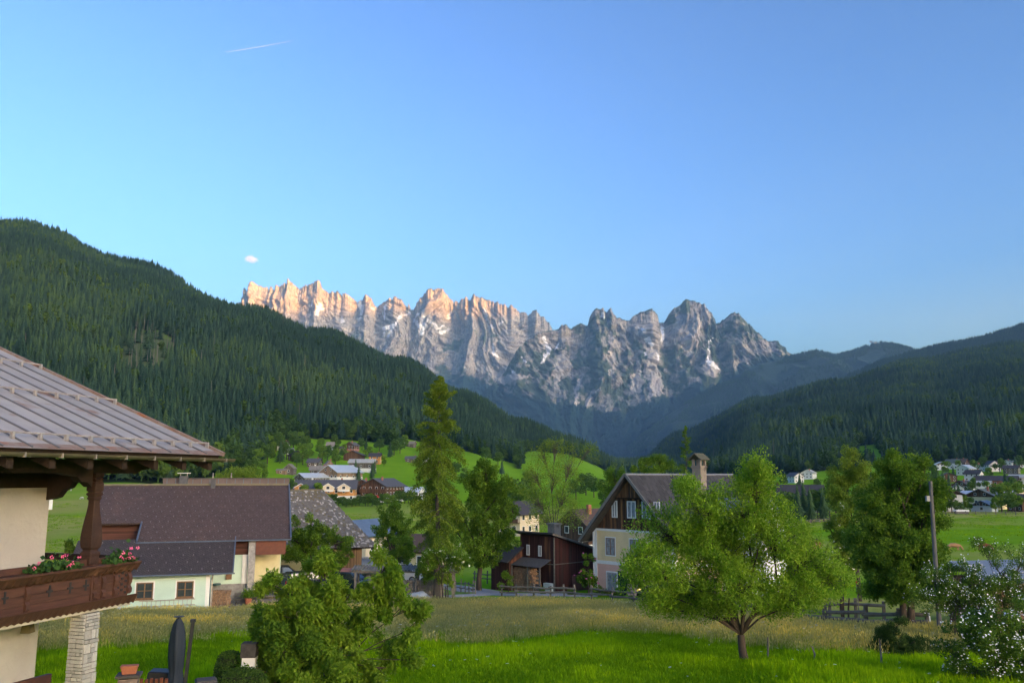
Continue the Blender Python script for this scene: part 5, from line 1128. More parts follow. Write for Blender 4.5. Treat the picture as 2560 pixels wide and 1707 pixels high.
house('house', 'white house with broad dark roof in the village middle', 'house', 2410, 500, 10, 12, 4.8, 30, -20, 'white', 'dark', upper='brown', uh=.9, wins=(3, 2), swins=(3, 2), chim=1)
house('barn', 'long dark roofed barn with red brick front', 'barn', 2492, 575, 11, 25, 4.4, 28, 84, 'brick', 'dark', wins=(3, 1), swins=(5, 1), chim=0)
house('hall', 'low white hall with cream roof before the brick barn', 'building', 2452, 560, 7, 12, 3.8, 18, 82, 'white', 'pale', wins=(2, 1), swins=(3, 1), chim=0)
house('house', 'white balconied guest house above the pasture', 'house', 2551, 575, 9, 11, 6.0, 22, 80, 'white', 'pale', wins=(3, 2), swins=(4, 2), chim=0)
up_ = [(2352, 735, 'white', 'metal', 'small white house with light roof below the wood'), (2384, 745, 'white', 'green', 'white two storey house with green roof below the wood'), (2416, 690, 'white', 'metal', 'white chalet with bright metal roof on the village rise'), (2449, 760, 'white', 'red', 'white house with red roof on the village rise'),
       (2479, 715, 'white', 'slate', 'white house with slate roof and gable on the village rise'), (2521, 775, 'white', 'green', 'highest white house with green roof under the trees'), (2542, 780, 'white', 'pale', 'tiny pale roofed cottage under the trees'), (2400, 760, 'brown', 'brown', 'brown timber house beside the green roofed house'),
       (2495, 745, 'brown', 'dark', 'dark timber house among the upper village gardens'), (2530, 690, 'greywood', 'dark', 'grey timber barn above the guest house'), (1988, 690, 'white', 'slate', 'lone white house at the foot of the wooded hillside'), (2023, 730, 'white', 'pale', 'lone pale cottage on the hillside edge'), (2370, 640, 'brown', 'dark', 'low dark barn between the lower and upper village'), (2436, 640, 'white', 'dark', 'white and brown chalet with balcony in the upper village')]
for i, (u_, Y_, wl, rf_, lb_) in enumerate(up_):
    house('house', lb_, 'house', u_, Y_, 8.5+(i*37 % 5)*.5, 9.5+(i*53 % 4), 4.6+(i*29 % 3)*.5, 24+(i*17 % 3)*4, [12, 70, -24, 80, 34, -15][i % 6], wl, rf_, upper=('brown' if i % 3 == 0 and wl == 'white' else None), uh=.9, wins=(3, 2), swins=(3, 2), chim=i % 2)
hut = house('hut', 'tiny white alm hut on the ridge pasture under the rock peaks', 'hut', 1870, 340, 12, 14, 6, 30, 20, 'white', 'pale', wins=(2, 1), swins=(2, 1), chim=0); hut.location = P(1869, 909, 6780); HOUSES.pop()
# grey roofed shed at the right edge behind the rose bushes
sp2 = on_ground(2556, 46); RS = thing('garden_shed', 'brown garden shed with blue grey metal roof behind the white roses', 'shed', sp2, R(14))
MB().box(-1.9, 3.5, 0, 3, -.5, 2.3).build('wall', board_mat('shed_brown', (.17, .09, .06), (.12, .065, .045), .15, 'X'), RS); MB().slab((-2.3, -.5, 2.25), (4, -.5, 2.25), (4, 2.2, 3.15), (-2.3, 2.2, 3.15), .07).build('roof', mat('blue_sheet', (.22, .26, .31)), RS)
MB().slab((-2.3, 2.2, 3.15), (4, 2.2, 3.15), (4, 4.2, 2.4), (-2.3, 4.2, 2.4), .07).build('roof', mat('blue_sheet', (.22, .26, .31)), RS); MB().beam((-2.3, -.52, 2.12), (4, -.52, 2.12), .05, .2).build('fascia', mat('rose_fascia', (.26, .15, .12), (.2, .12, .1), rough=.7), RS)
# ------------------------------------------------------------------ trees and shrubs
BARK = mat('bark', (.085, .062, .045), (.05, .037, .028), scale=4, rough=.95, stretch=(1, 1, .3), bump=.8, bscale=14)
BARK2 = mat('grey_bark', (.12, .10, .085), (.07, .06, .05), scale=4, rough=.95, stretch=(1, 1, .3), bump=.8, bscale=14)
def quad_leaves(p, nrm, tng, l, w_, c):
    """rhombic leaves at p along tng with normal nrm"""
    t = tng/np.linalg.norm(tng, axis=1)[:, None]; b = np.cross(nrm, t); b /= np.linalg.norm(b, axis=1)[:, None]+1e-9
    l = np.asarray(l)[:, None]; w_ = np.asarray(w_)[:, None]
    V = np.stack([p, p+t*l*.5+b*w_*.5, p+t*l, p+t*l*.5-b*w_*.5], 1).reshape(-1, 3)
    return V, np.arange(len(V)).reshape(-1, 4), c
def lobes_tree(name, label, cat, base, Y, lobes, n_leaf, leaf, mt, seed, trunk_r=.18, fork=.25, bark=BARK, sub_r=.35, sub_per=16, droop=.0, stems=1, up=.25,
               dfac=.85, flowers=None, group=None, twig=.012, shell=2.2, limb=1.0, dense=1.0):
    """lobes: (u, v, ru, rv[, dy]) as seen in the photograph at distance Y, given real depth; base: photo column of the stem foot"""
    r = np.random.default_rng(seed); B = on_ground(base, Y); t = thing(name, label, cat, B, 0, group); s = Y/F
    C = []; RR = []
    for lb in lobes:
        u, v, ru, rv = lb[:4]; dy = lb[4] if len(lb) > 4 else r.uniform(-.5, .5)*ru*s
        ru, rv = max(ru*.6, ru-.35*sub_r/s), max(rv*.6, rv-.35*sub_r/s); C.append(P(u, v, Y+dy)-B); RR.append((ru*s, ru*s*dfac, rv*s))
    top = max(c.z for c in C); mb = MB(); zf = top*fork
    cen = sum((Vector((c.x, c.y, 0)) for c in C), Vector())/len(C)
    foots = [Vector((r.uniform(-.25, .25)*(stems > 1), r.uniform(-.25, .25)*(stems > 1), -.25)) for _ in range(stems)]
    forks = [Vector((f.x+cen.x*.15+r.uniform(-.1, .1), f.y+cen.y*.15+r.uniform(-.1, .1), zf*r.uniform(.85, 1.15))) for f in foots]
    for f, k in zip(foots, forks): mb.tube([f, f.lerp(k, .12)+Vector((0, 0, 0)), f.lerp(k, .55)+Vector((r.normal()*.04, r.normal()*.04, 0)), k], [trunk_r*1.35, trunk_r, trunk_r*.85, trunk_r*.75], 9)
    SP_, SR, SD = [], [], []
    for c, rad in zip(C, RR):
        k = min(forks, key=lambda q: (q-c).length); d = c-k
        mid = k.lerp(c, .45)+Vector((r.normal()*.08*d.length, r.normal()*.08*d.length, .10*d.length if d.z > 0 else -.03*d.length))
        r0 = trunk_r*.5*limb*min(1, .35+max(rad)/2.2)
        mb.tube([k, k.lerp(mid, .5)+Vector((0, 0, .05*d.length)), mid, mid.lerp(c, .6), c], [r0, r0*.85, r0*.65, r0*.5, r0*.3], 6)
        ns = max(3, int(sub_per*(rad[0]*rad[1]*rad[2])**(1/1.7)))
        for i in range(ns):
            dd = Vector(r.normal(size=3)).normalized(); q = r.random()**(1/shell)
            sp_ = c+Vector((dd.x*rad[0], dd.y*rad[1], dd.z*rad[2]))*q
            if sp_.z < .15: sp_.z = .15+abs(r.normal())*.1
            SP_.append(sp_); SR.append(sub_r*r.uniform(.65, 1.25)); SD.append((dd+Vector((0, 0, up))).normalized())
            m2 = c.lerp(sp_, .5)+Vector(r.normal(size=3))*.06*rad[0]
            mb.tube([c.lerp(mid, r.uniform(0, .5)), m2, sp_], [twig*2, twig*1.3, twig*.6], 3, cap=False)
    mb.build('trunk', bark, t, smooth=True)
    SP_ = np.array(SP_); SR = np.array(SR); SD = np.array(SD); w8 = SR**2; w8 /= w8.sum(); k = r.choice(len(SP_), n_leaf, p=w8)
    off = r.normal(size=(n_leaf, 3)); off *= (SR[k]*.55/np.maximum(.6, np.linalg.norm(off, axis=1)*.6))[:, None]*r.uniform(.3, 1, n_leaf)[:, None]**.5
    off += SD[k]*(SR[k]*r.uniform(-.2, .9, n_leaf))[:, None]*.5
    p = SP_[k]+off; z_ok = p[:, 2] > .03; p = p[z_ok]; k = k[z_ok]; n = len(p)
    tng = SD[k]*.7+r.normal(size=(n, 3))*.75+np.array([0, 0, -droop]); nrm = r.normal(size=(n, 3))*.6+np.array([0, 0, .75])+SD[k]*.4
    nrm /= np.linalg.norm(nrm, axis=1)[:, None]
    clump_c = r.normal(0, .16, len(SP_)); c = np.clip(.42+clump_c[k]+r.normal(0, .20, n), 0, 1)
    V, Fq, c = quad_leaves(p, nrm, tng, leaf[0]*r.uniform(.6, 1.25, n), leaf[1]*r.uniform(.65, 1.2, n), c)
    cr = mesh_np('crown', V, Fq, mt, t, attrs={'c': c})
    if flowers:
        nf, fs, fm, flat, ulim = flowers; kk = r.choice(len(SP_), nf); ps = SP_[kk]+SD[kk]*(SR[kk]*r.uniform(.5, 1.0, nf))[:, None]+r.normal(size=(nf, 3))*.45*SR[kk][:, None]*(1-.5*flat)
        if not flat: ps = ps+np.array([0, -.12, .05])
        m = 5; th = np.linspace(0, 2*np.pi, m, endpoint=False); nn = r.normal(size=(nf, 3))*.35+np.array([0, -.5, .9]); nn /= np.linalg.norm(nn, axis=1)[:, None]
        a = np.cross(nn, np.array([1., .1, 0])); a /= np.linalg.norm(a, axis=1)[:, None]; b = np.cross(nn, a); sz = fs*r.uniform(.6, 1.3, nf)
        ring = ps[:, None]+(a[:, None]*np.cos(th)[None, :, None]+b[:, None]*np.sin(th)[None, :, None])*sz[:, None, None]
        V = ring.reshape(-1, 3); f = mesh_np('blossoms', V, np.arange(nf*m).reshape(nf, m), fm, t); f['kind'] = 'stuff'
    return t
L_APPLE = leaf_mat('apple_leaf', (.12, .26, .012), (.40, .56, .05), trans=.5)
L_WALN = leaf_mat('broad_leaf', (.10, .21, .012), (.30, .43, .04), trans=.5)
L_DEEP = leaf_mat('deep_leaf', (.065, .15, .014), (.21, .34, .03), trans=.45)
L_FRESH = leaf_mat('fresh_leaf', (.12, .21, .018), (.30, .39, .05), trans=.5)
L_LARCH = leaf_mat('larch_needle', (.085, .16, .014), (.26, .35, .035), trans=.4)
L_ROSE = leaf_mat('rose_leaf', (.06, .13, .018), (.17, .28, .035), trans=.45)
L_JUNI = leaf_mat('juniper_needle', (.03, .065, .014), (.09, .15, .03), trans=.3)
PETAL = mat('white_petal', (.80, .80, .76), (.72, .72, .66), scale=9, rough=.7); UMBEL = mat('cream_umbel', (.68, .70, .48), (.60, .62, .40), scale=9, rough=.8)
lobes_tree('apple_tree', 'spreading apple tree with thick bare trunk in the open meadow', 'tree', 1864, 31.7,
    [(1898, 1165, 42, 42), (1885, 1215, 62, 55), (1860, 1285, 105, 75), (1758, 1250, 80, 58), (1706, 1212, 36, 30), (1668, 1325, 88, 64), (1606, 1398, 54, 42), (1645, 1435, 95, 62), (1725, 1490, 90, 50), (1800, 1390, 120, 95), (1930, 1345, 105, 85), (2015, 1410, 95, 70), (2085, 1450, 55, 42), (1965, 1480, 100, 50), (1850, 1470, 110, 65), (1760, 1350, 100, 80), (1570, 1450, 35, 28), (1640, 1515, 46, 26), (1715, 1528, 56, 22), (1800, 1518, 60, 28), (1945, 1520, 66, 26), (2040, 1495, 50, 28)],
    100000, (.11, .055), L_APPLE, 11, trunk_r=.17, fork=.14, sub_r=.34, sub_per=62, up=1.0, limb=.75, twig=.007, dfac=1.0)
lobes_tree('walnut_bush', 'broad many stemmed green tree with drooping leaves and a round side crown', 'tree', 830, 23.6,
    [(715, 1480, 75, 55), (800, 1435, 50, 42), (815, 1405, 20, 26), (765, 1535, 105, 80), (690, 1590, 62, 80), (850, 1490, 66, 60), (880, 1585, 60, 55), (800, 1650, 120, 66), (700, 1680, 70, 40), (640, 1535, 36, 42), (655, 1620, 36, 36), (962, 1412, 42, 38), (975, 1450, 46, 38), (950, 1480, 30, 18), (1015, 1520, 48, 26), (935, 1540, 50, 32), (1035, 1570, 26, 34), (975, 1610, 46, 36), (1030, 1650, 30, 18), (960, 1670, 40, 34), (900, 1690, 70, 40)],
    52000, (.15, .06), L_WALN, 12, trunk_r=.07, fork=.24, sub_r=.24, sub_per=34, droop=.9, stems=5, up=.35, limb=1.1, twig=.008)
lobes_tree('hazel_bush', 'darker leafy bush growing through the foot of the drooping tree', 'shrub', 735, 22.6,
    [(705, 1600, 48, 40), (740, 1650, 70, 46), (660, 1675, 50, 36), (810, 1685, 70, 36), (760, 1600, 40, 36)], 16000, (.12, .07), L_DEEP, 112, trunk_r=.04, fork=.2, sub_r=.25, sub_per=26, stems=4, up=.3, twig=.008)
lobes_tree('ash_tree', 'tall dark green ash tree beside the larch', 'tree', 1197, 79,
    [(1218, 1180, 36, 34), (1195, 1225, 42, 44), (1240, 1235, 40, 44), (1205, 1290, 56, 48), (1264, 1300, 40, 48), (1152, 1280, 36, 40), (1256, 1355, 46, 40), (1190, 1365, 46, 40), (1150, 1340, 34, 36), (1180, 1210, 36, 34), (1255, 1225, 34, 36), (1215, 1400, 36, 24)], 42000, (.22, .11), L_DEEP, 13, trunk_r=.28, fork=.2, sub_r=.5, sub_per=12, limb=.9)
lobes_tree('globe_tree', 'dense rounded green garden tree behind the parked tanker', 'tree', 985, 97,
    [(982, 1285, 36, 38), (962, 1325, 30, 36), (1008, 1330, 34, 40), (985, 1350, 46, 40)], 15000, (.20, .11), L_DEEP, 14, trunk_r=.2, fork=.2, sub_r=.45, sub_per=11)
lobes_tree('globe_tree', 'lower round bush tree in front of the dense garden tree', 'tree', 1005, 91, [(1003, 1362, 32, 28), (990, 1390, 28, 22), (1018, 1385, 26, 26)], 8000, (.19, .10), L_DEEP, 15, trunk_r=.12, fork=.2, sub_r=.4, sub_per=12)
lobes_tree('cherry_tree', 'wide dark garden tree with leaning trunk over the parked cars', 'tree', 786, 74,
    [(735, 1345, 46, 34), (790, 1330, 58, 40), (845, 1352, 40, 36), (705, 1375, 38, 26), (775, 1385, 66, 34), (850, 1395, 34, 28), (720, 1300, 30, 28)], 30000, (.18, .09), L_DEEP, 16, trunk_r=.16, fork=.22, sub_r=.42, sub_per=13)
lobes_tree('sparse_tree', 'tall thinly leaved tree with bare twigs before the green hill', 'tree', 1386, 122,
    [(1352, 1130, 30, 34), (1388, 1112, 30, 26), (1425, 1165, 40, 55), (1338, 1190, 36, 44), (1385, 1200, 40, 50), (1412, 1245, 50, 45), (1345, 1255, 46, 44), (1435, 1285, 40, 36), (1365, 1300, 50, 34), (1472, 1122, 24, 18)], 12000, (.24, .11), L_FRESH, 17, trunk_r=.2, fork=.18, sub_r=.7, sub_per=14, twig=.013, limb=.5, bark=BARK2)
lobes_tree('maple_tree', 'large dark green twin trunked tree beside the leaning pole', 'tree', 2272, 45,
    [(2232, 1170, 50, 42), (2292, 1172, 26, 42), (2312, 1185, 18, 40), (2335, 1225, 30, 36), (2262, 1240, 82, 66), (2315, 1275, 52, 60), (2200, 1275, 62, 62), (2262, 1345, 92, 72), (2198, 1390, 66, 56), (2312, 1385, 50, 60), (2255, 1440, 88, 48), (2160, 1350, 40, 50), (2340, 1440, 30, 40), (2225, 1475, 60, 36), (2300, 1470, 54, 36)], 95000, (.155, .085), L_DEEP, 18, trunk_r=.22, fork=.16, sub_r=.46, sub_per=26, stems=2, dfac=1.0)
lobes_tree('birch_tree', 'lighter airy tree standing behind the large twin trunked tree', 'tree', 2150, 66,
    [(2138, 1150, 36, 36), (2115, 1195, 46, 36), (2160, 1200, 44, 46), (2120, 1245, 50, 40), (2170, 1265, 46, 46), (2090, 1235, 24, 26)], 22000, (.17, .085), L_FRESH, 19, trunk_r=.16, fork=.25, sub_r=.5, sub_per=11)
lobes_tree('elder_bush', 'tall elder bush with flat cream flower heads beside the apple tree', 'shrub', 2112, 52,
    [(2108, 1290, 36, 36), (2085, 1340, 34, 40), (2120, 1350, 36, 44), (2095, 1400, 46, 36), (2135, 1410, 34, 36)], 14000, (.15, .06), L_FRESH, 20, trunk_r=.06, fork=.2, sub_r=.4, sub_per=12, stems=4, flowers=(110, .09, UMBEL, True, 0))
lobes_tree('elder_bush', 'elder bush with pale flower heads at the foot of the larch', 'shrub', 1112, 66,
    [(1090, 1385, 30, 22), (1125, 1378, 32, 26), (1150, 1400, 26, 26), (1070, 1405, 26, 20), (1110, 1410, 40, 20)], 8000, (.15, .06), L_DEEP, 21, trunk_r=.06, fork=.3, sub_r=.4, sub_per=11, stems=4, flowers=(120, .08, UMBEL, True, 0))
for i, (lab, bs, Y_, lb, nl, nf) in enumerate((
    ('arching white rose bush beside the leaning pole', 2400, 37, [(2395, 1435, 55, 36), (2425, 1470, 50, 40), (2360, 1475, 38, 32), (2440, 1420, 30, 28), (2340, 1510, 36, 28), (2400, 1505, 60, 40), (2330, 1450, 36, 32), (2305, 1490, 26, 24)], 20000, 320),
    ('tall white rose bush climbing before the garden shed', 2530, 37, [(2450, 1350, 12, 16), (2470, 1385, 24, 22), (2500, 1430, 48, 40), (2550, 1410, 42, 50), (2530, 1480, 60, 46), (2470, 1460, 36, 36), (2475, 1510, 60, 45), (2550, 1525, 60, 45)], 21000, 280),
    ('wide white rose thicket at the corner of the meadow', 2480, 26.5, [(2470, 1560, 80, 46), (2545, 1560, 60, 56), (2415, 1585, 56, 46), (2385, 1640, 46, 46), (2500, 1625, 90, 56), (2570, 1650, 60, 60), (2440, 1680, 70, 40), (2540, 1690, 70, 36)], 34000, 420))):
    lobes_tree('rose_bush', lab, 'shrub', bs, Y_, lb, nl, (.075, .04), L_ROSE, 30+i, trunk_r=.03, fork=.25, sub_r=.28, sub_per=30, stems=5, up=.4, twig=.008, flowers=(nf*2, .026, PETAL, False, 0))
lobes_tree('juniper', 'dark juniper bush in the long grass by the split rail fence', 'shrub', 2240, 33.5,
    [(2238, 1568, 32, 34), (2220, 1605, 46, 38), (2268, 1620, 50, 38), (2205, 1650, 46, 38), (2255, 1660, 66, 40), (2305, 1665, 42, 34)], 42000, (.09, .025), L_JUNI, 34, trunk_r=.05, fork=.2, sub_r=.2, sub_per=40, stems=4, up=.9)
M_CLIMB = mat('magenta_petal', (.45, .05, .20), (.55, .12, .3), scale=9, rough=.7)
lobes_tree('climbing_rose', 'climbing rose with magenta flowers at the farmhouse corner', 'shrub', 1475, 74.5,
    [(1474, 1395, 15, 22), (1470, 1425, 20, 22), (1476, 1455, 22, 20), (1462, 1445, 14, 16)], 5000, (.14, .08), L_DEEP, 35, trunk_r=.05, fork=.3, sub_r=.3, sub_per=16, stems=3, flowers=(34, .09, M_CLIMB, False, 0))
lobes_tree('lilac_bush', 'light green bush seen under the chalet eave beyond the balcony', 'shrub', 182, 66, [(175, 1370, 22, 16), (200, 1378, 18, 14), (188, 1392, 34, 14)], 4000, (.2, .08), L_FRESH, 36, trunk_r=.06, fork=.3, sub_r=.4, sub_per=10, stems=3)
lobes_tree('willow_tree', 'bright green rounded tree behind the brown tiled roof ridge', 'tree', 600, 170, [(570, 1190, 40, 18), (610, 1180, 40, 20), (640, 1195, 24, 14), (590, 1205, 60, 16)], 9000, (.32, .16), L_FRESH, 37, trunk_r=.25, fork=.4, sub_r=.9, sub_per=6)
lobes_tree('shrub', 'leafy garden shrub in front of the red shed woodpile', 'shrub', 1268, 76, [(1268, 1445, 16, 14), (1262, 1458, 18, 10)], 2200, (.14, .07), L_DEEP, 38, trunk_r=.04, fork=.3, sub_r=.3, sub_per=14, stems=3)
# weeds along the fence before the farmhouse
for i, (u_, Y_, ru, rv) in enumerate(((1500, 71.5, 26, 14), (1540, 70.5, 22, 10), (1440, 73, 18, 9), (1600, 66.5, 30, 12), (1360, 74.5, 16, 7))):
    b_ = on_ground(u_, Y_); pv_ = proj(b_.x, b_.y, b_.z)[1]
    lobes_tree('weed_clump', 'low weedy clump growing along the grey fence by the farmhouse', 'shrub', u_, Y_, [(u_, float(pv_)-rv, ru, rv)], 1500, (.12, .05), L_ROSE, 50+i, trunk_r=.02, fork=.3, sub_r=.25, sub_per=20, stems=3, group='weeds along the fence')

# larch: whorls of drooping boughs hung with needle tufts
def larch(name, label, u, Y, v_top, prof, nb_, per, mt, seed, size=(.17, .055), trunk_r=.3, f0=.12, group=None, droop=.35):
    r = np.random.default_rng(seed); B = on_ground(u, Y); t = thing(name, label, 'tree', B, 0, group); H = P(u, v_top, Y).z-B.z; mb = MB()
    sway = [Vector((r.normal()*.05, r.normal()*.05, 0)) for _ in range(6)]
    mb.tube([Vector((0, 0, -.4)), Vector((0, 0, H*.02))]+[Vector((0, 0, H*(k+1)/7))+sway[k] for k in range(6)]+[Vector((0, 0, H))], [trunk_r*1.3, trunk_r]+[trunk_r*(1-(k+1)/7)*.95 for k in range(6)]+[.01], 8)
    p, tg, c = [], [], []
    for i in range(nb_):
        f = f0+(1-f0)*((i+r.random())/nb_)**.92; L_ = np.interp(f, [q[0] for q in prof], [q[1] for q in prof])*r.uniform(.55, 1.2); a = r.uniform(0, 6.283)
        d = np.array([math.cos(a), math.sin(a), 0]); z0 = f*H; rise = .18 if f < .75 else .55
        s = np.linspace(0, 1, 5); bz = z0+L_*(rise*s-droop*s**2*(1 if f < .8 else .2)*1.6); pts = np.outer(s*L_, d); pts[:, 2] = bz
        mb.tube([Vector(q) for q in pts], [.035*(1-f*.6), .028, .02, .013, .005], 3, cap=False)
        n = int(per*(.35+L_/2.0)); tt = r.uniform(.12, 1, n)**.8; q = np.stack([np.interp(tt, s, pts[:, k]) for k in range(3)], 1)
        side = np.cross(d, [0, 0, 1]); spread = (.30*L_*(1-.55*tt))[:, None]
        q = q+side*r.normal(0, .5, n)[:, None]*spread+d*r.normal(0, .08, n)[:, None]; q[:, 2] -= np.abs(r.normal(0, .24, n))*(1.1-.5*f)*min(1, L_)
        p.append(q); tg.append(d[None]*.4+r.normal(size=(n, 3))*.5+np.array([0, 0, -.6 if f < .85 else .5])); c.append(np.clip(.40+r.normal(0, .22, n)+r.normal(0, .12), 0, 1))
    mb.build('trunk', BARK2, t, smooth=True); p = np.concatenate(p); tg = np.concatenate(tg); c = np.concatenate(c); n = len(p)
    nr = r.normal(size=(n, 3))+np.array([0, 0, .5]); nr /= np.linalg.norm(nr, axis=1)[:, None]
    V, Fq, c = quad_leaves(p, nr, tg, size[0]*r.uniform(.6, 1.4, n), size[1]*r.uniform(.7, 1.3, n), c); mesh_np('crown', V, Fq, mt, t, attrs={'c': c}); return t
larch('larch', 'very tall slender larch with drooping boughs by the gravel lane', 1092, 69.5, 944,
      [(0, .8), (.08, 1.5), (.2, 1.9), (.35, 2.1), (.5, 2.2), (.62, 2.35), (.75, 1.9), (.85, 1.5), (.93, 1.0), (1, .15)], 160, 260, L_LARCH, 61, f0=.10, size=(.20, .07))
larch('spruce', 'dark spruce standing behind the farmhouse chimney', 1726, 104, 1066, [(0, 2.0), (.5, 1.6), (.8, .8), (1, .08)], 90, 120, L_DEEP, 62, f0=.15, trunk_r=.2, size=(.22, .08), droop=.2)
# trees rising behind the farmhouse
for i, (u_, Y_, lb_, lobes_) in enumerate(((1648, 128, 'round green tree behind the farmhouse roof ridge', [(1648, 1152, 26, 16), (1662, 1165, 24, 18), (1640, 1180, 30, 20)]), (1545, 140, 'green tree left of the farmhouse roof', [(1535, 1185, 26, 22), (1550, 1200, 30, 22), (1520, 1215, 26, 24)]), (1590, 150, 'small tree top showing over the farmhouse ridge', [(1615, 1158, 16, 10), (1600, 1172, 20, 14)]))):
    lobes_tree('garden_tree', lb_, 'tree', u_, Y_, lobes_, 6500, (.28, .13), L_DEEP, 70+i, trunk_r=.2, fork=.4, sub_r=.7, sub_per=8)

# ------------------------------------------------------------------ trees of the hamlet and village: one of each kind, copied
def mid_kind(name, seed, mt, n, conif=False):
    t = bpy.data.objects.new(name, None)
    src = leafball('crown', mt, seed, n=n, lobes=14, sx=.34, size=.036, trunk=False) if not conif else spruce('crown', mt, seed, tiers=14, slim=.19)
    c = bpy.data.objects.new('crown', src.data); c.parent = t; bpy.data.objects.remove(src)
    k = MB().tube([(0, 0, -.03), (0, 0, .2), (.01, 0, .45)], [.022, .018, .008], 5).build('trunk', BARK, None, link=False); k.parent = t
    return t, [c, k]
L_MID1 = leaf_mat('mid_leaf_green', (.07, .15, .018), (.18, .30, .03), trans=.45); L_MID2 = leaf_mat('mid_leaf_dark', (.04, .10, .02), (.11, .20, .03), trans=.4); L_CON = leaf_mat('mid_needles', (.02, .05, .022), (.07, .13, .045), trans=.15)
KIND = [mid_kind('broadleaf_tree', 81, L_MID1, 1100), mid_kind('broadleaf_tree', 82, L_MID2, 1100), mid_kind('broadleaf_tree', 83, L_MID1, 800), mid_kind('conifer', 84, L_CON, 0, True), mid_kind('conifer', 85, L_CON, 0, True)]
def place_tree(k, u, Y, h, wd, label, group, dz=-.3):
    src, kids = KIND[k]; p = on_ground(u, Y, dz)
    if ' among the ' in label:      # say which house it stands by
        hp, hl = min(HOUSES, key=lambda q: (q[0].xy-p.xy).length); rel = 'in front of' if p.y < hp.y-4 else ('behind' if p.y > hp.y+4 else 'beside')
        if (hp.xy-p.xy).length < 70: label = label.split(' among the ')[0]+' '+rel+' the '+' '.join(hl.split()[:8])
        while label.split()[-1] in ('the', 'with', 'and', 'of', 'in', 'on', 'a', 'at', 'by', 'to', 'behind', 'beside', 'before', 'above', 'below', 'between', 'under', 'left', 'its', 'near', 'over'): label = ' '.join(label.split()[:-1])
        group = label.split(' among')[0].split(' the ')[0].split(' beside')[0].split(' behind')[0].split(' in front')[0]+'s by the houses'
    t = thing(src.name.split('.')[0], label, 'tree', p, random.uniform(0, 6.28), group); t.scale = (wd, wd, h)
    for c in kids:
        q_ = c.copy(); COL.objects.link(q_); q_.parent = t
    return t
def u_at(u, v, Y):   # nudges Y so that the foot falls on the wanted photo row
    return Y
HAM = [(655, 640, 1, 17), (672, 625, 0, 13), (690, 640, 1, 18), (668, 560, 1, 16), (700, 575, 3, 18), (716, 600, 1, 15), (733, 660, 1, 19), (750, 675, 0, 15), (765, 655, 1, 17), (770, 610, 0, 13), (757, 585, 0, 15), (742, 570, 1, 12), (800, 640, 0, 14), (806, 600, 0, 12), (818, 615, 1, 13), (838, 590, 0, 12), (845, 620, 1, 14), (860, 650, 0, 10), (838, 700, 1, 14), (905, 700, 1, 12), (915, 690, 3, 13), (925, 655, 0, 9), (912, 640, 0, 8),
       (888, 515, 3, 15), (896, 505, 4, 12), (930, 545, 4, 12), (935, 570, 3, 11), (960, 610, 0, 8), (985, 680, 1, 15), (975, 665, 3, 14), (1000, 690, 1, 16), (948, 700, 1, 13), (1012, 720, 0, 12), (1060, 700, 1, 14), (760, 395, 0, 9), (757, 380, 0, 8), (795, 382, 0, 9), (745, 388, 1, 10), (720, 400, 1, 11),
       (1108, 540, 4, 16), (1082, 470, 1, 12), (1065, 440, 3, 12), (1270, 330, 3, 16), (1295, 300, 1, 15), (1320, 310, 0, 16), (1300, 250, 0, 12), (1330, 240, 0, 11), (1465, 560, 1, 17), (1485, 520, 1, 15), (1440, 480, 1, 13), (1510, 400, 0, 13), (1530, 300, 1, 12), (1555, 260, 0, 12), (640, 520, 0, 14), (625, 470, 1, 15), (655, 470, 0, 12), (1160, 560, 0, 10), (1140, 600, 1, 12), (1245, 760, 1, 14), (1255, 700, 3, 15), (1215, 740, 1, 16)]
for u_, Y_, k, h in HAM: place_tree(k, u_, Y_, h, h*random.uniform(.95, 1.25) if k < 3 else h*.95, ('green broadleaf tree among the hamlet houses and meadows' if k != 1 else 'dark broadleaf tree among the hamlet houses and meadows') if k < 3 else 'dark pointed conifer among the hamlet houses and meadows', ['light hamlet broadleaf trees', 'dark hamlet broadleaf trees', '', 'hamlet conifers', 'hamlet conifers'][k])
for i in range(17): place_tree(random.choice((0, 1, 1)), 812+i*11+random.uniform(-3, 3), random.uniform(362, 385), random.uniform(4, 6), random.uniform(7, 9), 'bushy tree in the long hedge below the brown hotel', 'hedge below the hotel')
for i in range(7): place_tree(1, 985+i*9, 395+random.uniform(-8, 8), random.uniform(4.5, 7), random.uniform(7, 9), 'bushy tree in the hedge beside the larch', 'hedge beside the larch')
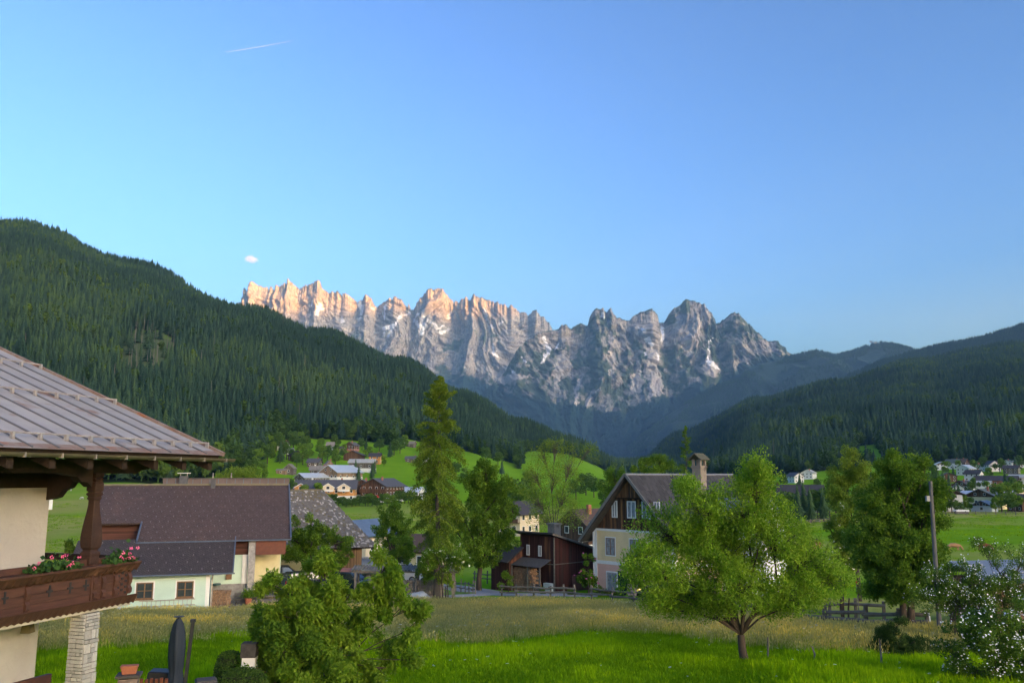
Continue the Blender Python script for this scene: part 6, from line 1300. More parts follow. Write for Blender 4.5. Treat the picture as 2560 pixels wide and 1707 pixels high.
VIL = [(1938, 300, 4, 13), (1955, 305, 3, 11), (1965, 280, 1, 11), (1980, 275, 1, 10), (1997, 262, 3, 13), (2012, 268, 4, 14), (2028, 265, 3, 12), (2045, 275, 1, 12), (2060, 270, 3, 12), (2075, 280, 1, 12), (1950, 262, 1, 9), (1905, 330, 1, 12), (1890, 300, 0, 11), (1870, 340, 1, 12), (1850, 300, 1, 11), (1830, 330, 0, 11), (2090, 330, 1, 13), (2075, 420, 3, 14), (2040, 560, 1, 12), (2000, 620, 3, 13), (1960, 640, 1, 12), (2100, 600, 1, 13), (2180, 640, 3, 14), (2320, 560, 1, 13), (2345, 520, 3, 14), (2360, 505, 4, 15), (2375, 515, 3, 14), (2335, 620, 1, 13), (2330, 700, 1, 15), (2365, 690, 0, 12), (2385, 650, 3, 13), (2440, 545, 1, 10), (2425, 470, 1, 10), (2400, 352, 4, 13), (2392, 345, 3, 12), (2410, 340, 0, 7), (2425, 345, 0, 6), (2400, 330, 1, 5), (2520, 340, 0, 12), (2505, 335, 0, 11), (2538, 345, 0, 12), (2530, 330, 1, 8), (2490, 332, 0, 6), (2545, 455, 1, 12), (2470, 470, 0, 9), (2515, 560, 3, 13), (2527, 550, 1, 10), (2500, 700, 1, 14), (2460, 720, 1, 14), (2540, 690, 3, 16), (2430, 700, 1, 13), (2400, 700, 0, 11), (2555, 720, 1, 15), (2475, 640, 0, 10), (2340, 360, 1, 9), (2370, 335, 0, 7), (2380, 330, 1, 9), (2345, 330, 1, 11), (2300, 420, 1, 12), (2310, 380, 0, 10)]
for u_, Y_, k, h in VIL: place_tree(k, u_, Y_, h, h*random.uniform(.95, 1.3) if k < 3 else h*1.0, ('green garden tree among the village houses' if k != 1 else 'dark green garden tree among the village houses') if k < 3 else 'dark garden conifer among the village houses', ['light village trees', 'dark village trees', '', 'village conifers', 'village conifers'][k])

# ------------------------------------------------------------------ meadow grass, hay stalks and flowers
def blades(name, mt, n, h0, h1, rad, wid, lean, seed, heads=0, hm=None):
    r = np.random.default_rng(seed); V, T, C = [], [], []
    for i in range(n):
        a = r.uniform(0, 6.28); q = rad*math.sqrt(r.random()); bx, by = q*math.cos(a), q*math.sin(a); h = r.uniform(h0, h1); d = r.uniform(0, 6.28); l = lean*h*r.uniform(.2, 1); w_ = wid*r.uniform(.6, 1.2)
        px, py = -math.sin(d)*w_/2, math.cos(d)*w_/2; mx_, my = bx+math.cos(d)*l*.35, by+math.sin(d)*l*.35; tx_, ty_ = bx+math.cos(d)*l, by+math.sin(d)*l; b = len(V)
        V += [(bx-px, by-py, -.03), (bx+px, by+py, -.03), (mx_+px*.8, my+py*.8, h*.6), (mx_-px*.8, my-py*.8, h*.6), (tx_, ty_, h)]; c = r.random(); T += [(b, b+1, b+2), (b, b+2, b+3), (b+3, b+2, b+4)]; C += [c*.75]*3
        if i < heads:
            e = .018; b = len(V); V += [(tx_-e, ty_, h-.05), (tx_, ty_-e, h), (tx_+e, ty_, h-.05), (tx_, ty_+e, h+.06)]; T += [(b, b+1, b+2), (b, b+2, b+3), (b+1, b+2, b+3)]; C += [1.0]*3
    return mesh_np(name, V, T, mt, attrs={'c': C}, link=False)
G_LUSH = leaf_mat('lush_blade', (.14, .30, .004), (.33, .50, .012), trans=.55, instancer=True, rough=.7)
G_DRY = leaf_mat('hay_blade', (.22, .30, .035), (.58, .53, .20), trans=.5, instancer=True, rough=.8)
lush = [blades('lush_kind', G_LUSH, 17, .08, .22, .26, .022, .5, 90+i) for i in range(3)]
hay = [blades('hay_kind', G_DRY, 15, .20, .50, .27, .018, .4, 95+i, heads=9) for i in range(3)]
KL = kinds('lush_kinds', lush); KH = kinds('hay_kinds', hay)
def far_edge(u): return np.interp(u, [-200, 330, 540, 600, 700, 850, 1250, 1330, 1500, 1700, 1900, 2100, 2560, 2900], [53.5, 54.5, 55.2, 57, 61, 63.5, 66, 66.5, 63, 57, 50.5, 45.5, 41, 40])-.6
def field(n, y0, y1):
    y = np.sqrt(rng.uniform(y0**2, y1**2, n)); u = rng.uniform(-60, 2640, n); x = (u-CX)/F*y*.97
    z = ground(x, y); u, v = proj(x, y, z); k = (y < far_edge(u)) & ~((x < -9.0-(y-18)*.0) & (y < 23.0)); return np.stack([x, y, z], 1)[k], u[k]
p, u_ = field(40000, 21.5, 46); dr = dry_of(p[:, 0], p[:, 1]); k = rng.random(len(p)) > dr*.93; p = p[k]
pa = fbm(p[:, 0]/3.1, p[:, 1]/3.1, 3, 61); s = rng.uniform(.75, 1.25, len(p))*(.8+.5*pa)
scatter('lush_grass', 'short lush green grass of the mown meadow', p, KL, np.stack([s*1.1, s*1.1, s*(.75+.6*(pa > .62))], 1), rng.integers(0, 3, len(p)), np.clip(.5+(pa-.5)*1.7+rng.normal(0, .18, len(p)), 0, 1))
p, u_ = field(60000, 26, 72); dr = np.maximum(dry_of(p[:, 0], p[:, 1]), np.clip((u_-1950)/120, 0, .75)*(p[:, 1] > 33)); k = rng.random(len(p)) < dr; p = p[k]
pa = fbm(p[:, 0]/4.5, p[:, 1]/4.5, 3, 63); s = rng.uniform(.75, 1.2, len(p))*(.8+.4*pa)
scatter('hay_grass', 'tall dry seeding hay grass of the unmown meadow', p, KH, s, rng.integers(0, 3, len(p)), np.clip(.5+(pa-.5)*1.3+rng.normal(0, .13, len(p)), 0, 1))
# flowers
fl = MB()
for j in range(5):
    a = j*1.257; fl.add([(.035*math.cos(a)+.018*math.cos(a+t), .035*math.sin(a)+.018*math.sin(a+t), .52+.01*math.cos(j)) for t in np.linspace(0, 6.283, 6)[:-1]], [(0, 1, 2, 3, 4)])
FK = kinds('flower_kinds', [fl.build('umbel_kind', PETAL, link=False)])
p, u_ = field(9000, 22, 70); pa = fbm(p[:, 0]/6, p[:, 1]/6, 2, 65); k = (rng.random(len(p)) < np.where(p[:, 1] > 38, .9, .14)*np.clip((pa-.3)*3, .1, 1)); p = p[k]; s = rng.uniform(.5, 1.2, len(p)); s = np.where(p[:, 1] < 37, s*.8, s)
scatter('meadow_flowers', 'small white umbel flowers dotted through the meadow', p, FK, np.stack([s*rng.uniform(.7, 1.4, len(p)), s, s], 1), np.zeros(len(p), int), np.full(len(p), .5), lean=rng.normal(0, .15, len(p)))
# rough clumps further out so the pastures are not bald
p = []
yv = np.sqrt(rng.uniform(74**2, 330**2, 26000)); uv = rng.uniform(-60, 2640, 26000); xv = (uv-CX)/F*yv; pa = fbm(xv/14, yv/14, 3, 67); k = (pa > .47) & ~((yv < 100) & (uv > 560) & (uv < 1500)); xv, yv = xv[k], yv[k]
scatter('pasture_tufts', 'uneven tufts of grass over the far pastures', np.stack([xv, yv, ground(xv, yv)], 1), KL, np.stack([np.full(len(xv), 3.2), np.full(len(xv), 3.2), rng.uniform(.8, 1.8, len(xv))], 1), rng.integers(0, 3, len(xv)), np.clip(.55+rng.normal(0, .15, len(xv)), 0, 1))
# ------------------------------------------------------------------ lanes, yards
GRAVEL = mat('lane_gravel', (.34, .34, .35), (.26, .26, .27), scale=1.2, rough=.95, bump=.4, bscale=20, c3=(.40, .38, .35), s3=.5, thr3=.6)
YARD = mat('yard_earth', (.30, .25, .20), (.24, .20, .165), scale=1.5, rough=.95, bump=.4, bscale=20, c3=(.20, .19, .12), s3=.7, thr3=.6)
LAWN = mat('lawn_grass', (.10, .20, .012), (.14, .25, .02), scale=3, rough=.9, bump=.6, bscale=30)
def strip(name, label, pts, widths, mt, lift, seg=8):
    C = [on_ground(u, Y) for u, Y in pts]; out = []
    for i in range(len(C)-1):
        p0, p1, p2, p3 = C[max(i-1, 0)], C[i], C[i+1], C[min(i+2, len(C)-1)]
        for k in range(seg):
            t = k/seg; q = .5*((2*p1)+(p2-p0)*t+(2*p0-5*p1+4*p2-p3)*t*t+(3*p1-p0-3*p2+p3)*t**3); out.append((q, widths[i]*(1-t)+widths[i+1]*t))
    out.append((C[-1], widths[-1])); V = []; Fq = []; nc = 7
    for i, (q, w_) in enumerate(out):
        d = (out[min(i+1, len(out)-1)][0]-out[max(i-1, 0)][0]); d.z = 0; d.normalize(); n = Vector((-d.y, d.x, 0)); j = .12*math.sin(i*1.7)
        for k in range(nc):
            s = (k/(nc-1)-.5)*(w_+j); x, y = q.x+n.x*s, q.y+n.y*s; V.append((x, y, gz(x, y)+lift+(.03 if 0 < k < nc-1 else -.06)))
    for i in range(len(out)-1):
        for k in range(nc-1): a = i*nc+k; Fq.append((a, a+1, a+nc+1, a+nc))
    return set_label(mesh_np(name, V, Fq, mt, smooth=True), label, kind='structure')
strip('lane', 'pale gravel lane curving past the larch', [(560, 96), (760, 95), (950, 92.5), (1080, 88), (1160, 82), (1225, 77), (1290, 74.3), (1380, 74), (1500, 73)], [3.6, 3.8, 4.2, 4.4, 4.0, 3.6, 3.2, 3.0, 3.0], GRAVEL, .07)
strip('side_lane', 'gravel strip between the hay meadow and the lawn', [(640, 66.5), (800, 68.3), (920, 70), (1080, 71.5), (1170, 73.5), (1240, 76)], [1.6, 1.9, 2.0, 2.0, 2.2, 2.6], GRAVEL, .055)
strip('yard', 'bare earth yard before the mint green house', [(540, 59.2), (600, 61.2), (660, 63.8), (720, 66)], [2.2, 3.4, 3.0, 2.0], YARD, .06)
strip('lawn', 'bright short lawn between the two gravel lanes', [(800, 82), (920, 79), (1020, 77.5), (1120, 76.3), (1190, 76.5)], [6, 7, 6.5, 4.2, 1.0], LAWN, .05)
strip('foot_path', 'worn pale path behind the split rail fence', [(1690, 63.5), (1850, 57.5), (1980, 53.5), (2090, 50.5)], [1.6, 1.5, 1.3, 1.0], YARD, .05)

# ------------------------------------------------------------------ fences and poles
def fence(label, pts, ph=1.15, pr=.07, rails=(.5, .95), rr_=(.05, .11), seed=0, mt=GREYW, sag=.06, round_=False, skip=()):
    r = random.Random(seed); B = on_ground(*pts[0]); t = thing('wooden_fence', label, 'fence', B); C = [on_ground(*p)-B for p in pts]
    for c in C:
        h = ph*r.uniform(.9, 1.12); l = Vector((r.uniform(-.05, .05), r.uniform(-.05, .05), 0))
        MB().beam(c+Vector((0, 0, -.3)), c+l+Vector((0, 0, h)), pr*2, pr*1.7).build('post', mt, t, bevel=.01)
    for i in range(len(C)-1):
        for j, z in enumerate(rails):
            if (i, j) in skip: continue
            a, b_ = C[i]+Vector((0, 0, z+r.uniform(-sag, sag))), C[i+1]+Vector((0, 0, z+r.uniform(-sag, sag))); d = (b_-a).normalized()*.12
            n = Vector((d.y, -d.x, 0)).normalized()*(pr+rr_[0]/2); a, b_ = a-d+n, b_+d+n; m = a.lerp(b_, .5)+Vector((0, 0, r.uniform(-.03, .01)))
            MB().tube([a, a.lerp(m, .5), m, m.lerp(b_, .5), b_], [rr_[1]/2*r.uniform(.85, 1.1) for _ in range(5)], 6).build('rail', mt, t)
    return t
fence('low grey plank fence running in front of the red shed and farmhouse', [(1254, 73), (1291, 72.4), (1334, 71.8), (1376, 71.2), (1411, 70.6), (1437, 70.2), (1480, 69), (1530, 67.5), (1585, 65.8), (1640, 64.2)], ph=1.0, rails=(.38, .78), rr_=(.04, .17), seed=1, sag=.09, skip=((5, 1),))
fence('heavy split rail fence behind the apple tree', [(1690, 58.5), (1790, 55.5), (1885, 53), (1968, 50.7), (2064, 48.6), (2165, 47), (2250, 45.8), (2320, 45)], ph=.95, pr=.10, rails=(.28, .62), rr_=(.08, .24), seed=2, sag=.08)
fence('short upper rail fence beneath the twin trunked tree', [(2075, 53), (2140, 52), (2210, 51)], ph=1.1, pr=.08, rails=(.75,), rr_=(.07, .2), seed=3)
fence('slatted garden fence beside the larch trunk', [(1128, 78.5), (1140, 77.6), (1152, 76.8), (1163, 76), (1173, 75.3), (1182, 74.7), (1189, 74.2)], ph=1.1, pr=.05, rails=(.45, .85), rr_=(.04, .10), seed=4)
fence('pasture fence beyond the lane bend', [(1186, 92), (1218, 90.5), (1252, 89.5), (1285, 89)], ph=1.2, rails=(.55, .95), rr_=(.05, .12), seed=5)
fence('long pasture fence along the village edge', [(2290+i*25, 318-i*.8) for i in range(12)], ph=1.35, pr=.12, rails=(.6, 1.1), rr_=(.06, .16), seed=6)
fence('pasture fence far behind the elder bush', [(1930+i*24, 258+i*.5) for i in range(8)], ph=1.35, pr=.11, rails=(.6, 1.1), rr_=(.06, .15), seed=7)
for i, (u_, Y_, h, lab) in enumerate(((1919, 32.5, .75, 'thin leaning stake in the grass right of the apple trunk'), (2036, 31.5, .55, 'short brown stake in the long grass'), (2204, 29.5, .95, 'tall rusty stake before the juniper bush'), (2148, 51.5, 2.0, 'grey stick with red top inside the net fence'), (2328, 43.5, .9, 'white electric fence stake beside the rose bush'))):
    p = on_ground(u_, Y_); t = thing('stake', lab, 'stake', p, R(20*i)); MB().tube([(0, 0, -.2), (.03, 0, h*.5), (.05*(-1)**i, .03, h)], [.035, .033, .025], 6).build('shaft', WHITE if i == 4 else GREYW, t)
    if i == 3: MB().tube([(-.05, .03, h-.02), (-.05, .03, h+.12)], .035, 6).build('cap', mat('red_cap', (.5, .04, .03), (.4, .03, .02)), t)
pb = on_ground(2350, 41.0); pt_ = P(2326, 1202, 41.0)-pb; UP = thing('utility_pole', 'tall leaning grey wooden pole beside the twin trunked tree', 'pole', pb)
MB().tube([(0, 0, -.4), tuple(pt_*.5), tuple(pt_)], [.115, .10, .08], 10).build('shaft', mat('pole_wood', (.17, .16, .15), (.10, .095, .09), scale=3, rough=.9, stretch=(1, 1, .15), bump=.5), UP)
MB().box(-.26, -.10, -.08, .08, pt_.z-.95, pt_.z-.7).build('junction_box', mat('grey_plastic', (.36, .35, .33)), UP).location = (pt_.x*.85, 0, 0)

# ------------------------------------------------------------------ vehicles
TYRE = mat('tyre', (.02, .02, .02), (.03, .03, .03), rough=.85); RIM = mat('rim', (.35, .36, .38), (.28, .29, .3), rough=.35, metal=.6); CGLASS = mat('car_glass', (.02, .028, .034), (.03, .04, .045), rough=.06, spec=.9)
LAMPW = mat('lamp_clear', (.6, .6, .58), (.5, .5, .48), rough=.15); LAMPR = mat('lamp_red', (.35, .02, .02), (.3, .02, .02), rough=.2); BUMP = mat('bumper_black', (.03, .03, .032), (.04, .04, .04), rough=.6)
def car(label, loc, rz, L_, W_, H_, col, prof, cab, wb, wr=.31, glow=False):
    """prof: lower body side outline (x,z); cab: glasshouse outline (x0,x1 at the belt, x2,x3 at the roof, belt z)"""
    t = thing('parked_car', label, 'car', loc, rz); pm_ = mat('paint_'+label[:12], col, tuple(c*.9 for c in col), scale=1, rough=.25, spec=.6)
    o = MB().prism(prof, -W_/2, W_/2, 'y').build('body', pm_, t, bevel=.06); o.modifiers['bevel'].segments = 3
    x0, x1, x2, x3, zb = cab; i0 = .04; i1 = .17
    def ring(xa, xb, z, ins): return [(xa, -W_/2+ins, z), (xb, -W_/2+ins, z), (xb, W_/2-ins, z), (xa, W_/2-ins, z)]
    MB().hexa(ring(x0, x1, zb-.02, i0)+ring(x2, x3, H_, i1)).build('cabin', pm_, t, bevel=.05)
    def side(s, xa, xb):   # side window between two belt positions
        def pt(x, z):
            f = (z-zb)/(H_-zb); xl = x0+(x2-x0)*f+.10; xr = x1+(x3-x1)*f-.10; return (min(max(x, xl), xr), s*(W_/2-(i0+(i1-i0)*f)+.012), z)
        zl, zh = zb+.06, H_-.10
        MB().add([pt(xa, zl), pt(xb, zl), pt(xb, zh), pt(xa, zh)], [(0, 1, 2, 3)]).build('side_window', CGLASS, t)
    n = 3 if (x1-x0) > 2.4 else 2; w_ = (x1-x0-.2)/n
    for s in (-1, 1):
        for k in range(n): side(s, x0+.1+k*w_+.03, x0+.1+(k+1)*w_-.03)
    for (xb, xt, nm) in ((x0, x2, 'windscreen'), (x1, x3, 'rear_window')):
        d = -.015 if nm == 'windscreen' else .015; f0, f1 = .12, .86
        pts = []
        for f in (f0, f1):
            x = xb+(xt-xb)*f+d; z = zb+(H_-zb)*f; y = W_/2-(i0+(i1-i0)*f)-.09; pts.append((x, y, z))
        MB().add([(pts[0][0], -pts[0][1], pts[0][2]), (pts[0][0], pts[0][1], pts[0][2]), (pts[1][0], pts[1][1], pts[1][2]), (pts[1][0], -pts[1][1], pts[1][2])], [(0, 1, 2, 3)]).build(nm, CGLASS, t)
    for xw in wb:
        for s in (-1, 1):
            w = MB().lathe([(wr*.75, -.10), (wr, -.08), (wr, .08), (wr*.75, .10)], 18).build('wheel', TYRE, t, smooth=False); w.rotation_euler = (math.pi/2, 0, 0); w.location = (xw, s*(W_/2-.07), wr)
            h = MB().lathe([(wr*.62, -.115), (wr*.62, .115)], 10).build('rim', RIM, w)
    for s in (-1, 1):
        MB().box(-L_/2-.012, -L_/2+.12, s*W_*.36-.16, s*W_*.36+.16, zb*.58, zb*.80).build('headlight', GLOWM if glow else LAMPW, t); MB().box(L_/2-.06, L_/2+.012, s*W_*.42-.09, s*W_*.42+.09, zb*.62, zb*.98).build('tail_light', LAMPR, t)
        MB().box(x0+.15, x0+.30, s*(W_/2+.0), s*(W_/2+.16), zb, zb+.14).build('mirror', BUMP, t) if s < 0 else MB().box(x0+.15, x0+.30, W_/2, W_/2+.16, zb, zb+.14).build('mirror', BUMP, t)
    MB().box(-L_/2-.03, -L_/2+.10, -W_/2+.05, W_/2-.05, .22, .42).build('bumper', BUMP, t); MB().box(L_/2-.10, L_/2+.03, -W_/2+.05, W_/2-.05, .24, .45).build('bumper', BUMP, t); return t
GLOWM = bpy.data.materials.new('lit_headlamp'); GLOWM.use_nodes = True; b_ = GLOWM.node_tree.nodes['Principled BSDF']; b_.inputs['Base Color'].default_value = (1, .7, .3, 1); b_.inputs['Emission Color'].default_value = (1, .55, .15, 1); b_.inputs['Emission Strength'].default_value = 1.0
def estate(L_=4.5, zb=.92): h = L_/2; return [(-h, .28), (-h+.02, .62), (-h+.25, .74), (-h+1.1, .90), (h-.05, .98), (h, .75), (h, .30), (h-.5, .22), (-h+.4, .22)]
car('black estate car parked under the garden tree', on_ground(700, 75.5), R(196), 4.6, 1.8, 1.50, (.012, .016, .026), estate(4.6), (-1.35, 2.2, -.65, 1.85, .93), (-1.42, 1.38))
car('dark blue hatchback half hidden beneath the garden tree', on_ground(764, 72.5), R(215), 4.0, 1.72, 1.48, (.02, .03, .05), estate(4.0), (-1.2, 1.9, -.55, 1.55, .90), (-1.25, 1.2))
car('small blue car behind the low carport', on_ground(872, 75.5), R(160), 3.9, 1.7, 1.48, (.03, .05, .075), estate(3.9), (-1.2, 1.85, -.5, 1.5, .9), (-1.2, 1.15))
car('dark green car with glowing headlight beside the farmhouse', on_ground(1668, 66.6), R(-47), 4.5, 1.8, 1.6, (.010, .030, .020), estate(4.5), (-1.3, 2.1, -.7, 1.9, .95), (-1.4, 1.35), glow=True)
vh = 2.45; van = car('white van parked on the gravel lane', on_ground(998, 92.0, .1), R(176), 5.0, 1.92, 1.95, (.62, .62, .60), [(-vh, .30), (-vh, .70), (-vh+.35, .98), (-vh+.75, 1.10), (vh, 1.10), (vh+.02, .32), (vh-.6, .24), (-vh+.5, .24)], (-1.75, 2.42, -1.05, 2.32, 1.08), (-1.55, 1.5), wr=.34)
tk = thing('tank_trailer', 'grey cylindrical tank trailer parked on the lane', 'trailer', on_ground(908, 87.5, .1), R(8)); TKM = mat('tank_steel', (.30, .33, .35), (.24, .27, .29), scale=1.2, rough=.35, metal=.5)
o = MB().lathe([(.05, -2.9), (.7, -2.85), (.85, -2.6), (.88, 2.6), (.7, 2.85), (.05, 2.9)], 20).build('tank', TKM, tk, smooth=False); o.rotation_euler = (0, math.pi/2, 0); o.location = (0, 0, 1.45)
MB().box(-2.7, 2.7, -.12, .12, 2.30, 2.40).build('walkway', RIM, tk); MB().box(-2.9, 3.6, -.3, .3, .42, .62).build('chassis', BUMP, tk)
for xx in (-2.2, -1.1, 0, 1.1, 2.2): q_ = MB().lathe([(.895, -.03), (.895, .03)], 20).build('band', RIM, tk); q_.rotation_euler = (0, math.pi/2, 0); q_.location = (xx, 0, 1.45)
for s in (-1, 1):
    for xx in (-.7, .55): w = MB().lathe([(.32, -.16), (.44, -.13), (.44, .13), (.32, .16)], 16).build('wheel', TYRE, tk); w.rotation_euler = (math.pi/2, 0, 0); w.location = (xx, s*.78, .44); MB().lathe([(.26, -.17), (.26, .17)], 10).build('rim', RIM, w)
MB().lathe([(.28, 0), (.28, .12), (.2, .16)], 12, (.2, 0, 2.30)).build('hatch', RIM, tk); MB().tube([(-.6, -.9, 1.0), (-.7, -.98, 1.5), (-.4, -.9, 2.1)], .035, 6).build('hose', WHITE, tk)

# ------------------------------------------------------------------ carport with wavy roof, tarp, logs
cb = on_ground(1015, 71.5); CP = thing('carport', 'low open carport with wavy fibre cement roof over stacked wood', 'carport', cb, R(-1)); zt = P(1015, 1419, 71.5).z-cb.z
V, Fq = [], []; nw = 180
for i in range(nw+1):
    x = -4.5+9.0*i/nw; dz = .045*math.sin(i*2*math.pi/5)
    V += [(x, -.8, zt-.12+dz), (x, .9, zt+.14+dz)]
for i in range(nw): a = 2*i; Fq.append((a, a+2, a+3, a+1))
mesh_np('wavy_roof', V, Fq, mat('mossy_fibre_cement', (.21, .20, .185), (.14, .13, .12), scale=2, rough=.95, c3=(.14, .15, .08), s3=1, thr3=.58), CP)
MB().box(-4.4, 4.4, -.75, -.68, zt-.32, zt-.18).build('beam', GREYW, CP)
for xx in (-4.1, -1.9, .9, 3.9): MB().beam((xx, -.6, -.4), (xx, -.6, zt-.2), .17).build('post', GREYW, CP); MB().beam((xx, .7, -.4), (xx, .7, zt), .15).build('post', GREYW, CP)
MB().slab((-5.4, -.5, zt-.22), (-4.25, -.5, zt-.22), (-4.25, .5, zt-.05), (-5.4, .5, zt-.05), .04).build('side_roof', mat('pink_tile', (.36, .17, .14), (.3, .14, .12), scale=3, rough=.85), CP)
woodpile('woodpile', 'long grey stack of split logs under the carport', cb+Vector((-3.3, -.35, -.05)), R(-1), 6.4, 1.45, .6, 0, mt=LOGEND2)
tb = on_ground(1036, 69.3); TP_ = thing('tarp_heap', 'crumpled silver tarpaulin heap with red patches at the meadow edge', 'tarpaulin', tb)
n1, n2 = 26, 12; xs, ys = np.meshgrid(np.linspace(-1.25, 1.25, n1), np.linspace(-.7, .7, n2)); env = np.clip(1-(xs/1.3)**4, 0, 1)*np.clip(1-(ys/.72)**2, 0, 1); zt_ = env*(.28+.5*np.clip(xs+.3, 0, 1)*fbm(xs*2, ys*2, 3, 3)+.45*(ridged(xs*2.3, ys*2.3, 3, 5)-.5))
id_ = np.arange(n1*n2).reshape(n2, n1); mesh_np('sheet', np.stack([xs, ys, zt_], -1).reshape(-1, 3), np.stack([id_[:-1, :-1], id_[:-1, 1:], id_[1:, 1:], id_[1:, :-1]], -1).reshape(-1, 4), mat('silver_tarp', (.50, .54, .58), (.38, .42, .47), scale=4, rough=.45, c3=(.5, .10, .07), s3=2.0, thr3=.66), TP_)

# ------------------------------------------------------------------ terrace of the mint house
MW = MH.matrix_basis
def mloc(x, y, z): return MW @ Vector((x, y, z))
TR = thing('terrace', 'grey plank terrace with steps beside the stone pier', 'terrace', (-25.75, 56.87, EYE), math.atan2(ey_, ex)); tz = g0-.25
dk = MB().box(0, .19, 0, 1, -.5, 0).mesh('deck_board', GREYW)
for k in range(14): link_mesh('deck_board', dk, TR, (8.6+k*.2, 2.2, tz+.62), (0, 0, 0), (1, 4.0, .2))
for k in range(3): MB().box(8.6, 10.9, 1.3+k*.3, 2.2, tz-.2+k*.2, tz+.02+k*.2).build('step', GREYW, TR)
wp = woodpile('woodpile', 'neat firewood stack against the mint green house corner', mloc(5.75, .4, g0-.35), MH.rotation_euler.z, 1.25, 1.35, .8, 0, r=.07)
bn = thing('bench', 'grey wooden bench before the stone plinth', 'bench', mloc(6.3, 2.6, g0-.35), MH.rotation_euler.z)
MB().box(.9, 2.5, 0, .4, .42, .48).build('seat', GREYW, bn); MB().box(.9, 2.5, .36, .42, .62, .9).build('backrest', GREYW, bn)
for xx in (1.0, 2.35):
    for yy in (.03, .34): MB().box(xx, xx+.07, yy, yy+.07, 0, .42).build('leg', GREYW, bn)
TERRA = mat('terracotta', (.42, .15, .08), (.34, .12, .065), scale=5, rough=.85)
for i, (xx, yy, zz_, sc_, lab, dens) in enumerate(((8.15, 1.9, g0-.2, 1.0, 'terracotta pot with leafy plant on a stone beside the bench', 700), (9.0, 2.6, g0+.38, .9, 'tall terracotta pot on the terrace edge', 250))):
    t = thing('flower_pot', lab, 'pot', mloc(xx, yy, zz_)); MB().lathe([(.16*sc_, 0), (.24*sc_, .42*sc_), (.27*sc_, .42*sc_), (.27*sc_, .5*sc_), (.2, .5*sc_)], 14).build('pot', TERRA, t)
    r = np.random.default_rng(i); c_ = np.stack([r.normal(0, .22, dens), r.normal(0, .2, dens), .55*sc_+np.abs(r.normal(.2, .18, dens))], 1); nr = r.normal(size=(dens, 3))+[0, -.3, .7]; nr /= np.linalg.norm(nr, axis=1)[:, None]
    V, Fq, cc = quad_leaves(c_, nr, r.normal(size=(dens, 3)), np.full(dens, .12), np.full(dens, .06), r.random(dens)); mesh_np('foliage', V, Fq, L_DEEP, t, attrs={'c': cc})

# ------------------------------------------------------------------ patio below the chalet
pz = on_ground(432, 22.0); PA = thing('parasol', 'furled black cantilever parasol in its cover on the patio', 'parasol', pz, R(10)); hP = P(432, 1538, 22).z-pz.z; NAVY = mat('parasol_cloth', (.014, .022, .036), (.022, .032, .050), scale=4, rough=.7, stretch=(3, 3, .4), bump=.6, bscale=6)
def cloth(prof, n=26, fold=.10, seed=0):
    m = MB(); b = 0; rr_ = random.Random(seed); ph = rr_.uniform(0, 6)
    for r_, z in prof:
        for k in range(n):
            a = 2*math.pi*k/n; q = r_*(1+fold*math.sin(a*5+ph+z*.8)+fold*.5*math.sin(a*9+z*2)); m.v.append((q*math.cos(a), q*math.sin(a), z))
    for i in range(len(prof)-1):
        for k in range(n): m.f.append((i*n+k, i*n+(k+1) % n, (i+1)*n+(k+1) % n, (i+1)*n+k))
    return m
cloth([(.14, -.2), (.15, .35), (.155, .55)], fold=.05, seed=2).build('lower_cover', NAVY, PA, smooth=True)
cloth([(.22, hP*.30), (.19, hP*.36), (.165, hP*.44), (.15, hP*.47), (.165, hP*.5), (.185, hP*.62), (.19, hP*.72), (.165, hP*.84), (.115, hP*.93), (.05, hP*.975)], fold=.10, seed=3).build('furled_canopy', NAVY, PA, smooth=True)
MB().lathe([(.10, 0), (.14, .02), (.02, .035)], 14, (0, 0, hP*.985)).build('finial', BLACK, PA); MB().tube([(.0, 0, hP*.95), (0, 0, hP)], .02, 6).build('tip', BLACK, PA)
MB().beam((.16, .02, -.2), (.33, .06, hP*.93), .085, .06).build('mast', BLACK, PA); MB().box(-.06, .06, -.06, .06, 0, .07).build('mast_cap', BLACK, PA).location = (.33, .06, hP*.93)
MB().lathe([(.10, 0), (.12, .03), (.12, .06), (.02, .07)], 12).build('crank', BLACK, PA).location = (.25, -.08, hP*.2)
p = on_ground(404, 22.6); GB = thing('grill', 'black covered barbecue behind the parasol', 'grill', p, R(8)); zt2 = P(404, 1674, 22.6).z-p.z
MB().hexa([(-.42, -.3, .55), (.36, -.3, .55), (.36, .3, .55), (-.42, .3, .55), (-.34, -.24, zt2+.02), (.33, -.24, zt2-.03), (.33, .24, zt2-.03), (-.34, .24, zt2+.02)]).build('cover', BLACK, GB, bevel=.03); MB().box(-.3, .3, -.22, .22, -.1, .55).build('stand', BLACK, GB)
p = on_ground(312, 20.6); GP = thing('gate_post', 'squat stone gate post with dark cap by the patio', 'pillar', p, R(16)); zt3 = P(312, 1683, 20.6).z-p.z
PSTONE = mat('porphyry', (.27, .20, .17), (.20, .15, .13), scale=6, rough=.9, bump=.5, rand=.15)
pm2 = MB().box(-.5, .5, -.5, .5, -.5, .5).mesh('stone_block', PSTONE)
for k in range(7):
    for s in range(2): link_mesh('stone_block', pm2, GP, ((-.105 if s else .105), 0, zt3-.08-.09-k*.18), (0, 0, 0), (.205, .40+.01*(k % 2), .172))
MB().box(-.27, .27, -.25, .25, zt3-.06, zt3).build('cap', mat('cap_slate', (.085, .075, .07), (.065, .06, .055), rough=.85), GP, bevel=.01)
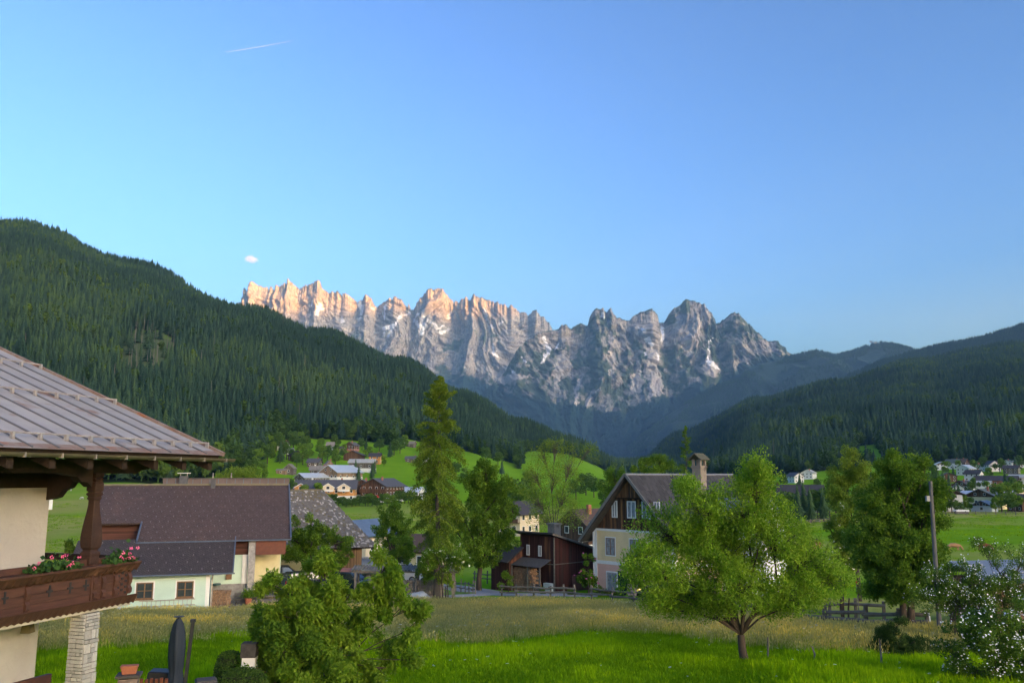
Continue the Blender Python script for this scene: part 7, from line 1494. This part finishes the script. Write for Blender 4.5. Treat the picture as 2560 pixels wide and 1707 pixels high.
p2 = Vector((p.x, p.y, p.z+zt3)); PL = thing('planter', 'empty terracotta trough standing on the stone gate post', 'planter', p2, R(16)); MB().hexa([(-.15, -.08, 0), (.15, -.08, 0), (.15, .08, 0), (-.15, .08, 0), (-.18, -.1, .17), (.18, -.1, .17), (.18, .1, .17), (-.18, .1, .17)]).build('trough', TERRA, PL, bevel=.01); MB().box(-.19, .19, -.11, .11, .15, .19).build('rim', TERRA, PL)
pf = thing('picket_fence', 'low brown picket fence between gate post and grill', 'fence', on_ground(350, 21.3), R(10)); zt4 = P(350, 1697, 21.3).z-on_ground(350, 21.3).z
for k in range(9): MB().box(-.42+k*.115, -.35+k*.115, -.02, .02, 0, zt4+.02*(k % 2)).build('picket', mat('picket_brown', (.15, .05, .025), (.11, .035, .02), rough=.7, rand=.1), pf)
MB().box(-.5, .6, .02, .05, zt4-.2, zt4-.12).build('rail', mat('picket_brown', (.15, .05, .025)), pf)
p = on_ground(508, 21.0); CPp = thing('pillar', 'dark square pillar cap between parasol and hedge', 'pillar', p, R(22)); zt5 = P(508, 1696, 21).z-p.z
MB().box(-.16, .16, -.16, .16, -.2, zt5-.05).build('shaft', PSTONE, CPp); MB().hexa([(-.25, -.25, zt5-.05), (.25, -.25, zt5-.05), (.25, .25, zt5-.05), (-.25, .25, zt5-.05), (-.2, -.2, zt5), (.2, -.2, zt5), (.2, .2, zt5), (-.2, .2, zt5)]).build('cap', mat('cap_slate', (.085, .075, .07)), CPp)
p = on_ground(617, 22.8); WP = thing('chimney_pillar', 'white curved grill chimney with dark square top', 'chimney', p, R(4)); za, zb_ = P(617, 1640, 22.8).z-p.z, P(617, 1605, 22.8).z-p.z
MB().prism([(-.30, -.3), (.18, -.3), (.18, za), (-.15, za), (-.16, za-.2), (-.20, za-.36), (-.30, za-.55)], -.16, .16, 'y').build('shaft', WHITE, WP); MB().box(-.19, .19, -.19, .19, za, zb_).build('cap', mat('dark_cap', (.05, .046, .044), (.075, .07, .065), scale=8, rough=.95, bump=.5), WP)
def hedge(label, u, Y, w_, d_, v_top, n, seed):
    r = np.random.default_rng(seed); B = on_ground(u, Y); t = thing('hedge', label, 'hedge', B, R(6)); h = P(u, v_top, Y).z-B.z; q = r.normal(size=(n, 3)); q /= np.max(np.abs(q)**1.0, axis=1)[:, None]; ln = (np.abs(q)**3).sum(1)**(1/3); q = q/ln[:, None]
    p_ = q*np.array([w_/2, d_/2, h/2])*r.uniform(.88, 1.02, n)[:, None]+np.array([0, 0, h/2]); nr = q+r.normal(size=(n, 3))*.5; nr /= np.linalg.norm(nr, axis=1)[:, None]
    V, Fq, cc = quad_leaves(p_, nr, r.normal(size=(n, 3)), np.full(n, .055), np.full(n, .032), np.clip(r.normal(.4, .22, n), 0, 1)); mesh_np('foliage', V, Fq, L_BOX, t, attrs={'c': cc})
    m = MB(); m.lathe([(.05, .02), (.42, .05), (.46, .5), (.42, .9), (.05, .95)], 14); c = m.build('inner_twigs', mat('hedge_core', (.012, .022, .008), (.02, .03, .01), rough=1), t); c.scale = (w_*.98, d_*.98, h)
L_BOX = leaf_mat('box_leaf', (.028, .068, .012), (.085, .15, .022), trans=.25)
hedge('clipped rounded box hedge left of the white chimney', 568, 23.0, .72, .7, 1628, 9000, 1); hedge('low clipped hedge bank below the white chimney', 600, 21.6, 1.25, .9, 1672, 13000, 2)

# ------------------------------------------------------------------ animals
def grazing(name, label, cat, loc, rz, scale, m, group=None, patch=None):
    """grazing animal: one continuous body grown over a skeleton"""
    vs = [(0, 0, 1.02), (.5, 0, 1.0), (.95, 0, 1.05), (-.45, 0, 1.03), (-.85, 0, 1.06), (1.22, 0, .98), (1.48, 0, .62), (1.62, 0, .32), (1.74, 0, .12),
          (.82, .2, .75), (.84, .22, .42), (.80, .22, .05), (.82, -.2, .75), (.90, -.22, .42), (.93, -.22, .05),
          (-.80, .22, .80), (-.68, .24, .55), (-.84, .24, .38), (-.80, .24, .05), (-.80, -.22, .80), (-.62, -.24, .55), (-.76, -.24, .38), (-.70, -.24, .05), (-1.08, 0, .98), (-1.14, 0, .55), (-1.13, 0, .25)]
    es = [(0, 1), (1, 2), (0, 3), (3, 4), (2, 5), (5, 6), (6, 7), (7, 8), (2, 9), (9, 10), (10, 11), (2, 12), (12, 13), (13, 14), (4, 15), (15, 16), (16, 17), (17, 18), (4, 19), (19, 20), (20, 21), (21, 22), (4, 23), (23, 24), (24, 25)]
    rd = [.40, .38, .34, .37, .32, .22, .17, .15, .09, .15, .085, .06, .15, .085, .06, .18, .11, .08, .06, .18, .11, .08, .06, .05, .03, .04]
    me = bpy.data.meshes.new('body'); me.from_pydata(vs, es, []); o = bpy.data.objects.new('body', me); COL.objects.link(o)
    sk = o.modifiers.new('skin', 'SKIN'); sk.use_smooth_shade = True
    for i, v in enumerate(me.skin_vertices[0].data): v.radius = (rd[i], rd[i]*(1.12 if i < 5 else 1)); v.use_root = (i == 0)
    o.modifiers.new('sub', 'SUBSURF').levels = 1; o.modifiers['sub'].render_levels = 2; me.materials.append(m)
    t = thing(name, label, cat, loc, rz, group); t.scale = (scale,)*3; o.parent = t
    for s in (-1, 1):
        MB().tube([(1.42, s*.12, .76), (1.36, s*.26, .80)], [.05, .015], 5).build('ear', m, t)
        if cat == 'cow': MB().tube([(1.40, s*.07, .80), (1.38, s*.13, .92)], [.03, .008], 5).build('horn', mat('horn', (.5, .45, .36), (.4, .36, .3)), t)
    return t
TANC = mat('tan_hide', (.36, .19, .09), (.42, .24, .13), scale=1.2, rough=.9); REDC = mat('red_hide', (.30, .11, .045), (.26, .095, .04), scale=1.2, rough=.9); PIED = mat('pied_hide', (.22, .08, .04), (.22, .08, .04), scale=1, rough=.9, c3=(.62, .58, .52), s3=1.1, thr3=.52); WOOL = mat('wool', (.62, .58, .48), (.54, .5, .41), rough=1)
grazing('cow', 'tan cow grazing in the pasture with its head to the ground', 'cow', on_ground(2384, 165), R(-10), 1.0, TANC); grazing('cow', 'red brown cow grazing near the rose bushes', 'cow', on_ground(2459, 165), R(-38), 1.0, REDC)
grazing('cow', 'brown and white cow beyond the elder bush', 'cow', on_ground(2042, 170), R(200), 1.02, PIED); grazing('cow', 'dark cow half behind the brown and white cow', 'cow', on_ground(2040, 178), R(190), 1.0, mat('dark_hide', (.03, .022, .02), (.04, .03, .025), rough=.9))
for i, (u_, Y_) in enumerate(((176, 405), (188, 420), (196, 424), (177, 380), (205, 350), (146, 382))): grazing('sheep', 'small pale sheep grazing on the slope below the wood', 'sheep', on_ground(u_, Y_), R(40*i), .75, WOOL, 'sheep on the slope')
ru = thing('sunshade', 'red sunshade on the brown hotel terrace', 'sunshade', on_ground(940, 392)); MB().lathe([(.05, 3.4), (2.6, 2.6), (2.6, 2.3), (.05, 2.5)], 8).build('canopy', mat('red_cloth', (.55, .03, .03), (.45, .02, .02), rough=.7), ru); MB().tube([(0, 0, 0), (0, 0, 3.3)], .06, 5).build('pole', GREYW, ru)
sv = thing('white_awning', 'small white garden pavilion at the village edge', 'pavilion', on_ground(2404, 322)); MB().box(-2.4, 2.4, -1.2, 1.2, 1.0, 1.6).build('roof', WHITE, sv); MB().box(-2.2, 2.2, -1, 1, 0, 1.0).build('frame', GREYW, sv)
